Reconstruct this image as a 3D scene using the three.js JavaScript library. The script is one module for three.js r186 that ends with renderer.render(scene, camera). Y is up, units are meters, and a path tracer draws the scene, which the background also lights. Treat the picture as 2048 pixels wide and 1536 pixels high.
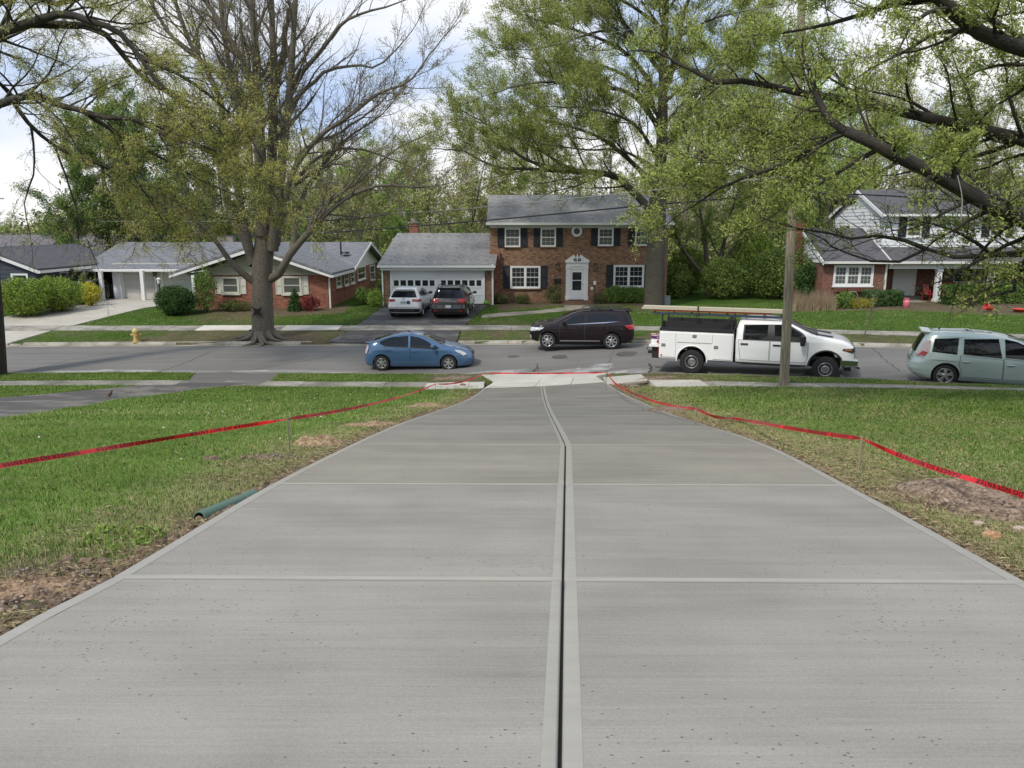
import * as THREE from 'three';
import { mergeGeometries } from 'three/addons/utils/BufferGeometryUtils.js';
import { RoundedBoxGeometry } from 'three/addons/geometries/RoundedBoxGeometry.js';
import { Brush, Evaluator, SUBTRACTION } from 'three-bvh-csg';

// ------------------------------------------------------------------ camera, sky, sun, exposure
const FPX = 1538, PITCH = 11.5 * Math.PI / 180, EYE = 1.55;
const scene = new THREE.Scene();
const camera = new THREE.PerspectiveCamera(2 * Math.atan(768 / FPX) * 180 / Math.PI, 4 / 3, 0.1, 3000);
camera.position.set(0, EYE, 0);
camera.rotation.x = -PITCH;
const renderer = new THREE.WebGLRenderer({ antialias: true });
renderer.toneMapping = THREE.LinearToneMapping;
renderer.toneMappingExposure = 1.1;
renderer.shadowMap.enabled = true;

function rng(seed) { let s = seed | 0; return () => { s = (s + 0x6d2b79f5) | 0; let t = Math.imul(s ^ (s >>> 15), 1 | s); t = (t + Math.imul(t ^ (t >>> 7), 61 | t)) ^ t; return ((t ^ (t >>> 14)) >>> 0) / 4294967296; }; }
function hash2(x, y, s = 0) { let h = Math.imul(x | 0, 374761393) + Math.imul(y | 0, 668265263) + Math.imul(s | 0, 974634777); h = Math.imul(h ^ (h >>> 13), 1274126177); return ((h ^ (h >>> 16)) >>> 0) / 4294967296; }
const sm = (t) => t * t * (3 - 2 * t), lerp = (a, b, t) => a + (b - a) * t, clamp = (x, a = 0, b = 1) => Math.min(b, Math.max(a, x));
const sstep = (a, b, x) => sm(clamp((x - a) / (b - a)));
function vnoise(x, y, s = 0, px = 0, py = 0) {   // value noise, tileable with periods px, py
  const xi = Math.floor(x), yi = Math.floor(y), fx = sm(x - xi), fy = sm(y - yi);
  const m = (a, p) => (p ? ((a % p) + p) % p : a);
  const a = hash2(m(xi, px), m(yi, py), s), b = hash2(m(xi + 1, px), m(yi, py), s), c = hash2(m(xi, px), m(yi + 1, py), s), d = hash2(m(xi + 1, px), m(yi + 1, py), s);
  return lerp(lerp(a, b, fx), lerp(c, d, fx), fy);
}
function fbm(x, y, oct = 4, s = 0, px = 0, py = 0) { let v = 0, a = 0.5, n = 0; for (let i = 0; i < oct; i++) { v += a * vnoise(x, y, s + i * 17, px, py); n += a; a *= 0.5; x *= 2; y *= 2; px *= 2; py *= 2; } return v / n; }

{ // a bright, thinly overcast spring sky: white cloud with soft blue gaps
  const w = 1024, h = 512, data = new Float32Array(w * h * 4);
  for (let j = 0; j < h; j++) for (let i = 0; i < w; i++) {
    const el = (j / (h - 1) - 0.5) * Math.PI, az = i / w * 2 * Math.PI, o = (j * w + i) * 4;
    const y = Math.sin(el), k = 1 / (Math.max(y, 0) + 0.28), X = Math.cos(az) * Math.cos(el) * k, Z = Math.sin(az) * Math.cos(el) * k;
    const n = fbm(X * 1.7 + 11, Z * 1.7 + 5, 6, 3), n2 = fbm(X * 0.8 + 31, Z * 0.8 + 9, 5, 8);
    const c = sstep(0.40, 0.64, n * 0.62 + n2 * 0.38 + 0.08 * (1 - clamp(y * 1.6)));
    const blue = [0.50, 0.64, 0.90], cloud = [1.0, 1.0, 1.0];
    const shade = 0.94 + 0.10 * fbm(X * 3 + 3, Z * 3 + 70, 4, 21);
    for (let q = 0; q < 3; q++) data[o + q] = el < 0 ? 0.2 : 0.98 * lerp(blue[q], cloud[q] * shade, c);
    data[o + 3] = 1;
  }
  const t = new THREE.DataTexture(data, w, h, THREE.RGBAFormat, THREE.FloatType);
  t.mapping = THREE.EquirectangularReflectionMapping; t.magFilter = THREE.LinearFilter; t.minFilter = THREE.LinearFilter; t.wrapS = THREE.RepeatWrapping; t.needsUpdate = true;
  scene.background = t; scene.environment = t;
}
const sun = new THREE.DirectionalLight(new THREE.Color(1, 0.93, 0.82), 2.7);
sun.position.set(-45, 75, 22); sun.target.position.set(0, -3, -35);
sun.castShadow = true; sun.shadow.radius = 16; sun.shadow.mapSize.set(4096, 4096);
Object.assign(sun.shadow.camera, { left: -70, right: 70, top: 70, bottom: -70, near: 1, far: 260 });
scene.add(sun, sun.target);

// ------------------------------------------------------------------ bookkeeping
const used = new Map();
function numbered(n) { const k = used.get(n) ?? 0; used.set(n, k + 1); return k ? n + '_' + String(k).padStart(3, '0') : n; }
const V = (x, y, z) => new THREE.Vector3(x, y, z);
function shadows(o) { o.castShadow = o.receiveShadow = true; return o; }
function mesh(name, g, m, parent) { const o = shadows(new THREE.Mesh(g, m)); o.name = parent ? name : numbered(name); (parent ?? scene).add(o); return o; }
function tag(o, label, category, group, kind) { o.userData.label = label; if (category) o.userData.category = category; if (group) o.userData.group = group; if (kind) o.userData.kind = kind; return o; }
function thing(name, label, category, pos = [0, 0, 0], turn = 0, group) { const o = new THREE.Group(); o.name = numbered(name); o.position.set(...pos); o.rotation.y = turn; scene.add(o); return tag(o, label, category, group); }
function structure(name, g, m, label) { const o = g ? mesh(name, g, m) : (() => { const q = new THREE.Group(); q.name = numbered(name); scene.add(q); return q; })(); o.userData.kind = 'structure'; if (label) o.userData.label = label; return o; }
function part(name, parent) { const o = new THREE.Group(); o.name = name; parent.add(o); return o; }
const merge = (list) => mergeGeometries(list.map((g) => { const q = g.index ? g.toNonIndexed() : g; for (const k of Object.keys(q.attributes)) if (!['position', 'normal', 'uv'].includes(k)) q.deleteAttribute(k); if (!q.attributes.uv) q.setAttribute('uv', new THREE.BufferAttribute(new Float32Array(q.attributes.position.count * 2), 2)); return q; }));

// ------------------------------------------------------------------ textures and materials
const toS = (c) => { c = clamp(c); return Math.round(255 * (c <= 0.0031308 ? 12.92 * c : 1.055 * Math.pow(c, 1 / 2.4) - 0.055)); };
function tex(n, fn, { srgb = true, w = n, h = n, rep = 1 } = {}) {
  const data = new Uint8Array(w * h * 4);
  for (let j = 0; j < h; j++) for (let i = 0; i < w; i++) {
    const c = fn(i / w, j / h, i, j), o = (j * w + i) * 4;
    if (srgb) { data[o] = toS(c[0]); data[o + 1] = toS(c[1]); data[o + 2] = toS(c[2]); } else data[o] = data[o + 1] = data[o + 2] = Math.round(255 * clamp(c));
    data[o + 3] = 255;
  }
  const t = new THREE.DataTexture(data, w, h); t.wrapS = t.wrapT = THREE.RepeatWrapping; t.magFilter = THREE.LinearFilter; t.minFilter = THREE.LinearMipmapLinearFilter; t.generateMipmaps = true;
  if (srgb) t.colorSpace = THREE.SRGBColorSpace; t.repeat.set(rep, rep); t.needsUpdate = true; return t;
}
const mul = (c, k) => [c[0] * k, c[1] * k, c[2] * k], mix3 = (a, b, t) => [lerp(a[0], b[0], t), lerp(a[1], b[1], t), lerp(a[2], b[2], t)];
const col = (r, g, b) => new THREE.Color().setRGB(r, g, b);
function mat(c, rough = 0.7, o = {}) { const m = new THREE.MeshStandardMaterial({ color: Array.isArray(c) ? col(...c) : c, roughness: rough, ...o }); return m; }
const tinted = (m, r, g = r, b = r) => { const q = m.clone(); q.color = col(r, g, b); return q; };

// broomed concrete, 2 m a side; streaks run along u, pits and sand grain
const concreteTex = tex(2048, (u, v, i, j) => {
  const streak = vnoise(u * 9, v * 440, 5, 9, 440) * 0.5 + vnoise(u * 5, v * 60, 6, 5, 60) * 0.5, grain = hash2(i, j, 3), speck = vnoise(u * 700, v * 700, 8, 700, 700), big = fbm(u * 3, v * 9, 3, 9, 3, 9), zone = vnoise(u * 4, v * 5, 12, 4, 5);
  let k = 0.86 + 0.16 * (streak - 0.5) + 0.26 * (grain - 0.5) + 0.12 * (speck - 0.5) + 0.26 * (big - 0.5) + 0.12 * (zone - 0.5) + 0.10 * (fbm(u * 14, v * 10, 2, 77, 14, 10) - 0.5);
  const gx = Math.floor(u * 230), gy = Math.floor(v * 300), pit = hash2(gx, gy, 31);
  if (pit > 0.9985 - 0.026 * sstep(0.45, 0.85, zone)) { const dx = u * 230 - gx - 0.5, dy = v * 300 - gy - 0.5; if (dx * dx + dy * dy * 2 < 0.06 + 0.12 * hash2(gy, gx, 5)) k *= 0.34; }
  return mul([0.288, 0.272, 0.236], k / 0.86);
}, { rep: 0.25 });
const concreteBump = tex(512, (u, v, i, j) => 0.5 + 0.5 * (vnoise(u * 6, v * 200, 5, 6, 200) - 0.5) + 0.3 * (hash2(i, j, 3) - 0.5), { srgb: false, rep: 0.5 });
const M = {};
M.concrete = new THREE.MeshPhysicalMaterial({ specularIntensity: 0.35, map: concreteTex, bumpMap: concreteBump, bumpScale: 0.002, roughness: 0.85 });
const smoothTex = tex(512, (u, v, i, j) => mul([0.36, 0.342, 0.30], 0.92 + 0.14 * (fbm(u * 4, v * 24, 4, 41, 4, 24) - 0.5) + 0.07 * hash2(i, j, 4)), { rep: 1 });
M.troweled = new THREE.MeshPhysicalMaterial({ specularIntensity: 0.4, map: smoothTex, roughness: 0.7 });
const whiteTex = tex(512, (u, v, i, j) => mul([0.52, 0.495, 0.43], 0.86 + 0.3 * (fbm(u * 5, v * 7, 5, 51, 5, 7) - 0.5) + 0.08 * hash2(i, j, 4)), { rep: 0.4 });
M.newConcrete = new THREE.MeshStandardMaterial({ map: whiteTex, roughness: 0.85 });
const oldTex = tex(512, (u, v, i, j) => { const b = fbm(u * 4, v * 4, 5, 61, 4, 4), s = fbm(u * 24, v * 24, 3, 62, 24, 24); return mul(mix3([0.30, 0.28, 0.24], [0.17, 0.16, 0.13], sstep(0.35, 0.7, b * 0.7 + s * 0.3)), 0.85 + 0.3 * hash2(i, j, 4)); }, { rep: 0.4 });
M.oldConcrete = new THREE.MeshStandardMaterial({ map: oldTex, roughness: 0.9 });
const roadTex = tex(1024, (u, v, i, j) => {
  const b = fbm(u * 3, v * 3, 5, 71, 3, 3), st = fbm(u * 2, v * 26, 3, 72, 2, 26), g = hash2(i, j, 5);
  let k = 0.74 + 0.3 * (b - 0.5) + 0.22 * (st - 0.5) + 0.30 * g; return mul([0.20, 0.191, 0.178], k);
}, { rep: 0.125 });
M.road = new THREE.MeshPhysicalMaterial({ specularIntensity: 0.3, map: roadTex, roughness: 0.85 });
const asphaltTex = tex(512, (u, v, i, j) => { const b = fbm(u * 5, v * 5, 5, 81, 5, 5); return mul(mix3([0.055, 0.054, 0.054], [0.12, 0.115, 0.107], sstep(0.45, 0.72, b)), 0.7 + 0.6 * hash2(i, j, 6)); }, { rep: 0.25 });
M.asphalt = new THREE.MeshStandardMaterial({ map: asphaltTex, roughness: 0.88 });
function brickTex(tones, mortar, seed) { // 1.63 m by 1.62 m: 8 stretchers by 24 courses
  const nx = 8, ny = 24;
  return tex(1024, (u, v) => {
    const row = Math.floor(v * ny), uu = u * nx + (row % 2 ? 0.5 : 0), cx = Math.floor(uu), fx = uu - cx, fy = v * ny - row;
    if (fx < 0.045 || fx > 0.955 || fy < 0.12) return mul(mortar, 0.85 + 0.3 * hash2(Math.floor(u * 600), Math.floor(v * 600), seed));
    const r = hash2(((cx % nx) + nx) % nx, row, seed), t = tones[Math.floor(r * tones.length)], k = 0.82 + 0.3 * hash2(cx % nx, row, seed + 9) + 0.2 * (vnoise(u * 200, v * 200, seed, 200, 200) - 0.5);
    return mul(t, k);
  }, { rep: 0.613 });
}
M.brickBrown = new THREE.MeshStandardMaterial({ map: brickTex([[0.27, 0.135, 0.07], [0.22, 0.10, 0.052], [0.30, 0.165, 0.09], [0.24, 0.12, 0.062], [0.27, 0.15, 0.082], [0.18, 0.08, 0.045], [0.095, 0.052, 0.038]], [0.27, 0.23, 0.18], 101), roughness: 0.92 });
M.brickRed = new THREE.MeshStandardMaterial({ map: brickTex([[0.27, 0.085, 0.045], [0.22, 0.065, 0.038], [0.29, 0.10, 0.06], [0.20, 0.06, 0.04], [0.25, 0.09, 0.055], [0.33, 0.13, 0.085]], [0.26, 0.19, 0.15], 111), roughness: 0.92 });
M.brickDark = new THREE.MeshStandardMaterial({ map: brickTex([[0.20, 0.075, 0.048], [0.16, 0.058, 0.04], [0.22, 0.09, 0.06], [0.13, 0.048, 0.034]], [0.24, 0.19, 0.155], 121), roughness: 0.92 });
function shingleTex(base, seed, streak) { // 2 m a side, 14 courses
  const ny = 14, nx = 10;
  return tex(512, (u, v, i, j) => {
    const row = Math.floor(v * ny), fy = v * ny - row, uu = u * nx + hash2(row, 3, seed), cx = Math.floor(uu);
    let k = 0.8 + 0.34 * hash2(((cx % nx) + nx) % nx, row, seed + 5) + 0.24 * (hash2(i, j, seed) - 0.5) + streak * (fbm(u * 4, v * 3, 4, seed + 3, 4, 3) - 0.5);
    if (fy < 0.16) k *= 0.62; if (uu - cx < 0.05) k *= 0.75; return mul(base, k);
  }, { rep: 0.5 });
}
M.shingleGrey = new THREE.MeshStandardMaterial({ map: shingleTex([0.235, 0.235, 0.232], 131, 0.5), roughness: 0.92 });
M.shingleBlue = new THREE.MeshStandardMaterial({ map: shingleTex([0.185, 0.19, 0.205], 141, 0.3), roughness: 0.92 });
M.shingleDark = new THREE.MeshStandardMaterial({ map: shingleTex([0.095, 0.093, 0.10], 151, 0.3), roughness: 0.92 });
M.shingleOrange = new THREE.MeshStandardMaterial({ map: shingleTex([0.46, 0.27, 0.14], 161, 0.3), roughness: 0.92 });
function barkTex(a, b, seed, moss) {
  return tex(512, (u, v, i, j) => {
    const w = u * 14 + 1.2 * (fbm(u * 6, v * 5, 3, seed, 6, 5) - 0.5) * 4, r = Math.abs(((w % 1) + 1) % 1 - 0.5) * 2, f = fbm(u * 40, v * 14, 4, seed + 1, 40, 14);
    const k = clamp(0.55 * r + 0.6 * f - 0.05); let c = mix3(b, a, sstep(0.25, 0.75, k)); if (moss) c = mix3(c, [0.11, 0.12, 0.05], moss * sstep(0.5, 0.7, fbm(u * 5, v * 5, 4, seed + 4, 5, 5)));
    return mul(c, 0.85 + 0.3 * hash2(i, j, seed));
  });
}
M.barkGrey = new THREE.MeshStandardMaterial({ map: barkTex([0.19, 0.165, 0.135], [0.07, 0.058, 0.046], 171, 0.2), roughness: 0.95 });
M.barkOak = new THREE.MeshStandardMaterial({ map: barkTex([0.125, 0.11, 0.09], [0.05, 0.043, 0.036], 181, 0.35), roughness: 0.95 });
M.barkDark = new THREE.MeshStandardMaterial({ map: barkTex([0.055, 0.047, 0.038], [0.02, 0.017, 0.015], 191, 0.55), roughness: 0.95 });
M.poleWood = new THREE.MeshStandardMaterial({ map: tex(512, (u, v, i, j) => { const g = fbm(u * 60, v * 3, 4, 201, 60, 3), c = vnoise(u * 90, v * 2, 202, 90, 2); return mul(mix3([0.30, 0.265, 0.20], [0.17, 0.145, 0.105], sstep(0.4, 0.75, g)), (c > 0.86 ? 0.45 : 1) * (0.85 + 0.3 * hash2(i, j, 7))); }), roughness: 0.95 });
const grainTex = tex(512, (u, v, i, j) => { const f = fbm(u * 30, v * 30, 4, 211, 30, 30), b = fbm(u * 4, v * 4, 4, 212, 4, 4); const k = 0.55 + 0.5 * f + 0.35 * b + 0.25 * (hash2(i, j, 8) - 0.5); return [k * 0.82, k * 0.82, k * 0.82]; }, { rep: 0.5 });
M.ground = new THREE.MeshPhysicalMaterial({ specularIntensity: 0.1, map: grainTex, bumpMap: grainTex, bumpScale: 0.03, vertexColors: true, roughness: 0.97 });
const dirtTex = tex(512, (u, v, i, j) => { const f = fbm(u * 14, v * 14, 5, 221, 14, 14), p = vnoise(u * 70, v * 70, 222, 70, 70); return mul(mix3([0.105, 0.07, 0.046], [0.27, 0.20, 0.14], sstep(0.3, 0.75, f * 0.6 + p * 0.4)), 0.8 + 0.4 * hash2(i, j, 9)); }, { rep: 1 });
M.dirt = new THREE.MeshStandardMaterial({ map: dirtTex, roughness: 1 });
M.strawDirt = tinted(M.dirt, 1.5, 1.45, 1.2);
M.white = mat([0.74, 0.75, 0.74], 0.55); M.offWhite = mat([0.66, 0.66, 0.62], 0.6); M.cream = mat([0.55, 0.55, 0.47], 0.6); M.siding = mat([0.74, 0.76, 0.78], 0.55); M.olive = mat([0.33, 0.33, 0.25], 0.7);
M.black = mat([0.018, 0.018, 0.02], 0.5); M.shutter = mat([0.016, 0.017, 0.026], 0.55); M.rubber = mat([0.016, 0.016, 0.017], 0.85); M.navy = mat([0.035, 0.045, 0.065], 0.6); M.plasticDark = mat([0.03, 0.03, 0.032], 0.6);
M.glass = new THREE.MeshPhysicalMaterial({ color: col(0.02, 0.024, 0.026), roughness: 0.06, specularIntensity: 1, ior: 1.5 });
M.glassCurtain = new THREE.MeshPhysicalMaterial({ color: col(0.10, 0.105, 0.10), roughness: 0.1, ior: 1.5 });
M.carGlass = new THREE.MeshPhysicalMaterial({ color: col(0.008, 0.009, 0.010), roughness: 0.02, ior: 1.5 });
M.alloy = mat([0.62, 0.62, 0.62], 0.28, { metalness: 0.9 }); M.chrome = mat([0.75, 0.75, 0.75], 0.12, { metalness: 1 }); M.steel = mat([0.35, 0.34, 0.33], 0.45, { metalness: 0.8 });
M.red = mat([0.42, 0.02, 0.02], 0.4); M.pink = mat([0.62, 0.17, 0.22], 0.5);
const paint = (r, g, b, metal = 0.0, rough = 0.35) => new THREE.MeshPhysicalMaterial({ color: col(r, g, b), metalness: metal, roughness: rough, clearcoat: 1, clearcoatRoughness: 0.04 });
const lens = (r, g, b) => new THREE.MeshPhysicalMaterial({ color: col(r, g, b), roughness: 0.12, clearcoat: 1, clearcoatRoughness: 0.03 });
M.tail = lens(0.34, 0.012, 0.014); M.head = lens(0.55, 0.57, 0.58); M.amber = lens(0.5, 0.14, 0.02);

// ------------------------------------------------------------------ photo pixel to place: W at a known distance, GP on the ground
const cP = Math.cos(PITCH), sP = Math.sin(PITCH);
function W(px, py, d) { const v = py - 768, s = d / (FPX * cP - v * sP); return V((px - 1024) * s, EYE - (FPX * sP + v * cP) * s, -d); }
function curve(list) { return (x) => { let i = 0; while (i < list.length - 2 && x > list[i + 1][0]) i++; const [a, b] = list[i], [c, e] = list[i + 1]; return lerp(b, e, (x - a) / (c - a)); }; }
function scurve(list) { const n = list.length; return (x) => { if (x <= list[0][0]) return list[0][1] + (x - list[0][0]) * (list[1][1] - list[0][1]) / (list[1][0] - list[0][0]); if (x >= list[n - 1][0]) return list[n - 1][1] + (x - list[n - 1][0]) * (list[n - 1][1] - list[n - 2][1]) / (list[n - 1][0] - list[n - 2][0]);
  let i = 0; while (i < n - 2 && x > list[i + 1][0]) i++; const m = (k) => { const a = list[Math.max(0, k - 1)], b = list[Math.min(n - 1, k + 1)]; return (b[1] - a[1]) / (b[0] - a[0]); }; const [x0, y0] = list[i], [x1, y1] = list[i + 1], h = x1 - x0, t = (x - x0) / h, t2 = t * t, t3 = t2 * t; return (2 * t3 - 3 * t2 + 1) * y0 + (t3 - 2 * t2 + t) * h * m(i) + (-2 * t3 + 3 * t2) * y1 + (t3 - t2) * h * m(i + 1); }; }
const prof = scurve([[-12, 1.2], [-4, 0.45], [0, 0], [2.4, -0.32], [4.35, -0.57], [7.4, -1.01], [10.45, -1.47], [13.5, -2.0], [16.55, -2.55], [19.6, -3.08], [22.65, -3.55], [25.7, -3.85], [29, -3.95], [34, -4.0]]);
const kerbNear = scurve([[-60, 31], [-30, 30.5], [-15, 30.3], [-5, 29.7], [0, 28.9], [3, 27.9], [6.2, 26.2], [10.2, 24.2], [13.1, 22.5], [17, 20.4], [25, 16], [40, 8]]);
const kerbFar = scurve([[-60, 38.2], [-30, 37.7], [-15, 37.4], [-5, 36.9], [0, 36.5], [6, 35.3], [10, 33.8], [14.4, 31.5], [17, 29.8], [25, 25], [40, 16]]);
const elevNear = scurve([[-60, -4.7], [-30, -4.4], [-15, -4.22], [-5, -4.16], [0, -4.0], [3, -3.8], [6.2, -3.5], [10.2, -3.33], [13.1, -3.22], [20, -2.8], [30, -2.2], [50, -1.3]]);
const elevFar = scurve([[-60, -4.5], [-30, -4.22], [-15, -4.1], [-5, -4.0], [0, -3.9], [6, -3.7], [14.4, -3.26], [17, -3.1], [25, -2.65], [40, -1.8]]);
const elevHouse = scurve([[-60, -3.6], [-30, -3.3], [-15, -3.28], [0, -3.2], [10, -3.13], [20, -2.83], [30, -2.6], [60, -2]]);
function G(x, d) {
  const dn = kerbNear(x), df = kerbFar(x);
  if (d < dn) { const c = elevNear(x) + 0.1 + 0.12 * sstep(7, 13, x) - prof(dn); return prof(d) + c * Math.pow(sstep(dn - 13, dn, d), 1.4) + (x > 6 ? 0.012 * (x - 6) * sstep(4, 12, d) * (1 - sstep(dn - 8, dn, d)) : 0); }
  if (d <= df) { const t = (d - dn) / (df - dn); return lerp(elevNear(x), elevFar(x), t) + 0.06 * (1 - (2 * t - 1) ** 2); }
  const e = elevFar(x) + 0.1, h = elevHouse(x), t = clamp((d - df) / (47 - df));
  return lerp(e, h, Math.pow(t, 0.92)) + Math.max(0, d - 90) * 0.012;
}
function GP(px, py) { let a = 1; const f = (d) => { const p = W(px, py, d); return p.y - G(p.x, d); }; while (a < 300 && f(a) > 0) a += 0.4; let lo = a - 0.4, hi = a; for (let i = 0; i < 24; i++) { const m = (lo + hi) / 2; if (f(m) > 0) lo = m; else hi = m; } const p = W(px, py, hi); return { x: p.x, d: hi, y: p.y }; }
const on = (x, d, dy = 0) => V(x, G(x, d) + dy, -d);
function inPoly(poly, x, y) { let r = false; for (let i = 0, j = poly.length - 1; i < poly.length; j = i++) { const [a, b] = poly[i], [c, e] = poly[j]; if ((b > y) !== (e > y) && x < (c - a) * (y - b) / (e - b) + a) r = !r; } return r; }
const groundPoly = (pts) => pts.map(([a, b]) => { const q = GP(a, b); return [q.x, q.d]; });

// ------------------------------------------------------------------ ground, drives, road, pavements
const driveL = scurve([[-6, -2.62], [0, -2.6], [3.5, -2.55], [4.35, -2.46], [7.2, -2.44], [10.4, -2.28], [14.9, -2.1], [20.3, -1.62], [25.7, -0.96]]);
const driveR = scurve([[-6, 2.7], [0, 2.85], [4.3, 3.1], [6.9, 3.33], [10.3, 3.58], [14, 3.6], [19.8, 3.6], [25.7, 3.2]]);
const driveC = curve([[-6, -0.44], [2.42, 0.17], [10.4, 0.75], [25.7, 1.04]]);
const DRIVE_END = 25.65;
const walkNear = (x) => kerbNear(x) - 2.55, walkFar = (x) => kerbFar(x) + 3.45;
const polyHouseDrive = groundPoly([[765, 615], [700, 661], [655, 684], [912, 686], [922, 657], [968, 616], [988, 604], [770, 604]]);
const polyLeftDrive = groundPoly([[-120, 668], [205, 599], [235, 594], [325, 596], [318, 612], [95, 664], [15, 691], [-120, 692]]);
const polyNearApron = groundPoly([[390, 746], [566, 746], [533, 768], [372, 768]]);
const polyNearPath = groundPoly([[372, 766], [505, 767], [400, 778], [230, 800], [0, 838], [-160, 862], [-160, 806], [0, 796], [150, 783], [270, 772]]);
const polyWalk = groundPoly([[965, 630], [1000, 626], [1080, 621], [1130, 615], [1128, 611], [1180, 611], [1180, 615], [1150, 621], [1090, 626], [990, 634], [962, 636]]);
const bedPolys = [[[985, 604], [1000, 622], [1120, 612], [1190, 610], [1300, 614], [1300, 600], [985, 600]], [[395, 622], [520, 634], [690, 626], [700, 612], [650, 610], [400, 612]], [[1640, 604], [1660, 622], [1800, 620], [2050, 632], [2050, 600], [1640, 596]]].map(groundPoly);
function paved(x, d) {
  const m = 0.12;
  if (d < DRIVE_END && x > driveL(d) + m && x < driveR(d) - m) return true;
  const dn = kerbNear(x), df = kerbFar(x);
  if (d > dn - 0.05 && d < df + 0.05) return true;
  if (Math.abs(d - walkNear(x)) < 0.55 || Math.abs(d - walkFar(x)) < 0.5) return true;
  if (d >= DRIVE_END - 0.3 && d < dn && x > -0.6 && x < 3.3) return true;
  return inPoly(polyHouseDrive, x, d) || inPoly(polyLeftDrive, x, d) || inPoly(polyNearApron, x, d) || inPoly(polyNearPath, x, d) || inPoly(polyWalk, x, d);
}
// how bare the soil is (0 lawn, 1 earth): disturbed strips beside the new concrete, tree roots, beds
const spots = [[915, 757, 1.3, 0.8], [870, 757, 0.8, 0.5], [1290, 757, 2.2, 0.75], [1350, 760, 1.6, 0.6], [1860, 775, 1.2, 0.45], [1250, 795, 0.9, 0.75], [1330, 822, 1.1, 0.8], [1430, 845, 1.0, 0.6], [840, 815, 0.9, 0.6], [745, 850, 0.9, 0.6], [640, 890, 0.8, 0.6], [500, 925, 0.6, 0.5], [90, 1165, 0.5, 0.85], [20, 1190, 0.4, 0.75], [170, 1145, 0.4, 0.6], [330, 1030, 0.5, 0.4], [480, 965, 0.5, 0.5], [1900, 985, 0.9, 0.9], [2010, 1010, 0.7, 0.9], [1660, 925, 0.5, 0.4], [530, 690, 3.2, 0.95], [400, 680, 2.2, 0.7], [300, 685, 1.4, 0.8], [620, 683, 2.0, 0.8], [500, 622, 3, 0.7], [1000, 655, 2.0, 0.45], [1750, 685, 1.6, 0.6], [1830, 682, 1.6, 0.5], [1000, 680, 2.5, 0.35], [1310, 617, 1.6, 0.6]].map(([a, b, r, k]) => { const q = GP(a, b); return [q.x, q.d, r, k]; });
function bare(x, d) {
  const n = fbm(x * 1.3, d * 1.3, 4, 301), n2 = fbm(x * 5, d * 5, 3, 302);
  let b = 0;
  if (d < DRIVE_END + 0.5) { const e = Math.min(Math.abs(x - driveL(d)), Math.abs(x - driveR(d))); const lft = x < 0; b = Math.max(b, (1 - sstep(0.02, (lft ? 0.16 : 0.08) + (lft ? 0.55 : 0.42) * n, e)) * 0.95); }
  for (const [sx, sd, r, k] of spots) { const q = Math.hypot(x - sx, (d - sd) * 0.85) / r; if (q < 1.6) b = Math.max(b, k * (1 - sstep(0.45, 1.35, q + 1.1 * (n - 0.5) + 0.5 * (n2 - 0.5)))); }
  const dn = kerbNear(x), df = kerbFar(x);
  if (d < dn + 0.3 && d > dn - 1.1 && x > 3) b = Math.max(b, 0.6 * sstep(0.45, 0.65, n));
  if (d > df && d < df + 2.8) b = Math.max(b, sstep(0.42, 0.62, n) * (x < 20 && x > -18 ? 0.75 : 0.3));
  for (const p of bedPolys) if (inPoly(p, x, d)) b = Math.max(b, 0.9);
  return clamp(b);
}
const dry = (x, d) => clamp((x > 3 && d < 27 ? 0.30 * (1 - sstep(5, 11, x)) : 0) + 0.9 * (fbm(x * 0.35, d * 0.35, 4, 311) - 0.55) + (d < DRIVE_END ? 0.8 * (1 - sstep(0.2, 2.0, Math.min(Math.abs(x - driveL(d)), Math.abs(x - driveR(d))))) : 0));
{
  const steps = (spans) => { const a = []; for (const [from, to, s] of spans) for (let x = from; x < to - 1e-6; x += s) a.push(x); a.push(spans[spans.length - 1][1]); return a; };
  const xs = steps([[-900, -150, 75], [-150, -50, 8], [-50, -20, 1], [-20, 20, 0.25], [20, 40, 1], [40, 150, 8], [150, 900, 75]]), ds = steps([[-60, -8, 8], [-8, 0, 1], [0, 46, 0.25], [46, 75, 1], [75, 150, 7], [150, 900, 75]]);
  const nx = xs.length, nd = ds.length, pos = new Float32Array(nx * nd * 3), uv = new Float32Array(nx * nd * 2), cl = new Float32Array(nx * nd * 3), idx = [];
  for (let j = 0; j < nd; j++) for (let i = 0; i < nx; i++) {
    const x = xs[i], d = ds[j], k = j * nx + i, in_ = paved(x, d), b = bare(x, d), dr = dry(x, d);
    pos[k * 3] = x; pos[k * 3 + 2] = -d; pos[k * 3 + 1] = G(x, d) - (in_ ? 0.14 : 0) - (b > 0.8 && d < 26 ? 0.03 : 0) + (Math.abs(x) < 20 && d < 46 ? 0.035 * (fbm(x * 1.5, d * 1.5, 3, 321) - 0.5) : 0);
    uv[k * 2] = x; uv[k * 2 + 1] = d;
    const n = fbm(x * 0.6, d * 0.6, 4, 331); let c = mix3([0.070, 0.135, 0.022], [0.050, 0.105, 0.018], n); c = mix3(c, [0.185, 0.185, 0.07], dr * 0.8); c = mix3(c, [0.165, 0.125, 0.088], b);
    cl.set(c, k * 3);
    if (i < nx - 1 && j < nd - 1) idx.push(k, k + 1, k + nx, k + 1, k + nx + 1, k + nx);
  }
  const g = new THREE.BufferGeometry(); g.setAttribute('position', new THREE.BufferAttribute(pos, 3)); g.setAttribute('uv', new THREE.BufferAttribute(uv, 2)); g.setAttribute('color', new THREE.BufferAttribute(cl, 3)); g.setIndex(idx); g.computeVertexNormals();
  structure('ground', g, M.ground, 'sloping lawn and bare earth on both sides of the street');
}
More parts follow.
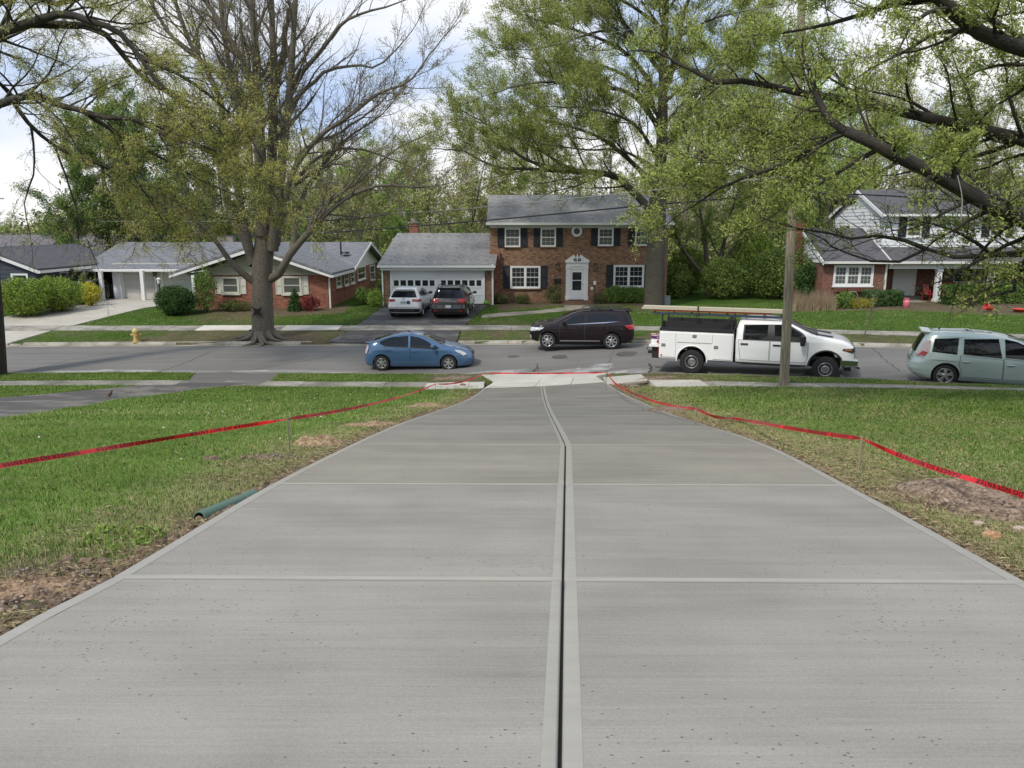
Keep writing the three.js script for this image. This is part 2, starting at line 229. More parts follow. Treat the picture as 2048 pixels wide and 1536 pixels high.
// a slab whose top drapes over the ground: corners (x, d) as functions of s, t in 0..1
function slabGeo(fx, fd, ns, nt, top, thick, uvTurn = 0) {
  const pos = [], uv = [], idx = [], at = (s, t, dy) => { const x = fx(s, t), d = fd(s, t); pos.push(x, G(x, d) + dy, -d); uv.push(uvTurn ? d : x, uvTurn ? x : d); };
  for (let j = 0; j <= nt; j++) for (let i = 0; i <= ns; i++) at(i / ns, j / nt, top);
  for (let j = 0; j < nt; j++) for (let i = 0; i < ns; i++) { const k = j * (ns + 1) + i; idx.push(k, k + 1, k + ns + 1, k + 1, k + ns + 2, k + ns + 1); }
  const ring = []; for (let i = 0; i < ns; i++) ring.push([i / ns, 0]); for (let j = 0; j < nt; j++) ring.push([1, j / nt]); for (let i = ns; i > 0; i--) ring.push([i / ns, 1]); for (let j = nt; j > 0; j--) ring.push([0, j / nt]);
  const s0 = pos.length / 3; for (const [s, t] of ring) { at(s, t, top); at(s, t, top - thick); }
  for (let i = 0; i < ring.length; i++) { const a = s0 + i * 2, b = s0 + ((i + 1) % ring.length) * 2; idx.push(a, a + 1, b, b, a + 1, b + 1); }
  const g = new THREE.BufferGeometry(); g.setAttribute('position', new THREE.Float32BufferAttribute(pos, 3)); g.setAttribute('uv', new THREE.Float32BufferAttribute(uv, 2)); g.setIndex(idx); g.computeVertexNormals(); return g;
}
const quadGeo = (q, ns, nt, top, thick) => slabGeo((s, t) => lerp(lerp(q[0][0], q[1][0], s), lerp(q[3][0], q[2][0], s), t), (s, t) => lerp(lerp(q[0][1], q[1][1], s), lerp(q[3][1], q[2][1], s), t), ns, nt, top, thick);
function polyGeo(poly, top, thick, step = 0.8) { // draped polygon
  const sh = new THREE.Shape(poly.map(([x, d]) => new THREE.Vector2(x, d))), xs = poly.map((p) => p[0]), dsv = poly.map((p) => p[1]), x0 = Math.min(...xs), x1 = Math.max(...xs), d0 = Math.min(...dsv), d1 = Math.max(...dsv);
  const pos = [], uv = [], idx = []; const clip = (pts, ax, v, keepLess) => { const out = []; for (let i = 0; i < pts.length; i++) { const a = pts[i], b = pts[(i + 1) % pts.length], ia = keepLess ? a[ax] <= v : a[ax] >= v, ib = keepLess ? b[ax] <= v : b[ax] >= v; if (ia) out.push(a); if (ia !== ib) { const t = (v - a[ax]) / (b[ax] - a[ax]); out.push([lerp(a[0], b[0], t), lerp(a[1], b[1], t)]); } } return out; };
  const tris = THREE.ShapeUtils.triangulateShape(sh.getPoints(), []), P = sh.getPoints();
  for (const t of tris) { const T = t.map((k) => [P[k].x, P[k].y]); const ax0 = Math.min(...T.map((q) => q[0])), ax1 = Math.max(...T.map((q) => q[0])), ad0 = Math.min(...T.map((q) => q[1])), ad1 = Math.max(...T.map((q) => q[1]));
    for (let x = Math.floor(ax0 / step) * step; x < ax1; x += step) for (let d = Math.floor(ad0 / step) * step; d < ad1; d += step) { let c = clip(clip(clip(clip(T, 0, x, false), 0, x + step, true), 1, d, false), 1, d + step, true); if (c.length < 3) continue; const k = pos.length / 3; for (const [px, pd] of c) { pos.push(px, G(px, pd) + top, -pd); uv.push(px, pd); } for (let i = 1; i < c.length - 1; i++) idx.push(k, k + i, k + i + 1); } }
  for (let i = 0; i < poly.length; i++) { const a = poly[i], b = poly[(i + 1) % poly.length], n = Math.ceil(Math.hypot(b[0] - a[0], b[1] - a[1]) / step), k = pos.length / 3; for (let q = 0; q <= n; q++) { const x = lerp(a[0], b[0], q / n), d = lerp(a[1], b[1], q / n), y = G(x, d); pos.push(x, y + top, -d, x, y + top - thick, -d); uv.push(x, d, x, d); if (q) idx.push(k + q * 2 - 2, k + q * 2 - 1, k + q * 2, k + q * 2, k + q * 2 - 1, k + q * 2 + 1); } }
  const g = new THREE.BufferGeometry(); g.setAttribute('position', new THREE.Float32BufferAttribute(pos, 3)); g.setAttribute('uv', new THREE.Float32BufferAttribute(uv, 2)); g.setIndex(idx); g.computeVertexNormals(); return g;
}
{ // the new driveway: two rows of slabs with tooled joints, troweled borders, a fibre joint down the middle
  const drive = structure('driveway', null, null, 'freshly poured grey concrete driveway in two rows of slabs');
  mesh('joint_bed', slabGeo((s, t) => lerp(driveL(lerp(-5, DRIVE_END, t)) + 0.03, driveR(lerp(-5, DRIVE_END, t)) - 0.03, s), (s, t) => lerp(-5, DRIVE_END, t), 6, 80, -0.02, 0.2), mat([0.16, 0.155, 0.14], 0.95), drive);
  mesh('fibre_joint', slabGeo((s, t) => driveC(lerp(-5, DRIVE_END, t)) + (s - 0.5) * 0.02, (s, t) => lerp(-5, DRIVE_END, t), 1, 80, -0.012, 0.05), mat([0.035, 0.032, 0.028], 1), drive);
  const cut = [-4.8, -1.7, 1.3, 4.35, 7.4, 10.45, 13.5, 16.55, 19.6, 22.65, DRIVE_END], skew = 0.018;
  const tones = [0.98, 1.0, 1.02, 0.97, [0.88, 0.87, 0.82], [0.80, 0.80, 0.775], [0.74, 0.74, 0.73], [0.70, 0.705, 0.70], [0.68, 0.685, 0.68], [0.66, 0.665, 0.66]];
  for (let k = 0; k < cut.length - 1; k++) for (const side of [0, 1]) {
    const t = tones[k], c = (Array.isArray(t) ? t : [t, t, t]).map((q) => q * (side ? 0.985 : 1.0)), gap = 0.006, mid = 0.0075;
    const xa = (d) => (side ? driveC(d) + mid : driveL(d)), xb = (d) => (side ? driveR(d) : driveC(d) - mid);
    const last = k === cut.length - 2, da = (x) => cut[k] + gap - skew * x, db = (x) => cut[k + 1] - gap - (last ? 0 : skew * x);
    const near = Math.abs(k - 3) < 3, bl = side ? 0.075 : 0.10, br = side ? 0.10 : 0.06, bd = 0.036;
    const X = (s, t) => { const d0 = lerp(da(0), db(0), t); return lerp(xa(d0), xb(d0), s); }, D = (s, t) => { const x = X(s, t); return lerp(da(x), db(x), t); };
    const wid = xb(cut[k] + 1.5) - xa(cut[k] + 1.5), len = cut[k + 1] - cut[k];
    const sl = bl / wid, sr = 1 - br / wid, t0 = bd / len, t1 = 1 - bd / len;
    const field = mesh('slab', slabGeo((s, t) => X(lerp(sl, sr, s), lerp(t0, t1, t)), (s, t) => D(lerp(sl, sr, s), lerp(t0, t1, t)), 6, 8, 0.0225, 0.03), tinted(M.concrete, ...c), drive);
    // border ring with a rolled edge
    const ringPos = [], ringUv = [], ringIdx = [], N = 10, P = [];
    for (let i = 0; i < N; i++) P.push([i / N, 0]); for (let i = 0; i < N; i++) P.push([1, i / N]); for (let i = N; i > 0; i--) P.push([i / N, 1]); for (let i = N; i > 0; i--) P.push([0, i / N]);
    const ew = 0.012; const lay = [(s, t) => [lerp(sl, sr, s), lerp(t0, t1, t), 0.024], (s, t) => [lerp(ew / wid, 1 - ew / wid, s), lerp(ew / len, 1 - ew / len, t), 0.022], (s, t) => [lerp(0.003 / wid, 1 - 0.003 / wid, s), lerp(0.003 / len, 1 - 0.003 / len, t), 0.014], (s, t) => [s, t, 0.002], (s, t) => [s, t, -0.13]];
    for (const f of lay) for (const [s, t] of P) { const [a, b, y] = f(s, t), x = X(a, b), d = D(a, b); ringPos.push(x, G(x, d) + y, -d); ringUv.push(x, d); }
    const n = P.length; for (let l = 0; l < lay.length - 1; l++) for (let i = 0; i < n; i++) { const a = l * n + i, b = l * n + (i + 1) % n; ringIdx.push(a, a + n, b, b, a + n, b + n); }
    const g = new THREE.BufferGeometry(); g.setAttribute('position', new THREE.Float32BufferAttribute(ringPos, 3)); g.setAttribute('uv', new THREE.Float32BufferAttribute(ringUv, 2)); g.setIndex(ringIdx); g.computeVertexNormals();
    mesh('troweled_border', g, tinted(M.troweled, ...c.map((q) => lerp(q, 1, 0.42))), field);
  }
  // pavement crossing and apron in paler new concrete
  const ap = structure('driveway_apron', null, null, 'pale new concrete apron between the driveway and the street');
  const r = rng(5), pale = [0.97, 1.0, 1.03].map((k) => tinted(M.newConcrete, k)), q = (list) => mesh('slab', quadGeo(list, 4, 4, 0.03, 0.17), pale[Math.floor(r() * 3)], ap);
  const W0 = DRIVE_END + 0.012, W1 = 27.02, ker = (x) => kerbNear(x) - 0.0;
  for (const [a, b, c, d] of [[-0.95, 0.75, 1.02, -0.62], [0.77, 1.98, 2.2, 1.04], [2.0, 3.17, 2.98, 2.22]]) q([[a, W0], [b, W0], [c, W1], [d, W1]]);
  q([[-0.66, W1 + 0.012], [1.4, W1 + 0.012], [1.9, ker(1.9)], [-1.35, ker(-1.35)]]); q([[1.42, W1 + 0.012], [3.0, W1 + 0.012], [3.85, ker(3.85)], [1.92, ker(1.92)]]);
}
{ // street
  structure('street', slabGeo((s) => lerp(-62, 42, s), (s, t) => { const x = lerp(-62, 42, s); return lerp(kerbNear(x), kerbFar(x), t); }, 130, 8, 0.0, 0.05), M.road, 'worn grey asphalt street bending away behind the parked cars');
  const detail = structure('street_crack', null), crackM = mat([0.045, 0.043, 0.04], 0.95);
  const crack = (pts, w) => { const pos = [], idx = [], uv = []; pts.forEach(([x, d], i) => { const a = pts[Math.max(0, i - 1)], b = pts[Math.min(pts.length - 1, i + 1)], l = Math.hypot(b[0] - a[0], b[1] - a[1]), nx = -(b[1] - a[1]) / l * w / 2, nd = (b[0] - a[0]) / l * w / 2; for (const s of [-1, 1]) { const X = x + s * nx, D = d + s * nd; pos.push(X, G(X, D) + 0.005, -D); uv.push(X, D); } if (i) { const k = i * 2; idx.push(k - 2, k - 1, k, k, k - 1, k + 1); } }); const g = new THREE.BufferGeometry(); g.setAttribute('position', new THREE.Float32BufferAttribute(pos, 3)); g.setAttribute('uv', new THREE.Float32BufferAttribute(uv, 2)); g.setIndex(idx); g.computeVertexNormals(); mesh('crack', g, crackM, detail); };
  const r = rng(77), wob = (list, w) => { const P = list.map(([a, b]) => GP(a, b)), out = []; for (let i = 0; i < P.length - 1; i++) for (let k = 0; k < 8; k++) out.push([lerp(P[i].x, P[i + 1].x, k / 8) + (r() - 0.5) * 0.12, lerp(P[i].d, P[i + 1].d, k / 8) + (r() - 0.5) * 0.25]); crack(out, w); };
  wob([[1066, 747], [1068, 741], [1073, 735], [1078, 728]], 0.05); wob([[1070, 742], [1076, 740], [1078, 733]], 0.04); wob([[1296, 748], [1302, 738], [1300, 726]], 0.09); wob([[1213, 745], [1220, 722], [1226, 700]], 0.02);
  wob([[0, 706], [180, 708], [330, 706]], 0.03); wob([[300, 745], [380, 722], [430, 700]], 0.03); wob([[60, 742], [140, 720], [330, 694]], 0.02); wob([[480, 745], [640, 716], [700, 700]], 0.025); wob([[1740, 694], [1770, 720], [1800, 745]], 0.03); wob([[560, 712], [700, 712]], 0.02); wob([[705, 662], [760, 660], [850, 662], [920, 657]], 0.06); wob([[735, 640], [800, 648], [870, 642], [925, 650]], 0.04); wob([[800, 646], [880, 634], [940, 626]], 0.035);
  // pale cement slurry washed along the gutter
  const slurry = structure('cement_stain', null), tonesS = [0.225, 0.25, 0.29, 0.35].map((k) => mat([k, k * 0.98, k * 0.93], 0.95)), sM = tonesS[3], blob = (px, py, rx, rd, seed, tn) => { const c = GP(px, py), pts = []; for (let i = 0; i < 40; i++) { const a = i / 40 * 2 * Math.PI, k = 0.45 + 1.0 * fbm(Math.cos(a) * 2.5 + seed, Math.sin(a) * 2.5, 4, seed); pts.push([c.x + Math.cos(a) * rx * k, clamp(c.d + Math.sin(a) * rd * k, kerbNear(c.x + Math.cos(a) * rx * k) + 0.06, 99)]); } mesh('stain', polyGeo(pts, 0.004 + 0.001 * tn, 0.003, 0.7), tonesS[tn], slurry); };
  [[150, 744, 2.4, 0.30], [330, 744, 2.0, 0.28], [250, 741, 1.2, 0.18], [560, 742.5, 2.2, 0.25], [660, 745, 1.4, 0.15], [1000, 744, 1.4, 0.35], [1130, 742, 1.1, 0.3], [1180, 739, 0.8, 0.45], [1255, 745, 1.0, 0.5], [1340, 748, 0.8, 0.3], [1205, 730, 0.5, 0.4]].forEach((a, i) => { blob(...a, 400 + i * 3, 0); const q = rng(450 + i); for (let k = 0; k < 5; k++) blob(a[0] + (q() - 0.5) * a[2] * 70, a[1] + (q() - 0.5) * 3, a[2] * (0.12 + 0.25 * q()), a[3] * (0.2 + 0.4 * q()), 470 + i * 9 + k, 1 + Math.floor(q() * 3)); });
  { const l = GP(0, 736), e = GP(430, 716); const pts = []; for (let i = 0; i <= 30; i++) { const t = i / 30; pts.push([lerp(l.x, e.x, t) , lerp(l.d, e.d, t) + 0.05 * Math.sin(i)]); } const back = pts.slice().reverse().map(([x, d]) => [x, d + 0.07]); mesh('stain', polyGeo([...pts, ...back], 0.004, 0.003, 0.9), tonesS[1], slurry); }
  // kerbs in lengths
  const kerb = structure('kerb', null, null, 'weathered concrete kerb stones along the street');
  const kg = (f, from, to, inner, top) => { for (let x = from; x < to; x += 2.4) mesh('kerb_stone', slabGeo((s, t) => lerp(x, x + 2.385, s), (s, t) => f(lerp(x, x + 2.385, s)) + (inner ? lerp(-0.16, 0, t) : lerp(-0.28, 0.17, t)), 4, 1, top, 0.2), inner ? M.oldConcrete : tinted(M.oldConcrete, 1.5), kerb); };
  const nb = new Set(); for (let x = -40; x < 30; x += 2.4) { const c = x + 1.2; if (c > -2 && c < 4.2) continue; if (inPoly(polyNearApron, c, kerbNear(c) - 0.5)) continue; }
  for (let x = -41; x < 24; x += 2.4) { const c = x + 1.2; if (c > -2.3 && c < 4.6 || c > -13.5 && c < -8.2) continue; mesh('kerb_stone', slabGeo((s) => lerp(x, x + 2.385, s), (s, t) => kerbNear(lerp(x, x + 2.385, s)) + lerp(-0.16, 0.0, t), 4, 1, 0.02, 0.2), M.oldConcrete, kerb); }
  for (let x = -41; x < 30; x += 2.4) { const c = x + 1.2, low = inPoly(polyHouseDrive, c, kerbFar(c) + 1) || inPoly(polyLeftDrive, c, kerbFar(c) + 1); mesh('kerb_stone', slabGeo((s) => lerp(x, x + 2.385, s), (s, t) => kerbFar(lerp(x, x + 2.385, s)) + lerp(0, 0.17, t), 4, 1, low ? -0.04 : 0.03, 0.25), tinted(M.oldConcrete, 1.25), kerb); }
  mesh('gutter', slabGeo((s) => lerp(-41, 30, s), (s, t) => kerbFar(lerp(-41, 30, s)) + lerp(-0.4, 0, t), 90, 1, 0.006, 0.02), tinted(M.oldConcrete, 1.3, 1.25, 1.15), kerb);
  // pavements, slab by slab
  const pav = structure('pavement', null, null, 'concrete pavement slabs on both sides of the street'), r2 = rng(12), tone = [0.9, 1.05, 1.2].map((k) => tinted(M.oldConcrete, k));
  for (let x = -38; x < 24; x += 1.52) { const c = x + 0.75; if (x >= -0.97 && x + 1.52 <= 3.25) continue; const fresh = (c > -3.6 && c < 6.4), xa = x < -0.97 && x + 1.52 > -0.97 ? -0.98 : x + 1.505, xs = c > 3 && x < 3.19 ? 3.19 : x, e = fresh ? 0.72 : 0.56; mesh('paving_slab', slabGeo((s) => lerp(xs, xa, s), (s, t) => (fresh && c < 4 ? lerp(walkNear(c), 26.3, 0.7) : walkNear(lerp(xs, xa, s))) + lerp(-e, e, t), 3, 2, fresh ? 0.03 : 0.005 + 0.02 * r2(), 0.15), fresh ? tinted(M.newConcrete, 0.92 + 0.1 * r2()) : tone[Math.floor(r2() * 3)], pav); }
  for (let x = -38; x < 30; x += 1.52) { const c = x + 0.75, w = W(0, 0, 1); const pxs = 1024 + c * 1510 / walkFar(c), fresh = (pxs > 385 && pxs < 494) || (pxs > 600 && pxs < 668); mesh('paving_slab', slabGeo((s) => lerp(x, x + 1.505, s), (s, t) => walkFar(lerp(x, x + 1.505, s)) + lerp(-0.62, 0.62, t), 3, 2, 0.02 + 0.01 * r2() + (fresh ? 0.012 : 0), 0.15), fresh ? tinted(M.newConcrete, 1.22) : tinted(M.oldConcrete, 1.0 + 0.25 * r2()), pav); }
  structure('asphalt_drive', polyGeo(polyHouseDrive, 0.012, 0.12), M.asphalt, 'cracked dark asphalt drive in front of the double garage');
  structure('concrete_drive', polyGeo(polyLeftDrive, 0.012, 0.12), tinted(M.newConcrete, 0.92, 0.9, 0.88), 'wide pale concrete drive leading to the carport');
  structure('asphalt_path', polyGeo(polyNearApron, 0.012, 0.1), tinted(M.road, 0.85)); structure('asphalt_path', polyGeo(polyNearPath, 0.014, 0.1), tinted(M.asphalt, 1.5, 1.42, 1.3));
  structure('garden_path', polyGeo(polyWalk, 0.015, 0.08), tinted(M.oldConcrete, 1.1, 1.05, 1.0));
  for (const [px, py, r, n] of [[1124, 714, 0.42, 'manhole_cover'], [1262, 708, 0.6, 'manhole_cover'], [1027, 713, 0.25, 'manhole_cover'], [1592, 746, 0.3, 'manhole_cover']]) { const q = GP(px, py); const m = mesh(n, new THREE.CylinderGeometry(r, r, 0.02, 28), mat(px === 1592 ? [0.4, 0.4, 0.4] : [0.085, 0.08, 0.075], 0.8)); m.position.set(q.x, q.y + 0.002, -q.d); tag(m, px === 1592 ? 'pale round lid in the road under the white truck' : px === 1262 ? 'large dark manhole cover in the road behind the maroon car' : px === 1124 ? 'dark manhole cover in front of the maroon car' : 'small dark round valve cover between the blue and maroon cars', 'manhole cover'); }
}

// ------------------------------------------------------------------ buildings
function boxG(w, h, d, x = 0, y = 0, z = 0) { // centred on x, z; stands on y; uv in metres
  const g = new THREE.BoxGeometry(w, h, d), u = g.attributes.uv, s = [[d, h], [d, h], [w, d], [w, d], [w, h], [w, h]];
  for (let f = 0; f < 6; f++) for (let k = 0; k < 4; k++) u.setXY(f * 4 + k, u.getX(f * 4 + k) * s[f][0], u.getY(f * 4 + k) * s[f][1]);
  return g.translate(x, y + h / 2, z);
}
const box = (name, w, h, d, x, y, z, m, parent) => mesh(name, boxG(w, h, d, x, y, z), m, parent);
const span = (name, x0, x1, y0, y1, z0, z1, m, parent) => box(name, x1 - x0, y1 - y0, z1 - z0, (x0 + x1) / 2, y0, (z0 + z1) / 2, m, parent);
const spanG = (x0, x1, y0, y1, z0, z1) => boxG(x1 - x0, y1 - y0, z1 - z0, (x0 + x1) / 2, y0, (z0 + z1) / 2);
function plateG(pts, thick) { // flat polygon given in 3-D, thickened along its normal, uv in metres along its first edge
  const n = V(0, 0, 0); for (let i = 0; i < pts.length; i++) { const a = pts[i], b = pts[(i + 1) % pts.length]; n.x += (a.y - b.y) * (a.z + b.z); n.y += (a.z - b.z) * (a.x + b.x); n.z += (a.x - b.x) * (a.y + b.y); } n.normalize();
  const u = pts[1].clone().sub(pts[0]).normalize(), v = n.clone().cross(u), flat = pts.map((p) => new THREE.Vector2(p.clone().sub(pts[0]).dot(u), p.clone().sub(pts[0]).dot(v)));
  const tris = THREE.ShapeUtils.triangulateShape(flat, []), pos = [], uv = [], put = (p, f) => { pos.push(p.x, p.y, p.z); uv.push(f.x, f.y); }, low = pts.map((p) => p.clone().addScaledVector(n, -thick));
  for (const t of tris) { for (const k of t) put(pts[k], flat[k]); for (const k of [t[0], t[2], t[1]]) put(low[k], flat[k]); }
  for (let i = 0; i < pts.length; i++) { const j = (i + 1) % pts.length, L = pts[i].distanceTo(pts[j]), q = [[pts[i], 0, 0], [low[i], 0, thick], [pts[j], L, 0], [pts[j], L, 0], [low[i], 0, thick], [low[j], L, thick]]; for (const [p, a, b] of q) put(p, new THREE.Vector2(a, b)); }
  const g = new THREE.BufferGeometry(); g.setAttribute('position', new THREE.Float32BufferAttribute(pos, 3)); g.setAttribute('uv', new THREE.Float32BufferAttribute(uv, 2)); g.computeVertexNormals(); return g;
}
const plate = (name, pts, thick, m, parent) => mesh(name, plateG(pts.map((p) => (p.isVector3 ? p : V(...p))), thick), m, parent);
// a sash window on a wall that faces +z; turn puts it on a side wall
function windowPart(parent, x, y, w, h, z, o = {}) {
  const { units = 1, grid = [3, 2], sashes = 2, glass = M.glass, frame = M.white, turn = 0, sill = true } = o;
  const g = part('window', parent); g.position.set(x, y, z); g.rotation.y = turn;
  const t = o.t ?? 0.06, fr = [spanG(-w / 2, w / 2, h - t, h, 0, 0.07), spanG(-w / 2, w / 2, 0, t, 0, 0.07), spanG(-w / 2, -w / 2 + t, t, h - t, 0, 0.07), spanG(w / 2 - t, w / 2, t, h - t, 0, 0.07)];
  const uw = (w - t * (units + 1)) / units;
  for (let k = 1; k < units; k++) { const c = -w / 2 + t + k * uw + (k - 1) * t; fr.push(spanG(c, c + t, t, h - t, 0, 0.068)); }
  mesh('frame', merge(fr), frame, g);
  const rails = [];
  for (let k = 0; k < units; k++) {
    const x0 = -w / 2 + t + k * (uw + t), sh = (h - 2 * t) / sashes;
    for (let s = 0; s < sashes; s++) {
      const y0 = t + s * sh, y1 = y0 + sh, zf = s ? 0.045 : 0.03, b = 0.032;
      rails.push(spanG(x0, x0 + uw, y0, y0 + b, 0.012, zf), spanG(x0, x0 + uw, y1 - b, y1, 0.012, zf), spanG(x0, x0 + b, y0 + b, y1 - b, 0.012, zf), spanG(x0 + uw - b, x0 + uw, y0 + b, y1 - b, 0.012, zf));
      mesh('pane', spanG(x0 + b, x0 + uw - b, y0 + b, y1 - b, 0.008, 0.018), glass, g);
      if (grid) { for (let i = 1; i < grid[0]; i++) { const c = lerp(x0, x0 + uw, i / grid[0]); rails.push(spanG(c - 0.005, c + 0.005, y0 + b, y1 - b, 0.019, zf - 0.004)); } for (let i = 1; i < grid[1]; i++) { const c = lerp(y0, y1, i / grid[1]); rails.push(spanG(x0 + b, x0 + uw - b, c - 0.005, c + 0.005, 0.019, zf - 0.006)); } }
    }
  }
  mesh('sash', merge(rails), frame, g);
  if (sill) mesh('sill', spanG(-w / 2 - 0.05, w / 2 + 0.05, -0.06, -0.001, 0, 0.12), o.sillM ?? frame, g);
  return g;
}
function shutterPart(parent, x, y, w, h, z, m) {
  const fr = [spanG(-w / 2, -w / 2 + 0.05, 0, h, 0, 0.05), spanG(w / 2 - 0.05, w / 2, 0, h, 0, 0.05)];
  for (const [a, b] of [[0, 0.07], [h * 0.47, h * 0.53], [h - 0.07, h]]) fr.push(spanG(-w / 2 + 0.05, w / 2 - 0.05, a, b, 0, 0.05));
  for (let yy = 0.09; yy < h - 0.1; yy += 0.055) if (Math.abs(yy - h / 2) > 0.06) { const s = boxG(w - 0.1, 0.045, 0.012); s.rotateX(-0.5); s.translate(0, yy, 0.025); fr.push(s); }
  fr.push(spanG(-w / 2 + 0.05, w / 2 - 0.05, 0.02, h - 0.02, 0.002, 0.012));
  const o = mesh('shutter', merge(fr), m, parent); o.position.set(x, y, z); return o;
}
function lantern(parent, x, y, z, m = M.black, s = 1) {
  const g = part('wall_lantern', parent); g.position.set(x, y, z); g.scale.setScalar(s);
  mesh('lantern_body', merge([boxG(0.14, 0.03, 0.14, 0, 0, 0.14), new THREE.ConeGeometry(0.12, 0.12, 8).translate(0, 0.36, 0.14), boxG(0.05, 0.25, 0.04, 0, 0.05, 0.02), boxG(0.03, 0.03, 0.14, 0, 0.27, 0.07), ...[[-1, -1], [-1, 1], [1, -1], [1, 1]].map(([a, b]) => boxG(0.015, 0.27, 0.015, a * 0.06, 0.03, 0.14 + b * 0.06))]), m, g);
  mesh('lantern_glass', boxG(0.11, 0.26, 0.11, 0, 0.032, 0.14), mat([0.16, 0.15, 0.12], 0.2), g);
}
function lapSiding(parent, outline, z, m, pitch = 0.2, name = 'siding_board') { // boards clipped to a convex outline [x, y] on a plane facing +z
  const ys = outline.map((p) => p[1]), y0 = Math.min(...ys), y1 = Math.max(...ys), ext = (y) => { const xs = []; for (let i = 0; i < outline.length; i++) { const [a, b] = outline[i], [c, d] = outline[(i + 1) % outline.length]; if ((b <= y) !== (d <= y)) xs.push(a + (y - b) / (d - b) * (c - a)); } return xs.length > 1 ? [Math.min(...xs), Math.max(...xs)] : null; };
  for (let y = y0; y < y1 - 0.04; y += pitch) { const ya = y + 0.002, yb = Math.min(y + pitch, y1) - 0.002, e0 = ext(ya + 0.001), e1 = ext(yb - 0.003) ?? (e0 && [(e0[0] + e0[1]) / 2, (e0[0] + e0[1]) / 2]); if (!e0 || !e1) continue;
    const pos = [e0[0], ya, z + 0.03, e0[1], ya, z + 0.03, e1[1], yb, z + 0.006, e1[0], yb, z + 0.006, e0[0], ya, z, e0[1], ya, z], g = new THREE.BufferGeometry(); g.setAttribute('position', new THREE.Float32BufferAttribute(pos, 3)); g.setAttribute('uv', new THREE.Float32BufferAttribute(new Float32Array(12), 2)); g.setIndex([0, 1, 2, 0, 2, 3, 4, 5, 1, 4, 1, 0]); const q = g.toNonIndexed(); q.computeVertexNormals(); mesh(name, q, m, parent); }
}
function gutterAnd(parent, x0, x1, y, z, m = M.white) { mesh('gutter', merge([spanG(x0, x1, y - 0.16, y - 0.02, z - 0.02, z), spanG(x0, x1, y - 0.14, y - 0.12, z, z + 0.12), spanG(x0, x1, y - 0.12, y, z + 0.1, z + 0.12)]), m, parent); }
const L = (D, o) => (px, py, dd = 0) => { const p = W(px, py, D + dd); return [p.x - o.x, p.y - o.y]; };

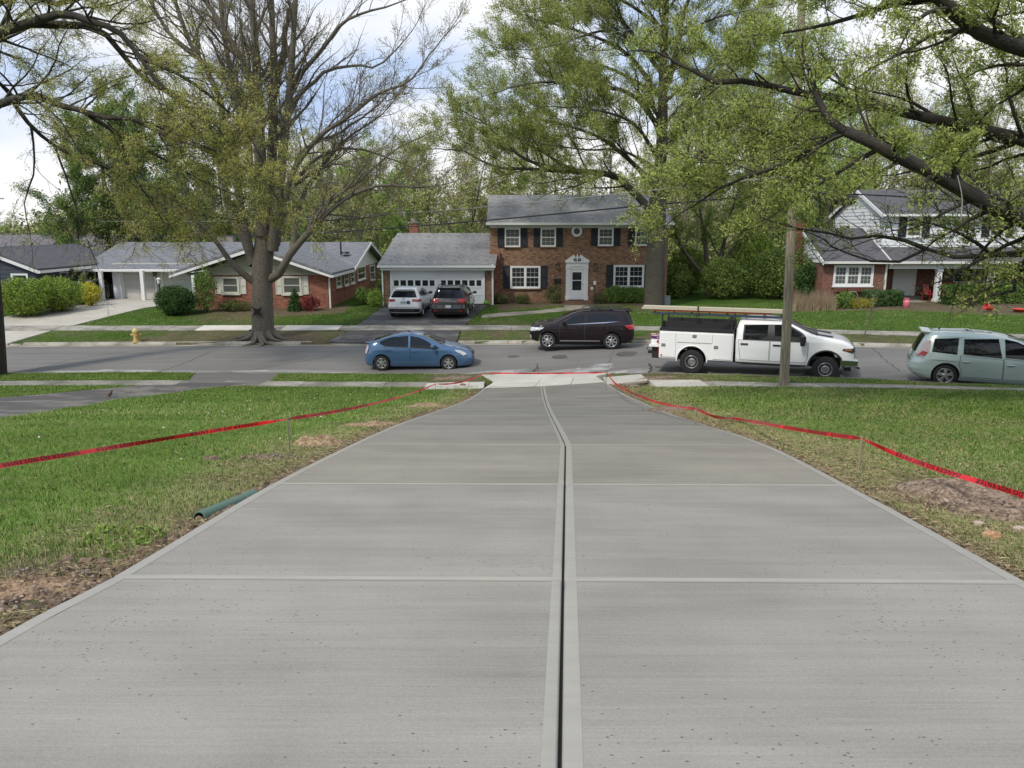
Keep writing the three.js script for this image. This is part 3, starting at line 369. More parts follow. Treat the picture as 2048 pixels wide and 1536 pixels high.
// ---- two-storey brown brick house with its double garage
{
  const D = 50, o = V(W(1155, 600, D).x, -3.25, -D), at = L(D, o);
  const h = thing('brick_house', 'two-storey brown brick house with black shutters and white pedimented door', 'house', o.toArray());
  const [xl] = at(981, 600), [xr] = at(1332, 600), [, ye] = at(1150, 446), dep = 8.4;
  span('wall', xl, xr, -0.8, ye, -dep, 0, M.brickBrown, h);
  const yr = W(1150, 390, D + dep / 2).y - o.y, oh = 0.45, ry = ye + 0.12;
  const roof = plate('roof', [V(xl - 0.2, ry - 0.12, oh), V(xr + 0.2, ry - 0.12, oh), V(xr + 0.2, yr, -dep / 2), V(xl - 0.2, yr, -dep / 2)], 0.16, M.shingleGrey, h);
  plate('roof', [V(xr + 0.2, ry - 0.12, -dep - oh), V(xl - 0.2, ry - 0.12, -dep - oh), V(xl - 0.2, yr, -dep / 2 - 0.002), V(xr + 0.2, yr, -dep / 2 - 0.002)], 0.16, M.shingleGrey, h);
  for (const x of [xl, xr]) plate('gable', [V(x, ye - 0.01, -0.02), V(x, ye - 0.01, -dep + 0.02), V(x, yr - 0.17, -dep / 2)], 0.03, M.offWhite, h);
  gutterAnd(h, xl - 0.25, xr + 0.25, ry - 0.1, oh + 0.01); span('soffit', xl - 0.2, xr + 0.2, ye - 0.1, ye - 0.04, 0, oh, M.offWhite, h); span('frieze_board', xl, xr, ye - 0.3, ye - 0.1, 0.002, 0.04, M.offWhite, h);
  { const [vx, vy] = at(1160, 392, 3); const v = mesh('vent_pipe', merge([new THREE.CylinderGeometry(0.12, 0.12, 0.5, 12).translate(0, 0.1, 0), new THREE.CylinderGeometry(0.2, 0.16, 0.12, 12).translate(0, 0.4, 0)]), M.steel, roof); v.position.set(vx, vy + 0.1, -3.6); }
  for (const [a, b, t, u] of [[1009.5, 1040.7, 447, 494], [1081, 1112, 447.5, 493.5], [1195.7, 1227.4, 446, 492], [1269.5, 1301, 446, 491.5]]) {
    const [x0, y0] = at(a, u), [x1, y1] = at(b, t); windowPart(h, (x0 + x1) / 2, y0, x1 - x0, Math.min(y1, ye - 0.31) - y0, 0.002, { glass: M.glassCurtain, sillM: M.brickDark });
    for (const s of [-1, 1]) shutterPart(h, (x0 + x1) / 2 + s * ((x1 - x0) / 2 + 0.235), y0, 0.43, Math.min(y1, ye - 0.31) - y0, 0.002, M.shutter);
  }
  for (const [a, b, t, u] of [[1020.4, 1081, 532, 577], [1226, 1288.6, 530, 575]]) {
    const [x0, y0] = at(a, u), [x1, y1] = at(b, t); windowPart(h, (x0 + x1) / 2, y0, x1 - x0, y1 - y0, 0.002, { units: 2, t: 0.1, sillM: M.brickDark });
    for (const s of [-1, 1]) shutterPart(h, (x0 + x1) / 2 + s * ((x1 - x0) / 2 + 0.235), y0 - 0.02, 0.43, y1 - y0 + 0.04, 0.002, M.shutter);
  }
  { const [x, y] = at(1153.5, 462.5), g = part('octagon_window', h); g.position.set(x, y, 0.002); const sh = new THREE.Shape(), hole = new THREE.Path(); for (let i = 0; i < 8; i++) { const a = (i + 0.5) * Math.PI / 4; sh[i ? 'lineTo' : 'moveTo'](Math.cos(a) * 0.35, Math.sin(a) * 0.35); hole[i ? 'lineTo' : 'moveTo'](Math.cos(a) * 0.22, Math.sin(a) * 0.22); } sh.holes.push(hole); mesh('frame', new THREE.ExtrudeGeometry(sh, { depth: 0.07, bevelEnabled: true, bevelSize: 0.012, bevelThickness: 0.012, bevelSegments: 1 }), M.white, g); mesh('pane', new THREE.CylinderGeometry(0.22, 0.22, 0.02, 8).rotateX(Math.PI / 2).rotateZ(Math.PI / 8).translate(0, 0, 0.02), M.glassCurtain, g); }
  { // door with pilasters and a broken pediment
    const [x0] = at(1131, 600), [x1] = at(1175, 600), [, yb] = at(1150, 600), [, yt] = at(1150, 523), [, yp] = at(1150, 511), xc = (x0 + x1) / 2, hw = (x1 - x0) / 2, g = part('door_surround', h), w = 0.26;
    const bits = []; for (const s of [-1, 1]) { const c = xc + s * (hw - w / 2); bits.push(spanG(c - w / 2, c + w / 2, yb, yt - 0.32, 0, 0.1), spanG(c - w / 2 - 0.03, c + w / 2 + 0.03, yb, yb + 0.28, 0, 0.13), spanG(c - w / 2 - 0.03, c + w / 2 + 0.03, yt - 0.42, yt - 0.321, 0, 0.13)); for (const k of [-0.07, 0, 0.07]) bits.push(spanG(c + k - 0.016, c + k + 0.016, yb + 0.3, yt - 0.46, 0.1, 0.115)); }
    bits.push(spanG(xc - hw, xc + hw, yt - 0.32, yt - 0.06, 0, 0.12), spanG(xc - hw - 0.06, xc + hw + 0.06, yt - 0.06, yt, 0, 0.2), spanG(xc - hw + w, xc + hw - w, yt - 0.5, yt - 0.32, 0, 0.06)); mesh('pilaster', merge(bits), M.white, g);
    const half = (s) => { const sh = new THREE.Shape(); sh.moveTo(s * (hw + 0.06), 0); sh.lineTo(s * 0.1, 0); sh.lineTo(s * 0.1, 0.26); sh.quadraticCurveTo(s * 0.16, 0.36, s * 0.22, yp - yt + 0.06); sh.lineTo(s * (hw + 0.06), 0.06); return new THREE.ExtrudeGeometry(sh, { depth: 0.16, bevelEnabled: false }).translate(xc, yt, 0.01); };
    mesh('pediment', merge([half(-1), half(1)]), M.white, g); mesh('finial', new THREE.LatheGeometry([[0, 0], [0.09, 0], [0.05, 0.06], [0.1, 0.2], [0.07, 0.32], [0.03, 0.36], [0.05, 0.42], [0, 0.5]].map(([a, b]) => new THREE.Vector2(a, b)), 14).translate(xc, yt, 0.12), M.white, g);
    for (const s of [-1, 1]) mesh('scroll', new THREE.TorusGeometry(0.07, 0.03, 8, 16).translate(xc + s * 0.15, yt + 0.12, 0.175), M.black, g);
    const dr = part('door', h), d0 = xc - 0.46, d1 = xc + 0.46, yd = yb + 0.02, yh = yt - 0.52; mesh('door_leaf', merge([spanG(d0, d1, yd, yh, 0.004, 0.05), spanG(d0 + 0.12, d1 - 0.12, yd + 0.1, yd + 0.5, 0.05, 0.06)]), mat([0.66, 0.68, 0.70], 0.5), dr);
    mesh('pane', spanG(d0 + 0.17, d1 - 0.17, yd + 0.62, yd + 1.22, 0.05, 0.062), M.glass, dr); mesh('pane', spanG(d0 + 0.17, d1 - 0.17, yd + 1.28, yh - 0.16, 0.05, 0.062), M.glass, dr); mesh('door_handle', new THREE.SphereGeometry(0.035, 10, 8).translate(d1 - 0.07, yd + 1.0, 0.1), M.steel, dr); span('door_mat', xc - 0.55, xc + 0.45, yb + 0.004, yb + 0.05, 0.16, 0.5, mat([0.05, 0.04, 0.035], 1), h);
    mesh('doorstep', merge([spanG(xc - hw - 0.3, xc + hw + 0.3, yb - 0.18, yb, 0.002, 1.0), spanG(xc - hw - 0.6, xc + hw + 0.6, yb - 0.5, yb - 0.181, 0.003, 1.4)]), M.brickDark, h);
    const brass = mat([0.10, 0.045, 0.025], 0.4, { metalness: 0.4 }); for (const px of [1115.5, 1190.5]) { const [lx, ly] = at(px, 539); lantern(h, lx, ly, 0.002, brass, 1.1); }
    const [fx, fy] = at(1115, 563); const bk = part('wall_planter', h); mesh('planter_box', merge([spanG(fx - 0.24, fx + 0.24, fy, fy + 0.2, 0.01, 0.24), spanG(fx - 0.2, fx - 0.15, fy - 0.15, fy, 0.01, 0.1), spanG(fx + 0.15, fx + 0.2, fy - 0.15, fy, 0.01, 0.1)]), M.black, bk);
  }
  const [ax] = at(1000, 600); span('brick_pier', xl - 0.02, ax, -0.8, at(1000, 503)[1], 0.002, 0.35, M.brickRed, h);
  // garage wing
  const gD = 48.5, gat = (px, py, dd = 0) => { const p = W(px, py, gD + dd); return [p.x - o.x, p.y - o.y]; }, gz = 1.5, g = h;
  const [gl] = gat(768, 600), [gr] = gat(987, 600), [, gt] = gat(880, 535), gb = -0.6;
  span('garage_wall', gl, gr, gb, gt, -5.5, gz, M.brickBrown, g);
  const [e0] = gat(757, 528), [e1] = gat(991, 528), [r0, ry2] = [W(795, 466, 53).x - o.x, W(880, 466, 53).y - o.y], ey = gt + 0.18, zr = -3.0;
  plate('garage_roof', [V(e0, ey, gz + 0.45), V(e1, ey, gz + 0.45), V(e1 + 0.15, lerp(ey, ry2, 0.45), lerp(gz + 0.45, zr, 0.45)), V(xl + 0.1, lerp(ey, ry2, 0.5), lerp(gz + 0.45, zr, 0.5)), V(xl + 0.05, ry2, zr), V(r0, ry2, zr)], 0.15, M.shingleGrey, g);
  plate('garage_roof', [V(xl, ey, zr * 2 - gz), V(e0, ey, zr * 2 - gz), V(r0, ry2, zr - 0.004), V(xl, ry2, zr - 0.004)], 0.15, M.shingleGrey, g);
  plate('garage_gable', [V(gl + 0.01, gt, gz - 0.05), V(gl + 0.01, gt, zr * 2 - gz + 0.4), V(lerp(gl, r0, 0.5), ry2 - 0.3, zr)], 0.05, M.white, g);
  gutterAnd(g, e0, e1, ey - 0.02, gz + 0.46); span('fascia', gl - 0.1, gr + 0.05, gt - 0.16, gt + 0.03, gz + 0.002, gz + 0.42, M.offWhite, g);
  for (const [a, b, n] of [[786, 872, 792.4], [880, 965.6, 885.6]]) {
    const dr = part('garage_door', g), [x0, y0] = gat(a, 607.5), [x1, y1] = gat(b, 541), z = gz + 0.004, w = x1 - x0, tr = 0.1;
    mesh('door_trim', merge([spanG(x0 - 0.12, x0, y0, y1 + 0.14, z, z + 0.09), spanG(x1, x1 + 0.12, y0, y1 + 0.14, z, z + 0.09), spanG(x0, x1, y1, y1 + 0.14, z, z + 0.09)]), M.white, dr);
    const rows = 4, rh = (y1 - y0) / rows; const cols = 6, cw = w / cols;
    for (let r = 0; r < rows; r++) { const ya = y0 + r * rh + 0.006, yb = y0 + (r + 1) * rh - 0.006, bits = [spanG(x0, x1, ya, yb, z, z + 0.03)]; for (let c = 0; c <= cols; c++) { const cx = clamp(x0 + c * cw, x0 + 0.05, x1 - 0.05); bits.push(spanG(cx - 0.05, cx + 0.05, ya, yb, z + 0.03, z + 0.05)); } bits.push(spanG(x0, x1, ya, ya + 0.07, z + 0.03, z + 0.049), spanG(x0, x1, yb - 0.07, yb, z + 0.03, z + 0.049)); const pn = mesh('door_panel', merge(bits), M.white, dr); if (r === 2) for (let c = 0; c < cols; c++) mesh('pane', spanG(x0 + c * cw + 0.06, x0 + (c + 1) * cw - 0.06, ya + 0.08, yb - 0.08, z + 0.031, z + 0.042), M.glass, pn); }
  }
  { const [lx, ly] = gat(973.5, 552); lantern(g, lx, ly, gz + 0.002, M.black, 1.1); const [dx, dy] = gat(985, 531), dx2 = gat(985, 606)[1]; mesh('downspout', merge([spanG(dx - 0.05, dx + 0.05, dx2 - 0.1, dy, gz + 0.005, gz + 0.09), spanG(dx - 0.05, dx + 0.05, dy, dy + 0.09, gz + 0.005, gz + 0.5)]), M.white, g); const [ex] = gat(769, 600); mesh('downspout', spanG(ex - 0.12, ex - 0.03, gb + 0.1, gt, gz + 0.005, gz + 0.09), M.white, g); }
  const c0 = W(818, 440, 54.5), c1 = W(836, 466, 54.5), ch = part('chimney', h); const cxm = (c0.x + c1.x) / 2 - o.x, cw2 = c1.x - c0.x; span('chimney_stack', cxm - cw2 / 2, cxm + cw2 / 2, ry2 - 1.2, c0.y - o.y - 0.22, -5.1, -4.4, M.brickRed, ch); span('chimney_cap', cxm - cw2 / 2 - 0.07, cxm + cw2 / 2 + 0.07, c0.y - o.y - 0.22, c0.y - o.y - 0.12, -5.17, -4.33, M.oldConcrete, ch); mesh('chimney_pot', new THREE.CylinderGeometry(0.2, 0.22, 0.24, 14).translate(cxm, c0.y - o.y, -4.75), M.oldConcrete, ch);
}
// ---- single-storey red brick house with carport
{
  const D = 47, o = V(W(515, 610, D).x, -3.3, -D), at = L(D, o);
  const h = thing('ranch_house', 'low red brick house with a wide front gable, grey roof and open carport', 'house', o.toArray());
  const [gl] = at(392, 600), [gr] = at(657, 600), [, ye] = at(515, 549.5), bz = -5.5;
  span('wall', gl, gr, -0.7, ye, bz - 11, 0, M.brickRed, h);
  const [el] = at(349, 551), [er] = at(669, 550), [xa, ya] = at(511, 495), oz = 0.75, yl = ye + 0.02, dep = -12;
  plate('roof', [V(el, yl, oz), V(xa, ya, oz), V(xa, ya, dep), V(el, yl, dep)].reverse(), 0.14, M.shingleBlue, h);
  plate('roof', [V(xa + 0.004, ya, oz), V(er, yl, oz), V(er, yl, bz - 0.2), V(xa + 0.004, ya, dep)].reverse(), 0.14, M.shingleBlue, h);
  const rk = 0.16; plate('barge_board', [V(el, yl - 0.02, oz + 0.012), V(xa, ya - 0.02, oz + 0.012), V(xa, ya - rk - 0.05, oz + 0.012), V(el, yl - rk, oz + 0.012)], 0.03, M.white, h); plate('barge_board', [V(er, yl - 0.02, oz + 0.012), V(xa, ya - 0.02, oz + 0.012), V(xa, ya - rk - 0.05, oz + 0.012), V(er, yl - rk, oz + 0.012)].reverse(), 0.03, M.white, h);
  lapSiding(h, [[gl, ye], [gr, ye], [xa, ye + (ya - ye) * 0.83]], 0.004, M.olive, 0.28); span('trim_board', gl - 0.4, gr + 0.1, ye - 0.02, ye + 0.14, 0.036, 0.07, M.olive, h);
  plate('gable', [V(gl + 0.02, ye, 0), V(gr - 0.02, ye, 0), V(xa, ya - 0.2, 0)], 0.1, M.olive, h);
  for (const [a, b, t, u, s0, s1, s2, s3] of [[445, 477.5, 552.5, 588, 430.7, 442.5, 477.6, 490.5], [566, 602.5, 551.5, 589, 554, 566, 601, 615.5]]) {
    const [x0, y0] = at(a, u), [x1, y1] = at(b, t); windowPart(h, (x0 + x1) / 2, y0, x1 - x0, y1 - y0 - 0.03, 0.002, { grid: null, frame: M.cream, glass: M.glassCurtain, t: 0.1 });
    for (const s of [-1, 1]) shutterPart(h, (x0 + x1) / 2 + s * ((x1 - x0) / 2 + 0.22), y0, 0.38, y1 - y0 - 0.03, 0.002, M.cream);
  }
  { const [dx, dy] = at(658.5, 556), yb = at(658, 618)[1]; mesh('downspout', merge([spanG(dx - 0.045, dx + 0.045, yb, dy, 0.004, 0.09), spanG(dx, er - 0.1, dy, dy + 0.09, 0.004, 0.09)]), M.offWhite, h); gutterAnd(h, 0, 0.01, 0, -50); mesh('gutter', spanG(er - 0.02, er + 0.1, yl - 0.14, yl - 0.01, bz - 0.2, oz), M.white, h); }
  // side wall windows, facing right
  for (const [a, b, t, u] of [[680, 689, 551, 574], [695.5, 703.5, 546, 570.6], [707.5, 715, 542, 566.7], [722, 737, 533, 559], [746.5, 755.5, 530, 560]]) { const X = gr + o.x, d0 = Math.abs(X) * 1513 / (1024 - a), d1 = Math.abs(X) * 1513 / (1024 - b), dm = (d0 + d1) / 2, y0 = W(a, u, dm).y - o.y, y1 = W(a, t, dm).y - o.y; windowPart(h, gr + 0.002, y0, Math.max(0.55, d1 - d0), y1 - y0, -(dm - D), { turn: Math.PI / 2, grid: null }); }
  // main roof running along the street
  const dE = 52.5, dR = 59, [, ] = at(0, 0), yE = W(400, 537, dE).y - o.y, yR = W(500, 484, dR).y - o.y, mL = W(157, 538, dE).x - o.x, mLr = W(240, 484, dR).x - o.x, mR = gr + 0.55, zE = -(dE - D), zR = -(dR - D), zB = zR * 2 - zE;
  plate('roof', [V(mL, yE, zE), V(mR, yE, zE), V(mR, yR, zR), V(mLr, yR, zR)], 0.14, M.shingleBlue, h); plate('roof', [V(mR, yE, zB), V(mL, yE, zB), V(mLr, yR, zR - 0.004), V(mR, yR, zR - 0.004)], 0.14, M.shingleBlue, h);
  span('gutter', mL - 0.05, el + 0.9, yE - 0.2, yE - 0.03, zE, zE + 0.1, M.white, h);
  const bb = (a, b) => plate('barge_board', [a, b, b.clone().add(V(0, -0.2, 0)), a.clone().add(V(0, -0.2, 0))], 0.04, M.white, h); bb(V(mR + 0.01, yE, zE), V(mR + 0.01, yR, zR)); bb(V(mR + 0.01, yR, zR), V(mR + 0.01, yE, zB));
  { const sg = part('side_gable', h); sg.position.set(gr + 0.004, 0, zR); sg.rotation.y = Math.PI / 2; lapSiding(sg, [[zE - zR + 0.0 < 0 ? 0 : -(zE - zR) + 0.4, ye], [(zE - zR) - 0.4, ye], [0, yR - 0.3]], 0.0, M.siding, 0.25); mesh('gable_backing', plateG([V(-(zE - zR), ye - 0.05, 0), V(zE - zR, ye - 0.05, 0), V(0, yR - 0.16, 0)], 0.1), M.siding, sg); }
  span('wall', gr - 0.5, gr + 0.001, -0.7, ye, zB + 0.6, bz - 11.02, M.brickRed, h);
  { const p = W(682, 508, 55.5); const v = mesh('vent_pipe', merge([new THREE.CylinderGeometry(0.06, 0.06, 0.9, 10).translate(0, 0.2, 0), new THREE.CylinderGeometry(0.25, 0.3, 0.14, 12).translate(0.35, -0.1, 0.1)]), M.black, h); v.position.set(p.x - o.x, p.y - o.y + 0.2, p.z - o.z); }
  { const c = W(450, 468, 60); span('chimney', c.x - o.x - 0.6, c.x - o.x + 0.6, yR - 0.6, yR + 0.45, zR - 1.6, zR - 0.9, M.oldConcrete, h); }
  // carport: posts, back wall, garage door
  const cd = 53.5, cz = -(cd - D), c = (px, py) => { const p = W(px, py, cd); return [p.x - o.x, p.y - o.y]; };
  const yf = G(-25, 53) - o.y; span('carport_wall', c(228, 570)[0], gl + 0.2, yf - 0.3, yE + 0.3, cz - 0.2, cz, M.cream, h);
  { const [x0] = c(231, 570), [x1] = c(247, 570), g = part('siding_pier', h); lapSiding(g, [[x0, yf], [x1, yf], [x1, yE], [x0, yE]], cz + 0.3, M.siding, 0.2); span('pier_core', x0, x1, yf - 0.2, yE, cz + 0.002, cz + 0.299, M.siding, g); }
  for (const [a, b] of [[249, 311], [328, 386]]) { const [x0] = c(a, 570), [x1] = c(b, 570), g = part('garage_door', h), hh = (yE - 0.35 - yf) / 4; for (let r = 0; r < 4; r++) { const bits = [spanG(x0, x1, yf + r * hh + 0.008, yf + (r + 1) * hh - 0.008, cz + 0.002, cz + 0.04)]; const n = 4, w = (x1 - x0) / n; for (let k = 0; k < n; k++) bits.push(spanG(x0 + k * w + 0.1, x0 + (k + 1) * w - 0.1, yf + r * hh + 0.1, yf + (r + 1) * hh - 0.1, cz + 0.04, cz + 0.055)); mesh('door_panel', merge(bits), mat([0.50, 0.50, 0.48], 0.6), g); } mesh('door_trim', merge([spanG(x0 - 0.1, x0 - 0.01, yf, yE - 0.2, cz + 0.003, cz + 0.08), spanG(x1 + 0.01, x1 + 0.1, yf, yE - 0.2, cz + 0.003, cz + 0.08), spanG(x0, x1, yE - 0.34, yE - 0.2, cz + 0.003, cz + 0.08)]), M.white, g); }
  { const [lx, ly] = c(313, 552); lantern(h, lx, ly, cz + 0.1, M.black, 1.3); }
  for (const [px, pb] of [[202, 599], [284.5, 606], [387, 606]]) { const p = W(px, 570, dE - 0.3), y0 = G(p.x, dE - 0.3) - o.y; span('carport_post', p.x - o.x - 0.11, p.x - o.x + 0.11, y0 - 0.1, yE - 0.1, zE + 0.1, zE + 0.32, M.white, h); }
  plate('carport_ceiling', [V(mL + 0.1, yE - 0.12, zE), V(gl + 0.5, yE - 0.12, zE), V(gl + 0.5, yE - 0.12, cz), V(mL + 0.1, yE - 0.12, cz)], 0.05, M.cream, h);
}
// ---- right-hand house: brick wing with chimney, white upper storey, porch
{
  const D = 45, o = V(W(1705, 605, D).x, -2.9, -D), at = L(D, o);
  const h = thing('porch_house', 'brick and white clapboard house with a dark roof, chimney and pillared porch', 'house', o.toArray());
  const [wl] = at(1641, 600), [wr] = at(1765, 600), [, ye] = at(1700, 523), wd = 7.4;
  span('wall', wl, wr, -0.7, ye, -wd, 0, M.brickDark, h);
  const ridge = W(1650, 456, D + wd / 2).y - o.y, zr = -wd / 2, oh = 0.35;
  plate('roof', [V(wl - 0.15, ye, oh), V(wr + 0.1, ye, oh), V(wr + 0.1, ridge, zr), V(wl - 0.15, ridge, zr)], 0.14, M.shingleDark, h); plate('roof', [V(wr + 0.1, ye, -wd - oh), V(wl - 0.15, ye, -wd - oh), V(wl - 0.15, ridge, zr - 0.004), V(wr + 0.1, ridge, zr - 0.004)], 0.14, M.shingleDark, h);
  gutterAnd(h, wl - 0.15, wr + 0.1, ye + 0.03, oh + 0.01, M.offWhite);
  const side = (name, x, z0, z1, yb, yt, m) => { const g = part(name, h); g.position.set(x, 0, (z0 + z1) / 2); g.rotation.y = -Math.PI / 2; const hw = (z0 - z1) / 2; lapSiding(g, [[-hw, yb], [hw, yb], [0, yt]], 0.002, m, 0.22); mesh('gable_backing', plateG([V(-hw, yb, 0), V(hw, yb, 0), V(0, yt, 0)], 0.05), m, g); return g; };
  side('side_gable', wl - 0.004, 0.1, -wd - 0.1, ye - 0.1, ridge - 0.16, M.siding);
  const barge = (x, z0, y0, z1, y1) => plate('barge_board', [V(x, y0 + 0.02, z0), V(x, y1 + 0.02, z1), V(x, y1 - 0.2, z1), V(x, y0 - 0.2, z0)], 0.05, M.white, h);
  barge(wl - 0.16, oh, ye, zr, ridge); barge(wl - 0.16, zr, ridge, -wd - oh, ye); barge(wr + 0.16, oh, ye, zr, ridge);
  { const c = part('chimney', h), x1 = wl - 0.02, x0 = x1 - 0.62, z = zr + 0.5; span('chimney_stack', x0, x1, -0.7, W(1603, 438, D + 3).y - o.y, z - 0.95, z, M.brickRed, c); span('chimney_base', x0 - 0.05, x1, -0.7, ye - 0.9, z - 1.5, z + 0.5, M.brickRed, c); span('chimney_cap', x0 - 0.06, x1 + 0.06, W(1603, 438, D + 3).y - o.y, W(1603, 433, D + 3).y - o.y, z - 1.02, z + 0.07, M.oldConcrete, c); }
  { const [x0, y0] = at(1664.7, 572), [x1, y1] = at(1748, 530); windowPart(h, (x0 + x1) / 2, y0, x1 - x0, y1 - y0, 0.002, { units: 3, t: 0.11, glass: M.glassCurtain }); for (const [a, b] of [[1665, 1690], [1692, 1716], [1717, 1740]]) { const [p, q] = at(a, 583), [r] = at(b, 583); span('window_box', p, r, q, q + 0.22, 0.003, 0.25, mat([0.13, 0.05, 0.03], 0.8), h); } }
  const [dx] = at(1766, 600); span('downspout', dx - 0.05, dx + 0.05, -0.4, ye - 0.1, 0.004, 0.09, M.offWhite, h);
  // upper storey
  const uD = 47.4, uz = -(uD - D), ul = W(1763, 480, uD).x - o.x, ur = ul + 11.5, uy = W(1800, 429, uD).y - o.y, ud = 7.2, ur2 = W(1850, 379, uD + ud / 2).y - o.y, uzr = uz - ud / 2;
  span('upper_wall', ul, ur, ye - 0.6, uy, uz - ud, uz, M.siding, h);
  { const g = part('front_siding', h); lapSiding(g, [[ul, ye + 0.2], [ur, ye + 0.2], [ur, uy - 0.1], [ul, uy - 0.1]], uz + 0.002, M.siding, 0.22); }
  { const g = part('side_siding', h); g.position.set(ul - 0.002, 0, uz - ud / 2); g.rotation.y = -Math.PI / 2; lapSiding(g, [[-ud / 2, ye - 0.2], [ud / 2, ye - 0.2], [ud / 2, uy], [-ud / 2, uy]], 0.002, M.siding, 0.22); windowPart(g, -1.2, uy - 1.5, 0.9, 0.9, 0.034, { grid: null }); }
  side('side_gable', ul - 0.004, uz, uz - ud, uy - 0.02, ur2 - 0.16, M.siding);
  plate('roof', [V(ul - 0.25, uy, uz + 0.4), V(ur + 0.25, uy, uz + 0.4), V(ur + 0.25, ur2, uzr), V(ul - 0.25, ur2, uzr)], 0.14, M.shingleDark, h); plate('roof', [V(ur + 0.25, uy, uz - ud - 0.4), V(ul - 0.25, uy, uz - ud - 0.4), V(ul - 0.25, ur2, uzr - 0.004), V(ur + 0.25, ur2, uzr - 0.004)], 0.14, M.shingleDark, h);
  gutterAnd(h, ul - 0.25, ur + 0.25, uy + 0.03, uz + 0.41); barge(ul - 0.26, uz + 0.4, uy, uzr, ur2); barge(ul - 0.26, uzr, ur2, uz - ud - 0.4, uy); span('soffit', ul, ur, uy - 0.12, uy - 0.06, uz, uz + 0.4, M.white, h);
  const ua = (px, py) => { const p = W(px, py, uD); return [p.x - o.x, p.y - o.y]; };
  for (const [a, b] of [[1811, 1845], [1977, 2012]]) { const [x0, y0] = ua(a, 474), [x1, y1] = ua(b, 434); windowPart(h, (x0 + x1) / 2, y0, x1 - x0, y1 - y0, uz + 0.034, { glass: M.glassCurtain }); for (const s of [-1, 1]) shutterPart(h, (x0 + x1) / 2 + s * ((x1 - x0) / 2 + 0.26), y0, 0.46, y1 - y0, uz + 0.034, M.shutter); }
  // porch
  const pr = W(1850, 494, uD).y - o.y, pe = ye, pz = 0.2; plate('porch_roof', [V(wr + 0.2, pe, pz), V(ur + 0.6, pe, pz), V(ur + 0.6, pr, uz + 0.05), V(wr + 0.2, pr, uz + 0.05)], 0.13, M.shingleDark, h); span('porch_beam', wr + 0.2, ur + 0.5, pe - 0.42, pe - 0.14, -0.22, -0.02, M.offWhite, h); gutterAnd(h, wr + 0.25, ur + 0.6, pe + 0.02, pz + 0.01, M.offWhite);
  span('porch_wall', wr, ur, -0.7, pe, uz - 0.5, uz + 0.001, M.brickDark, h); const fl = at(1850, 604)[1]; span('porch_floor', wr + 0.02, ur, fl - 0.6, fl, uz, 0.1, M.oldConcrete, h);
  for (const px of [1875, 1980, 2085]) { const [x] = at(px, 600), g = part('porch_column', h); mesh('column_shaft', merge([spanG(x - 0.14, x + 0.14, fl, pe - 0.42, -0.3, -0.04), spanG(x - 0.19, x + 0.19, fl, fl + 0.15, -0.35, 0.01), spanG(x - 0.18, x + 0.18, pe - 0.56, pe - 0.42, -0.34, 0.0)]), M.white, g); const r = rng(px), iv = []; for (let y = fl + 0.4; y < pe - 0.6; y += 0.09) iv.push(new THREE.CircleGeometry(0.05, 5).translate(x + (r() - 0.5) * 0.16, y, -0.035)); mesh('ivy_pattern', merge(iv), mat([0.05, 0.06, 0.04], 0.8), g); }
  { const [x0] = ua(1782, 590), [x1] = ua(1828, 590), g = part('door', h); span('door_leaf', x0, x1, fl, fl + 2.1, uz + 0.003, uz + 0.05, M.white, g); span('door_step', x0 - 0.2, x1 + 0.2, fl, fl + 0.17, uz + 0.06, uz + 0.6, M.oldConcrete, h); }
  { const [x0, y0] = ua(1905, 566), [x1, y1] = ua(1950, 528); windowPart(h, (x0 + x1) / 2, y0, x1 - x0, y1 - y0, uz + 0.003, { grid: null }); const [x2] = ua(1965, 566), [x3] = ua(2003, 566); windowPart(h, (x2 + x3) / 2, y0, x3 - x2, y1 - y0, uz + 0.003, { grid: null }); }
  const pf = (px, py, dz) => { const p = W(px, py, D + 0.8 + dz); return [p.x, o.y + fl, p.z]; };
  { const b = thing('porch_bench', 'red cushioned bench on the porch under the brick wall', 'bench', pf(1908, 590, 0.6)); mesh('seat', new RoundedBoxGeometry(1.9, 0.22, 0.55, 2, 0.06).translate(0, 0.4, 0), M.red, b); mesh('backrest', new RoundedBoxGeometry(1.9, 0.55, 0.14, 2, 0.05).translate(0, 0.75, -0.24), M.red, b); for (const x of [-0.85, 0.85]) for (const z of [-0.2, 0.2]) mesh('leg', boxG(0.06, 0.3, 0.06, x, 0, z), M.black, b); const p = mesh('cushion', new RoundedBoxGeometry(0.5, 0.42, 0.14, 2, 0.06).rotateX(-0.3).translate(0, 0.7, -0.02), mat([0.35, 0.3, 0.28], 0.9)); p.position.set(...pf(1926, 590, 0.6)); tag(p, 'pale patterned cushion leaning on the red porch bench', 'cushion'); }
  { const c = thing('metal_chair', 'red metal lawn chair beside the white porch column', 'chair', pf(1857, 602, 0.0), 0.4); const tube = (pts, r = 0.018) => new THREE.TubeGeometry(new THREE.CatmullRomCurve3(pts.map((p) => V(...p))), 14, r, 6); mesh('seat', new RoundedBoxGeometry(0.5, 0.03, 0.46, 1, 0.01).translate(0, 0.4, 0), M.red, c); mesh('backrest', new RoundedBoxGeometry(0.5, 0.5, 0.03, 1, 0.01).rotateX(-0.2).translate(0, 0.7, -0.26), M.red, c); for (const s of [-1, 1]) { mesh('armrest', tube([[s * 0.27, 0, 0.24], [s * 0.27, 0.58, 0.26], [s * 0.27, 0.62, 0], [s * 0.27, 0.58, -0.22]]), M.red, c); mesh('leg', tube([[s * 0.24, 0, -0.28], [s * 0.24, 0.4, -0.2]]), M.red, c); } }
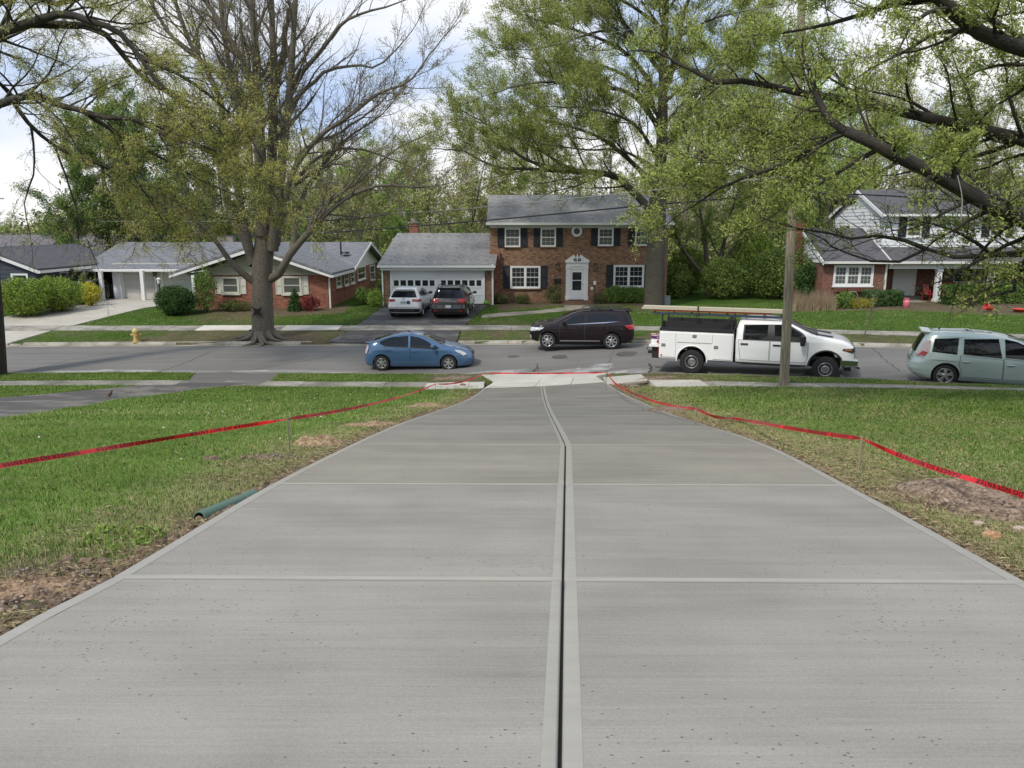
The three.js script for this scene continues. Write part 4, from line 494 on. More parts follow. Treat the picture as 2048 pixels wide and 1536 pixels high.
  { const q = GP(1812, 615); const c = thing('milk_can', 'pink metal milk can standing at the porch edge', 'milk can', [q.x, q.y, -q.d]); mesh('can_body', new THREE.LatheGeometry([[0, 0], [0.17, 0], [0.175, 0.3], [0.17, 0.34], [0.11, 0.42], [0.11, 0.47], [0.15, 0.5], [0.15, 0.52], [0, 0.53]].map(([a, b]) => new THREE.Vector2(a, b)), 18), M.pink, c); for (const s of [-1, 1]) mesh('handle', new THREE.TorusGeometry(0.05, 0.012, 6, 12).rotateY(Math.PI / 2).translate(s * 0.15, 0.4, 0), M.pink, c); }
  { const q = GP(1976, 624); const p = thing('flower_pot', 'red pot tipped over in the flower bed by the hedge', 'pot', [q.x, q.y, -q.d]); mesh('pot_body', new THREE.LatheGeometry([[0, 0], [0.13, 0], [0.18, 0.3], [0.2, 0.3], [0.2, 0.35], [0.16, 0.35], [0.12, 0.04], [0, 0.04]].map(([a, b]) => new THREE.Vector2(a, b)), 18).rotateZ(1.2).translate(0.16, 0.17, 0), mat([0.5, 0.05, 0.04], 0.5), p); }
  { const q = GP(2040, 624); const p = thing('saucer_sled', 'flat red plastic dish lying on the lawn edge', 'dish', [q.x, q.y, -q.d]); mesh('dish', new THREE.LatheGeometry([[0, 0.02], [0.25, 0.05], [0.36, 0.16], [0.38, 0.16], [0.27, 0.03], [0, 0]].map(([a, b]) => new THREE.Vector2(a, b)), 20), mat([0.6, 0.05, 0.03], 0.4), p); }
  { const q = GP(1972, 617); const p = thing('garden_marker', 'small white garden marker stuck in the flower bed', 'marker', [q.x, q.y, -q.d]); mesh('plate', boxG(0.2, 0.14, 0.02, 0, 0.22, 0), M.white, p); mesh('stem', boxG(0.02, 0.24, 0.02, 0, -0.02, 0), M.steel, p); }
}
// ---- dark blue house at the left
{
  const D = 47, o = V(-31.6, -3.35, -D), h = thing('blue_house', 'dark blue clapboard house with white trim at the end of the hedge', 'house', o.toArray()), R = W(74, 560, D).x - o.x, Lx = -4.5, ye = W(74, 537, D).y - o.y, yr = ye + 1.15, dep = 10, xa = -0.2;
  span('wall', Lx, R, -0.5, ye, -dep, 0, M.navy, h); lapSiding(h, [[Lx, -0.2], [R, -0.2], [R, ye], [xa, yr - 0.1], [Lx, ye]], 0.002, M.navy, 0.26); plate('gable', [V(Lx, ye, 0), V(R, ye, 0), V(xa, yr - 0.1, 0)], 0.1, M.navy, h);
  plate('roof', [V(xa, yr, 0.3), V(R + 0.3, ye - 0.12, 0.3), V(R + 0.3, ye - 0.12, -dep), V(xa, yr, -dep)].reverse(), 0.13, M.shingleDark, h); plate('roof', [V(Lx - 0.3, ye - 0.12, 0.3), V(xa - 0.004, yr, 0.3), V(xa - 0.004, yr, -dep), V(Lx - 0.3, ye - 0.12, -dep)].reverse(), 0.13, M.shingleDark, h);
  plate('barge_board', [V(R + 0.3, ye - 0.1, 0.32), V(xa, yr + 0.02, 0.32), V(xa, yr - 0.18, 0.32), V(R + 0.3, ye - 0.3, 0.32)], 0.04, M.white, h); span('gutter', R + 0.3, R + 0.42, ye - 0.28, ye - 0.12, -dep, 0.3, M.white, h);
  { const p0 = W(27, 579, D), p1 = W(57, 547, D); windowPart(h, (p0.x + p1.x) / 2 - o.x, p0.y - o.y, p1.x - p0.x, p1.y - p0.y, 0.034, { grid: null, t: 0.1 }); }
  { const y0 = W(100, 566, 51).y - o.y, y1 = W(100, 541, 51).y - o.y; windowPart(h, R + 0.003, y0, 4.2, y1 - y0, -4.5, { turn: Math.PI / 2, units: 3, sashes: 1, grid: null }); }
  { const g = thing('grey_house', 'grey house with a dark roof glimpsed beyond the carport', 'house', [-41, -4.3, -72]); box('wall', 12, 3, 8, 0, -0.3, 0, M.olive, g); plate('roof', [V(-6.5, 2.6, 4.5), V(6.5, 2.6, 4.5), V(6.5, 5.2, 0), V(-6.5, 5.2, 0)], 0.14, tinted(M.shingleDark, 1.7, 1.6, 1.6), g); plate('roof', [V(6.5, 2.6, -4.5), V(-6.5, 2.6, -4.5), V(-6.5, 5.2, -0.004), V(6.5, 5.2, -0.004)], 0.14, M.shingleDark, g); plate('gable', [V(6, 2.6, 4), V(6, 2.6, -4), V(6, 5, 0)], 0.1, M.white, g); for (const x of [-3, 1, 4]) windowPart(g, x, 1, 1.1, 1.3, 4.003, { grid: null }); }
  { const g = thing('tan_roof_house', 'red brick house with a pale orange roof far down the street', 'house', [-71, -6.0, -112]); box('wall', 11, 4.2, 9, 0, -0.5, 0, M.brickRed, g); plate('roof', [V(-6, 3.5, 5), V(6, 3.5, 5), V(3.2, 6.6, 0), V(-6, 6.6, 0)], 0.14, M.shingleOrange, g); plate('roof', [V(6, 3.5, 5), V(6, 3.5, -5), V(3.2, 6.6, 0)], 0.14, M.shingleOrange, g); for (const x of [-3.4, 0.2, 3.2]) windowPart(g, x, 1.7, 1.3, 1.5, 4.503, { grid: null }); }
}

{ // the house at the head of the driveway, behind the viewer: the parked cars and the windows across the street mirror it
  const g = thing('driveway_house', 'brick house at the head of the driveway, mirrored in car windows', 'house', [1, G(0, -16), 16]); box('wall', 17, 3.4, 9, 0, -0.6, 4, M.brickRed, g); plate('roof', [V(9, 2.6, -1.2), V(-9, 2.6, -1.2), V(-9, 5.2, 4), V(9, 5.2, 4)], 0.15, M.shingleDark, g); plate('roof', [V(-9, 2.6, 9.2), V(9, 2.6, 9.2), V(9, 5.2, 4.004), V(-9, 5.2, 4.004)], 0.15, M.shingleDark, g);
  const dr = part('garage_door', g); for (let r = 0; r < 4; r++) mesh('door_panel', spanG(-2.4, 2.4, r * 0.55 + 0.01, r * 0.55 + 0.54, -0.56, -0.505), M.white, dr); for (const x of [-6, 6]) windowPart(g, x, 0.9, 1.6, 1.3, -0.502, { turn: Math.PI, grid: null });
}

// ------------------------------------------------------------------ vehicles: bodies lofted from level outlines between a front and a rear silhouette
const csg = new Evaluator(); csg.attributes = ['position', 'normal', 'uv']; csg.useGroups = false;
function shell(sp) {
  const byY = (l) => curve(l.map(([x, y]) => [y, x])), xf = byY(sp.front), xr = byY(sp.rear), hw = curve(sp.hw), rf = curve(sp.rf), rr = curve(sp.rr);
  const sideZ = (x, y) => { const f = xf(y), r = xr(y), w = hw(y), cf = rf(y), cr = rr(y); if (x > f - cf) return w - cf * 0.55 + 0.55 * Math.sqrt(Math.max(0, cf * cf - (x - f + cf) ** 2)); if (x < r + cr) return w - cr * 0.55 + 0.55 * Math.sqrt(Math.max(0, cr * cr - (r + cr - x) ** 2)); return w; };
  const endX = (y, z, e) => { const w = hw(y), c = e > 0 ? rf(y) : rr(y), cz = c * 0.55, a = Math.abs(z), bow = sp.bow ?? 0.06, base = e > 0 ? xf(y) - bow * (a / w) ** 2 : xr(y) + bow * (a / w) ** 2; if (a <= w - cz) return base; const k = Math.min(1, (a - w + cz) / cz); return base - e * c * (1 - Math.sqrt(1 - k * k)); };
  return { xf, xr, hw, sideZ, endX };
}
function bodyGeo(sp, S) {
  const y0 = sp.front[0][1], y1 = Math.min(sp.front[sp.front.length - 1][1], sp.rear[sp.rear.length - 1][1]), ys = new Set(); const n = 46; for (let i = 0; i <= n; i++) ys.add(+lerp(y0, y1, i / n).toFixed(4)); for (const [, y] of [...sp.front, ...sp.rear]) if (y > y0 && y < y1) ys.add(+y.toFixed(4));
  const Y = [...ys].sort((a, b) => a - b).filter((y, i, a) => !i || y - a[i - 1] > 0.004), NZ = 10, NX = 16, ring = (y) => { const pts = [], w = S.hw(y); for (let i = 0; i <= NZ; i++) { const t = i / NZ * 2 - 1, z = w * Math.sin(t * Math.PI / 2); pts.push([S.endX(y, z, 1), z]); } const xa = S.endX(y, w, 1), xb = S.endX(y, w, -1); for (let i = 1; i < NX; i++) pts.push([lerp(xa, xb, i / NX), w]); for (let i = NZ; i >= 0; i--) { const t = i / NZ * 2 - 1, z = w * Math.sin(t * Math.PI / 2); pts.push([S.endX(y, z, -1), z]); } for (let i = 1; i < NX; i++) pts.push([lerp(xb, xa, i / NX), -w]); return pts; };
  const pos = [], uv = [], idx = []; let m = 0;
  for (const y of Y) { const r = ring(y); m = r.length; for (const [x, z] of r) { pos.push(x, y, z); uv.push(x, y); } }
  for (let j = 0; j < Y.length - 1; j++) for (let i = 0; i < m; i++) { const a = j * m + i, b = j * m + (i + 1) % m; idx.push(a, a + m, b, b, a + m, b + m); }
  for (const [j, up] of [[0, false], [Y.length - 1, true]]) { const c = pos.length / 3; let sx = 0; for (let i = 0; i < m; i++) sx += pos[(j * m + i) * 3]; pos.push(sx / m, Y[j] + (up ? 0.004 : 0), 0); uv.push(0, 0); for (let i = 0; i < m; i++) { const a = j * m + i, b = j * m + (i + 1) % m; up ? idx.push(a, c, b) : idx.push(a, b, c); } }
  const g = new THREE.BufferGeometry(); g.setAttribute('position', new THREE.Float32BufferAttribute(pos, 3)); g.setAttribute('uv', new THREE.Float32BufferAttribute(uv, 2)); g.setIndex(idx); g.computeVertexNormals(); return g;
}
function gridGeo(rows, cols, f) { const pos = [], uv = [], idx = []; for (let j = 0; j <= rows; j++) for (let i = 0; i <= cols; i++) { const p = f(i / cols, j / rows); pos.push(...p); uv.push(i / cols, j / rows); if (i < cols && j < rows) { const k = j * (cols + 1) + i; idx.push(k, k + 1, k + cols + 1, k + 1, k + cols + 2, k + cols + 1); } } const g = new THREE.BufferGeometry(); g.setAttribute('position', new THREE.Float32BufferAttribute(pos, 3)); g.setAttribute('uv', new THREE.Float32BufferAttribute(uv, 2)); g.setIndex(idx); g.computeVertexNormals(); return g; }
function polyRange(poly, y) { let a = 1e9, b = -1e9; for (let i = 0; i < poly.length; i++) { const [x0, y0] = poly[i], [x1, y1] = poly[(i + 1) % poly.length]; if (Math.abs(y1 - y0) < 1e-6) { if (Math.abs(y - y0) < 1e-6) { a = Math.min(a, x0, x1); b = Math.max(b, x0, x1); } continue; } const t = (y - y0) / (y1 - y0); if (t >= -1e-6 && t <= 1 + 1e-6) { const x = lerp(x0, x1, t); a = Math.min(a, x); b = Math.max(b, x); } } return [a, b]; }
function sidePatch(S, poly, off, sgn, rows = 10, cols = 12) { const ys = poly.map((p) => p[1]), a = Math.min(...ys), b = Math.max(...ys); return gridGeo(rows, cols, (u, v) => { const y = lerp(a, b, v), [x0, x1] = polyRange(poly, y), x = lerp(x0, x1, u); return [x, y, sgn * (S.sideZ(x, y) + off)]; }); }
function endPatch(S, e, y0, y1, zf, off, rows = 8, cols = 14) { return gridGeo(rows, cols, (u, v) => { const y = lerp(y0, y1, v), [za, zb] = zf(y), z = lerp(za, zb, u), w = S.hw(y) + off, zz = clamp(z, -w + 0.002, w - 0.002); return [S.endX(y, clamp(zz, -S.hw(y), S.hw(y)), e) + e * off, y, zz]; }); }
function wheel(parent, x, z, r, rimR, spokes, width, style) {
  const g = part('wheel', parent); g.position.set(x, r, z); const s = Math.sign(z); g.rotation.y = s > 0 ? 0 : Math.PI; const w = width / 2;
  mesh('tyre', new THREE.LatheGeometry([[rimR, -w], [r * 0.93, -w], [r * 0.985, -w * 0.75], [r, -w * 0.4], [r, w * 0.4], [r * 0.985, w * 0.75], [r * 0.93, w], [rimR * 1.04, w * 1.02], [rimR, w * 0.9], [rimR, -w]].map(([a, b]) => new THREE.Vector2(a, b)), 36).rotateX(Math.PI / 2), M.rubber, g);
  mesh('wheel_well', new THREE.CylinderGeometry(rimR * 0.98, rimR * 0.98, 0.02, 28).rotateX(Math.PI / 2).translate(0, 0, w * 0.25), M.plasticDark, g);
  const bits = [new THREE.LatheGeometry([[rimR * 0.88, w * 0.5], [rimR * 0.9, w * 0.96], [rimR * 0.97, w * 1.0], [rimR * 1.0, w * 0.9], [rimR * 0.98, w * 0.4]].map(([a, b]) => new THREE.Vector2(a, b)), 36).rotateX(Math.PI / 2), new THREE.CylinderGeometry(rimR * 0.2, rimR * 0.24, 0.05, 18).rotateX(Math.PI / 2).translate(0, 0, w * 0.8)];
  if (style === 'steel') { bits.push(new THREE.LatheGeometry([[rimR * 0.3, w * 0.75], [rimR * 0.5, w * 0.35], [rimR * 0.56, w * 0.4]].map(([a, b]) => new THREE.Vector2(a, b)), 30).rotateX(Math.PI / 2)); const ring = new THREE.Shape(); ring.absarc(0, 0, rimR * 0.92, 0, 7); for (let k = 0; k < 8; k++) { const a = k * Math.PI / 4 + 0.39, h = new THREE.Path(); h.absarc(Math.cos(a) * rimR * 0.72, Math.sin(a) * rimR * 0.72, rimR * 0.12, 0, 7); ring.holes.push(h); } const c = new THREE.Path(); c.absarc(0, 0, rimR * 0.4, 0, 7); ring.holes.push(c); bits.push(new THREE.ExtrudeGeometry(ring, { depth: 0.02, bevelEnabled: true, bevelSize: 0.006, bevelThickness: 0.006, bevelSegments: 1, curveSegments: 14 }).translate(0, 0, w * 0.55)); for (let k = 0; k < 8; k++) bits.push(new THREE.CylinderGeometry(0.014, 0.014, 0.05, 6).rotateX(Math.PI / 2).translate(Math.cos(k * Math.PI / 4) * rimR * 0.3, Math.sin(k * Math.PI / 4) * rimR * 0.3, w * 0.8)); }
  else for (let k = 0; k < spokes; k++) { const sh = new THREE.Shape(), a = 0.1 * rimR, b = (style === 'wide' ? 0.19 : 0.13) * rimR * 6 / spokes; sh.moveTo(-a, rimR * 0.12); sh.lineTo(-b, rimR * 0.93); sh.lineTo(b, rimR * 0.93); sh.lineTo(a, rimR * 0.12); bits.push(new THREE.ExtrudeGeometry(sh, { depth: 0.02, bevelEnabled: true, bevelSize: 0.008, bevelThickness: 0.01, bevelSegments: 1 }).rotateX(-0.06).translate(0, 0, w * 0.72).rotateZ(k / spokes * 2 * Math.PI)); }
  mesh('rim', merge(bits), M.alloy, g); return g;
}
function car(sp) {
  const c = thing(sp.name, sp.label, 'car', sp.pos, sp.turn), S = shell(sp), P = sp.paint;
  let b = new Brush(bodyGeo(sp, S)); b.updateMatrixWorld();
  for (const x of [0, sp.base]) { const k = new Brush(new THREE.CylinderGeometry(sp.arch, sp.arch, 3, 40).rotateX(Math.PI / 2)); k.position.set(x, sp.r + 0.01, 0); k.updateMatrixWorld(); b = csg.evaluate(b, k, SUBTRACTION); b.updateMatrixWorld(); }
  mesh('body', b.geometry, P, c);
  span('underbody', sp.rear[0][0] + 0.35, sp.front[0][0] - 0.3, 0.16, 0.62, -S.hw(0.5) + 0.25, S.hw(0.5) - 0.25, M.plasticDark, c);
  for (const x of [0, sp.base]) for (const s of [-1, 1]) wheel(c, x, s * (S.hw(0.5) - sp.tyre / 2 - 0.015), sp.r, sp.rim, sp.spokes, sp.tyre, sp.style);
  for (const s of [-1, 1]) {
    for (const d of sp.doors) { mesh('door_seam', sidePatch(S, d.map(([x, y], i, a) => { const cx = a.reduce((q, p) => q + p[0], 0) / a.length, cy = a.reduce((q, p) => q + p[1], 0) / a.length; return [x + Math.sign(x - cx) * 0.012, y + Math.sign(y - cy) * 0.012]; }), 0.003, s), M.plasticDark, c); const dr = mesh('door', sidePatch(S, d, 0.007, s), P, c); const ys = d.map((p) => p[1]), hy = Math.max(...ys) - (sp.handleDrop ?? 0.16), [xa] = polyRange(d, hy), hx = xa + 0.16; mesh('handle', new RoundedBoxGeometry(0.2, 0.04, 0.035, 2, 0.015).translate(hx, hy, s * (S.sideZ(hx, hy) + 0.03)), sp.handleM ?? P, dr); }
    for (const w of sp.windows) mesh('side_window', sidePatch(S, w, 0.009, s), M.carGlass, c);
    if (sp.sill) mesh('rocker_trim', sidePatch(S, sp.sill, 0.014, s, 4), sp.sillM, c);
    const [mx, my] = sp.mirror, mz = S.sideZ(mx, my); const mi = part('wing_mirror', c); mesh('mirror_shell', new RoundedBoxGeometry(0.16, 0.15, 0.22, 3, 0.05).translate(mx + 0.02, my + 0.06, s * (mz + 0.17)), sp.mirrorM ?? P, mi); mesh('mirror_arm', boxG(0.07, 0.04, 0.12, mx, my - 0.01, s * (mz + 0.04)), M.plasticDark, mi);
    if (sp.headSide) mesh('headlight', sidePatch(S, sp.headSide, 0.008, s, 5, 8), M.head, c);
    if (sp.tailSide) mesh('taillight', sidePatch(S, sp.tailSide, 0.008, s, 6, 8), sp.tailM ?? M.tail, c);
    if (sp.tailEnd) { const [y0, y1, za, zb] = sp.tailEnd; mesh('taillight', endPatch(S, -1, y0, y1, (y) => [s * za, s * Math.min(zb, S.hw(y))], 0.008), sp.tailM ?? M.tail, c); }
    if (sp.headEnd) { const [y0, y1, za, zb] = sp.headEnd; mesh('headlight', endPatch(S, 1, y0, y1, (y) => [s * za, s * Math.min(zb, S.hw(y))], 0.008), M.head, c); }
    if (sp.rails) { const [ra, rb, ry, rz] = sp.rails; mesh('roof_rail', new THREE.TubeGeometry(new THREE.CatmullRomCurve3([V(rb, ry - 0.06, s * rz), V(rb - 0.15, ry, s * rz), V((ra + rb) / 2, ry + 0.02, s * rz), V(ra + 0.15, ry, s * rz), V(ra, ry - 0.06, s * rz)]), 24, 0.022, 6), M.plasticDark, c); }
  }
  { const [y0, y1, k] = sp.screen; mesh('windscreen', endPatch(S, 1, y0, y1, (y) => [-S.hw(y) * k, S.hw(y) * k], 0.012, 10), M.carGlass, c); }
  { const [y0, y1, k] = sp.back; mesh('rear_window', endPatch(S, -1, y0, y1, (y) => [-S.hw(y) * k, S.hw(y) * k], 0.012, 8), M.carGlass, c); }
  if (sp.bumper) { const [y0, y1] = sp.bumper; mesh('rear_bumper', endPatch(S, -1, y0, y1, (y) => [-S.hw(y) * 0.97, S.hw(y) * 0.97], 0.02, 4), M.plasticDark, c); }
  { const [y0, y1, k] = sp.grille; mesh('grille', endPatch(S, 1, y0, y1, (y) => [-k, k], 0.008, 4), M.plasticDark, c); }
  { const y = sp.plateY, x = S.endX(y, 0, -1) - 0.02; mesh('number_plate', boxG(0.012, 0.15, 0.31, x, y, 0), mat([0.45, 0.48, 0.5], 0.5), c); const e = mesh('emblem', new THREE.TorusGeometry(0.05, 0.012, 6, 18).scale(1.4, 1, 1).rotateY(Math.PI / 2).translate(S.endX(sp.emblemY, 0, -1) - 0.015, sp.emblemY, 0), M.chrome, c); }
  if (sp.front[0]) mesh('rear_seam', endPatch(S, -1, sp.seamY, sp.seamY + 0.014, (y) => [-S.hw(y) * 0.8, S.hw(y) * 0.8], 0.006, 1), M.plasticDark, c);
  sp.extra?.(c, S); return c;
}
const zc = (l, ox, oy, s, flip = 1) => l.map(([a, b]) => [flip * (a - ox) / s, (oy - b) / s]);
const placed = (px, py, dd) => { const q = W(px, py, dd); return [q.x, G(q.x, dd), -dd]; };
// blue hatchback: stations read off the photo's side view, rear axle at x = 0
{
  const Z = (l) => zc(l, 358, 775, 422), p = placed(765, 744, 30.6);
  car({ name: 'blue_hatchback', label: 'metallic blue hatchback parked at the near kerb', pos: [p[0], p[1] + 0.0, p[2] - 0.75], turn: -0.01, base: 2.7, r: 0.312, rim: 0.205, arch: 0.365, tyre: 0.2, spokes: 6, style: 'wide', paint: paint(0.062, 0.14, 0.26, 0.3, 0.3),
    front: [[3.45, 0.17], [3.62, 0.22], [3.69, 0.38], [3.7, 0.52], [3.66, 0.64], [3.56, 0.74], [3.42, 0.83], [3.2, 0.91], [2.92, 0.98], [2.62, 1.03], [2.48, 1.07], [2.12, 1.22], [1.84, 1.34], [1.6, 1.42], [1.36, 1.465], [1.1, 1.49]],
    rear: [[-0.55, 0.17], [-0.7, 0.3], [-0.73, 0.5], [-0.71, 0.7], [-0.66, 0.9], [-0.61, 1.06], [-0.56, 1.125], [-0.3, 1.19], [0.05, 1.305], [0.35, 1.385], [0.65, 1.447], [0.95, 1.487], [1.02, 1.49]],
    hw: [[0.17, 0.78], [0.25, 0.83], [0.45, 0.86], [0.65, 0.865], [0.85, 0.85], [1.0, 0.81], [1.2, 0.72], [1.38, 0.62], [1.46, 0.54], [1.49, 0.44]], rf: [[0.17, 0.6], [0.7, 0.75], [0.98, 0.5], [1.07, 0.25], [1.5, 0.25]], rr: [[0.17, 0.3], [0.9, 0.35], [1.12, 0.3], [1.5, 0.25]],
    windows: [Z([[315, 293], [400, 250], [500, 216], [620, 192], [812, 185], [815, 372], [430, 355], [380, 335]]), Z([[845, 186], [960, 200], [1080, 243], [1190, 300], [1238, 360], [1245, 396], [850, 376]]), Z([[1262, 330], [1350, 382], [1295, 402], [1268, 398]])],
    doors: [Z([[420, 360], [840, 380], [855, 640], [530, 640], [500, 560], [440, 480]]), Z([[852, 380], [1290, 405], [1300, 560], [1320, 640], [862, 640]])], handleDrop: 0.13, sill: Z([[520, 622], [1290, 628], [1290, 642], [520, 636]]), sillM: paint(0.12, 0.2, 0.31, 0.4, 0.3), mirror: [2.06, 0.96], screen: [1.075, 1.41, 0.86], back: [1.15, 1.36, 0.75],
    headSide: Z([[1600, 410], [1700, 425], [1790, 470], [1810, 505], [1750, 510], [1690, 470], [1620, 440]]), tailSide: Z([[75, 480], [90, 400], [120, 330], [150, 372], [120, 440], [100, 485]]), tailM: lens(0.5, 0.4, 0.4), grille: [0.3, 0.42, 0.5], plateY: 0.72, emblemY: 0.98, seamY: 0.62,
    extra: (c, S) => { mesh('spoiler', new RoundedBoxGeometry(0.22, 0.04, 1.3, 2, 0.015).rotateZ(0.2).translate(-0.56, 1.13, 0), c.children[0].material, c); mesh('antenna', new THREE.CylinderGeometry(0.006, 0.01, 0.28, 6).rotateZ(0.6).translate(0.45, 1.5, 0), M.black, c); mesh('upper_grille', endPatch(S, 1, 0.6, 0.66, () => [-0.42, 0.42], 0.01, 2), M.plasticDark, c); mesh('grille_bar', endPatch(S, 1, 0.67, 0.685, () => [-0.44, 0.44], 0.016, 1), M.chrome, c); mesh('wiper', new THREE.TubeGeometry(new THREE.CatmullRomCurve3([V(2.5, 1.09, 0.6), V(2.5, 1.1, 0.1), V(2.42, 1.13, -0.3)]), 12, 0.012, 5), M.black, c); mesh('rear_bumper', endPatch(S, -1, 0.2, 0.28, (y) => [-S.hw(y), S.hw(y)], 0.012, 2), M.plasticDark, c); } });
}
// dark maroon sport utility
{
  const Z = (l) => zc(l, 1490, 795, 391, -1), p = placed(1225, 697, 33.4);
  car({ name: 'maroon_utility_car', label: 'dark maroon sport utility car with roof rails parked at the far kerb', pos: [p[0], p[1], p[2] - 0.83], turn: Math.PI - 0.07, base: 2.79, r: 0.36, rim: 0.25, arch: 0.42, tyre: 0.24, spokes: 7, style: 'slim', paint: Object.assign(paint(0.008, 0.003, 0.0045, 0.0, 0.5), { clearcoat: 0.55, specularIntensity: 0.4 }),
    front: [[3.2, 0.26], [3.5, 0.36], [3.59, 0.5], [3.6, 0.72], [3.56, 0.9], [3.45, 1.0], [3.2, 1.07], [2.85, 1.12], [2.55, 1.155], [2.3, 1.27], [2.0, 1.43], [1.75, 1.55], [1.5, 1.63], [1.2, 1.68], [0.8, 1.71]],
    rear: [[-0.8, 0.3], [-0.98, 0.45], [-1.03, 0.6], [-1.01, 0.9], [-0.95, 1.15], [-0.84, 1.42], [-0.76, 1.6], [-0.7, 1.66], [-0.3, 1.7], [0.4, 1.71]],
    hw: [[0.26, 0.86], [0.4, 0.92], [0.6, 0.95], [0.85, 0.955], [1.05, 0.92], [1.18, 0.87], [1.45, 0.76], [1.62, 0.68], [1.68, 0.6], [1.71, 0.5]], rf: [[0.26, 0.4], [0.95, 0.5], [1.15, 0.3], [1.7, 0.25]], rr: [[0.26, 0.25], [1.7, 0.22]],
    windows: [Z([[705, 318], [760, 275], [850, 222], [920, 203], [1030, 196], [1008, 342], [712, 362]]), Z([[1072, 188], [1325, 186], [1328, 332], [1066, 340]]), Z([[1340, 186], [1600, 188], [1630, 290], [1618, 310], [1415, 330], [1342, 330]])],
    doors: [Z([[600, 400], [700, 372], [1018, 350], [1022, 640], [600, 640]]), Z([[1032, 350], [1412, 338], [1405, 520], [1345, 600], [1330, 640], [1032, 640]])], handleM: mat([0.03, 0.012, 0.016], 0.3), sill: Z([[610, 640], [1290, 640], [1290, 660], [610, 662]]), sillM: M.chrome, mirror: [2.06, 1.12], screen: [1.165, 1.64, 0.9], back: [1.2, 1.58, 0.82], rails: [-0.55, 1.3, 1.74, 0.6],
    headSide: Z([[95, 470], [110, 430], [250, 435], [200, 480], [110, 490]]), headEnd: [0.82, 0.95, 0.5, 0.95], tailSide: Z([[1700, 385], [1740, 365], [1870, 360], [1878, 430], [1800, 450], [1770, 430]]), tailEnd: [0.9, 1.08, 0.55, 0.95], grille: [0.55, 0.85, 0.5], plateY: 0.75, emblemY: 1.08, seamY: 0.62, bumper: [0.32, 0.5],
    extra: (c, S) => { mesh('spoiler', new RoundedBoxGeometry(0.3, 0.05, 1.2, 2, 0.02).translate(-0.75, 1.66, 0), c.children[0].material, c); for (const x of [0.0, 0.85]) mesh('roof_crossbar', new RoundedBoxGeometry(0.07, 0.04, 1.24, 2, 0.015).translate(x, 1.77, 0), M.plasticDark, c); for (const s of [-1, 1]) { mesh('fog_lamp', endPatch(S, 1, 0.48, 0.6, () => [s * 0.6, s * 0.8], 0.012, 3, 5), M.head, c); mesh('window_trim', sidePatch(S, Z([[700, 366], [1020, 346], [1400, 334], [1630, 312], [1632, 318], [1400, 341], [1020, 353], [700, 373]]), 0.012, s, 2, 14), M.chrome, c); } } });
}
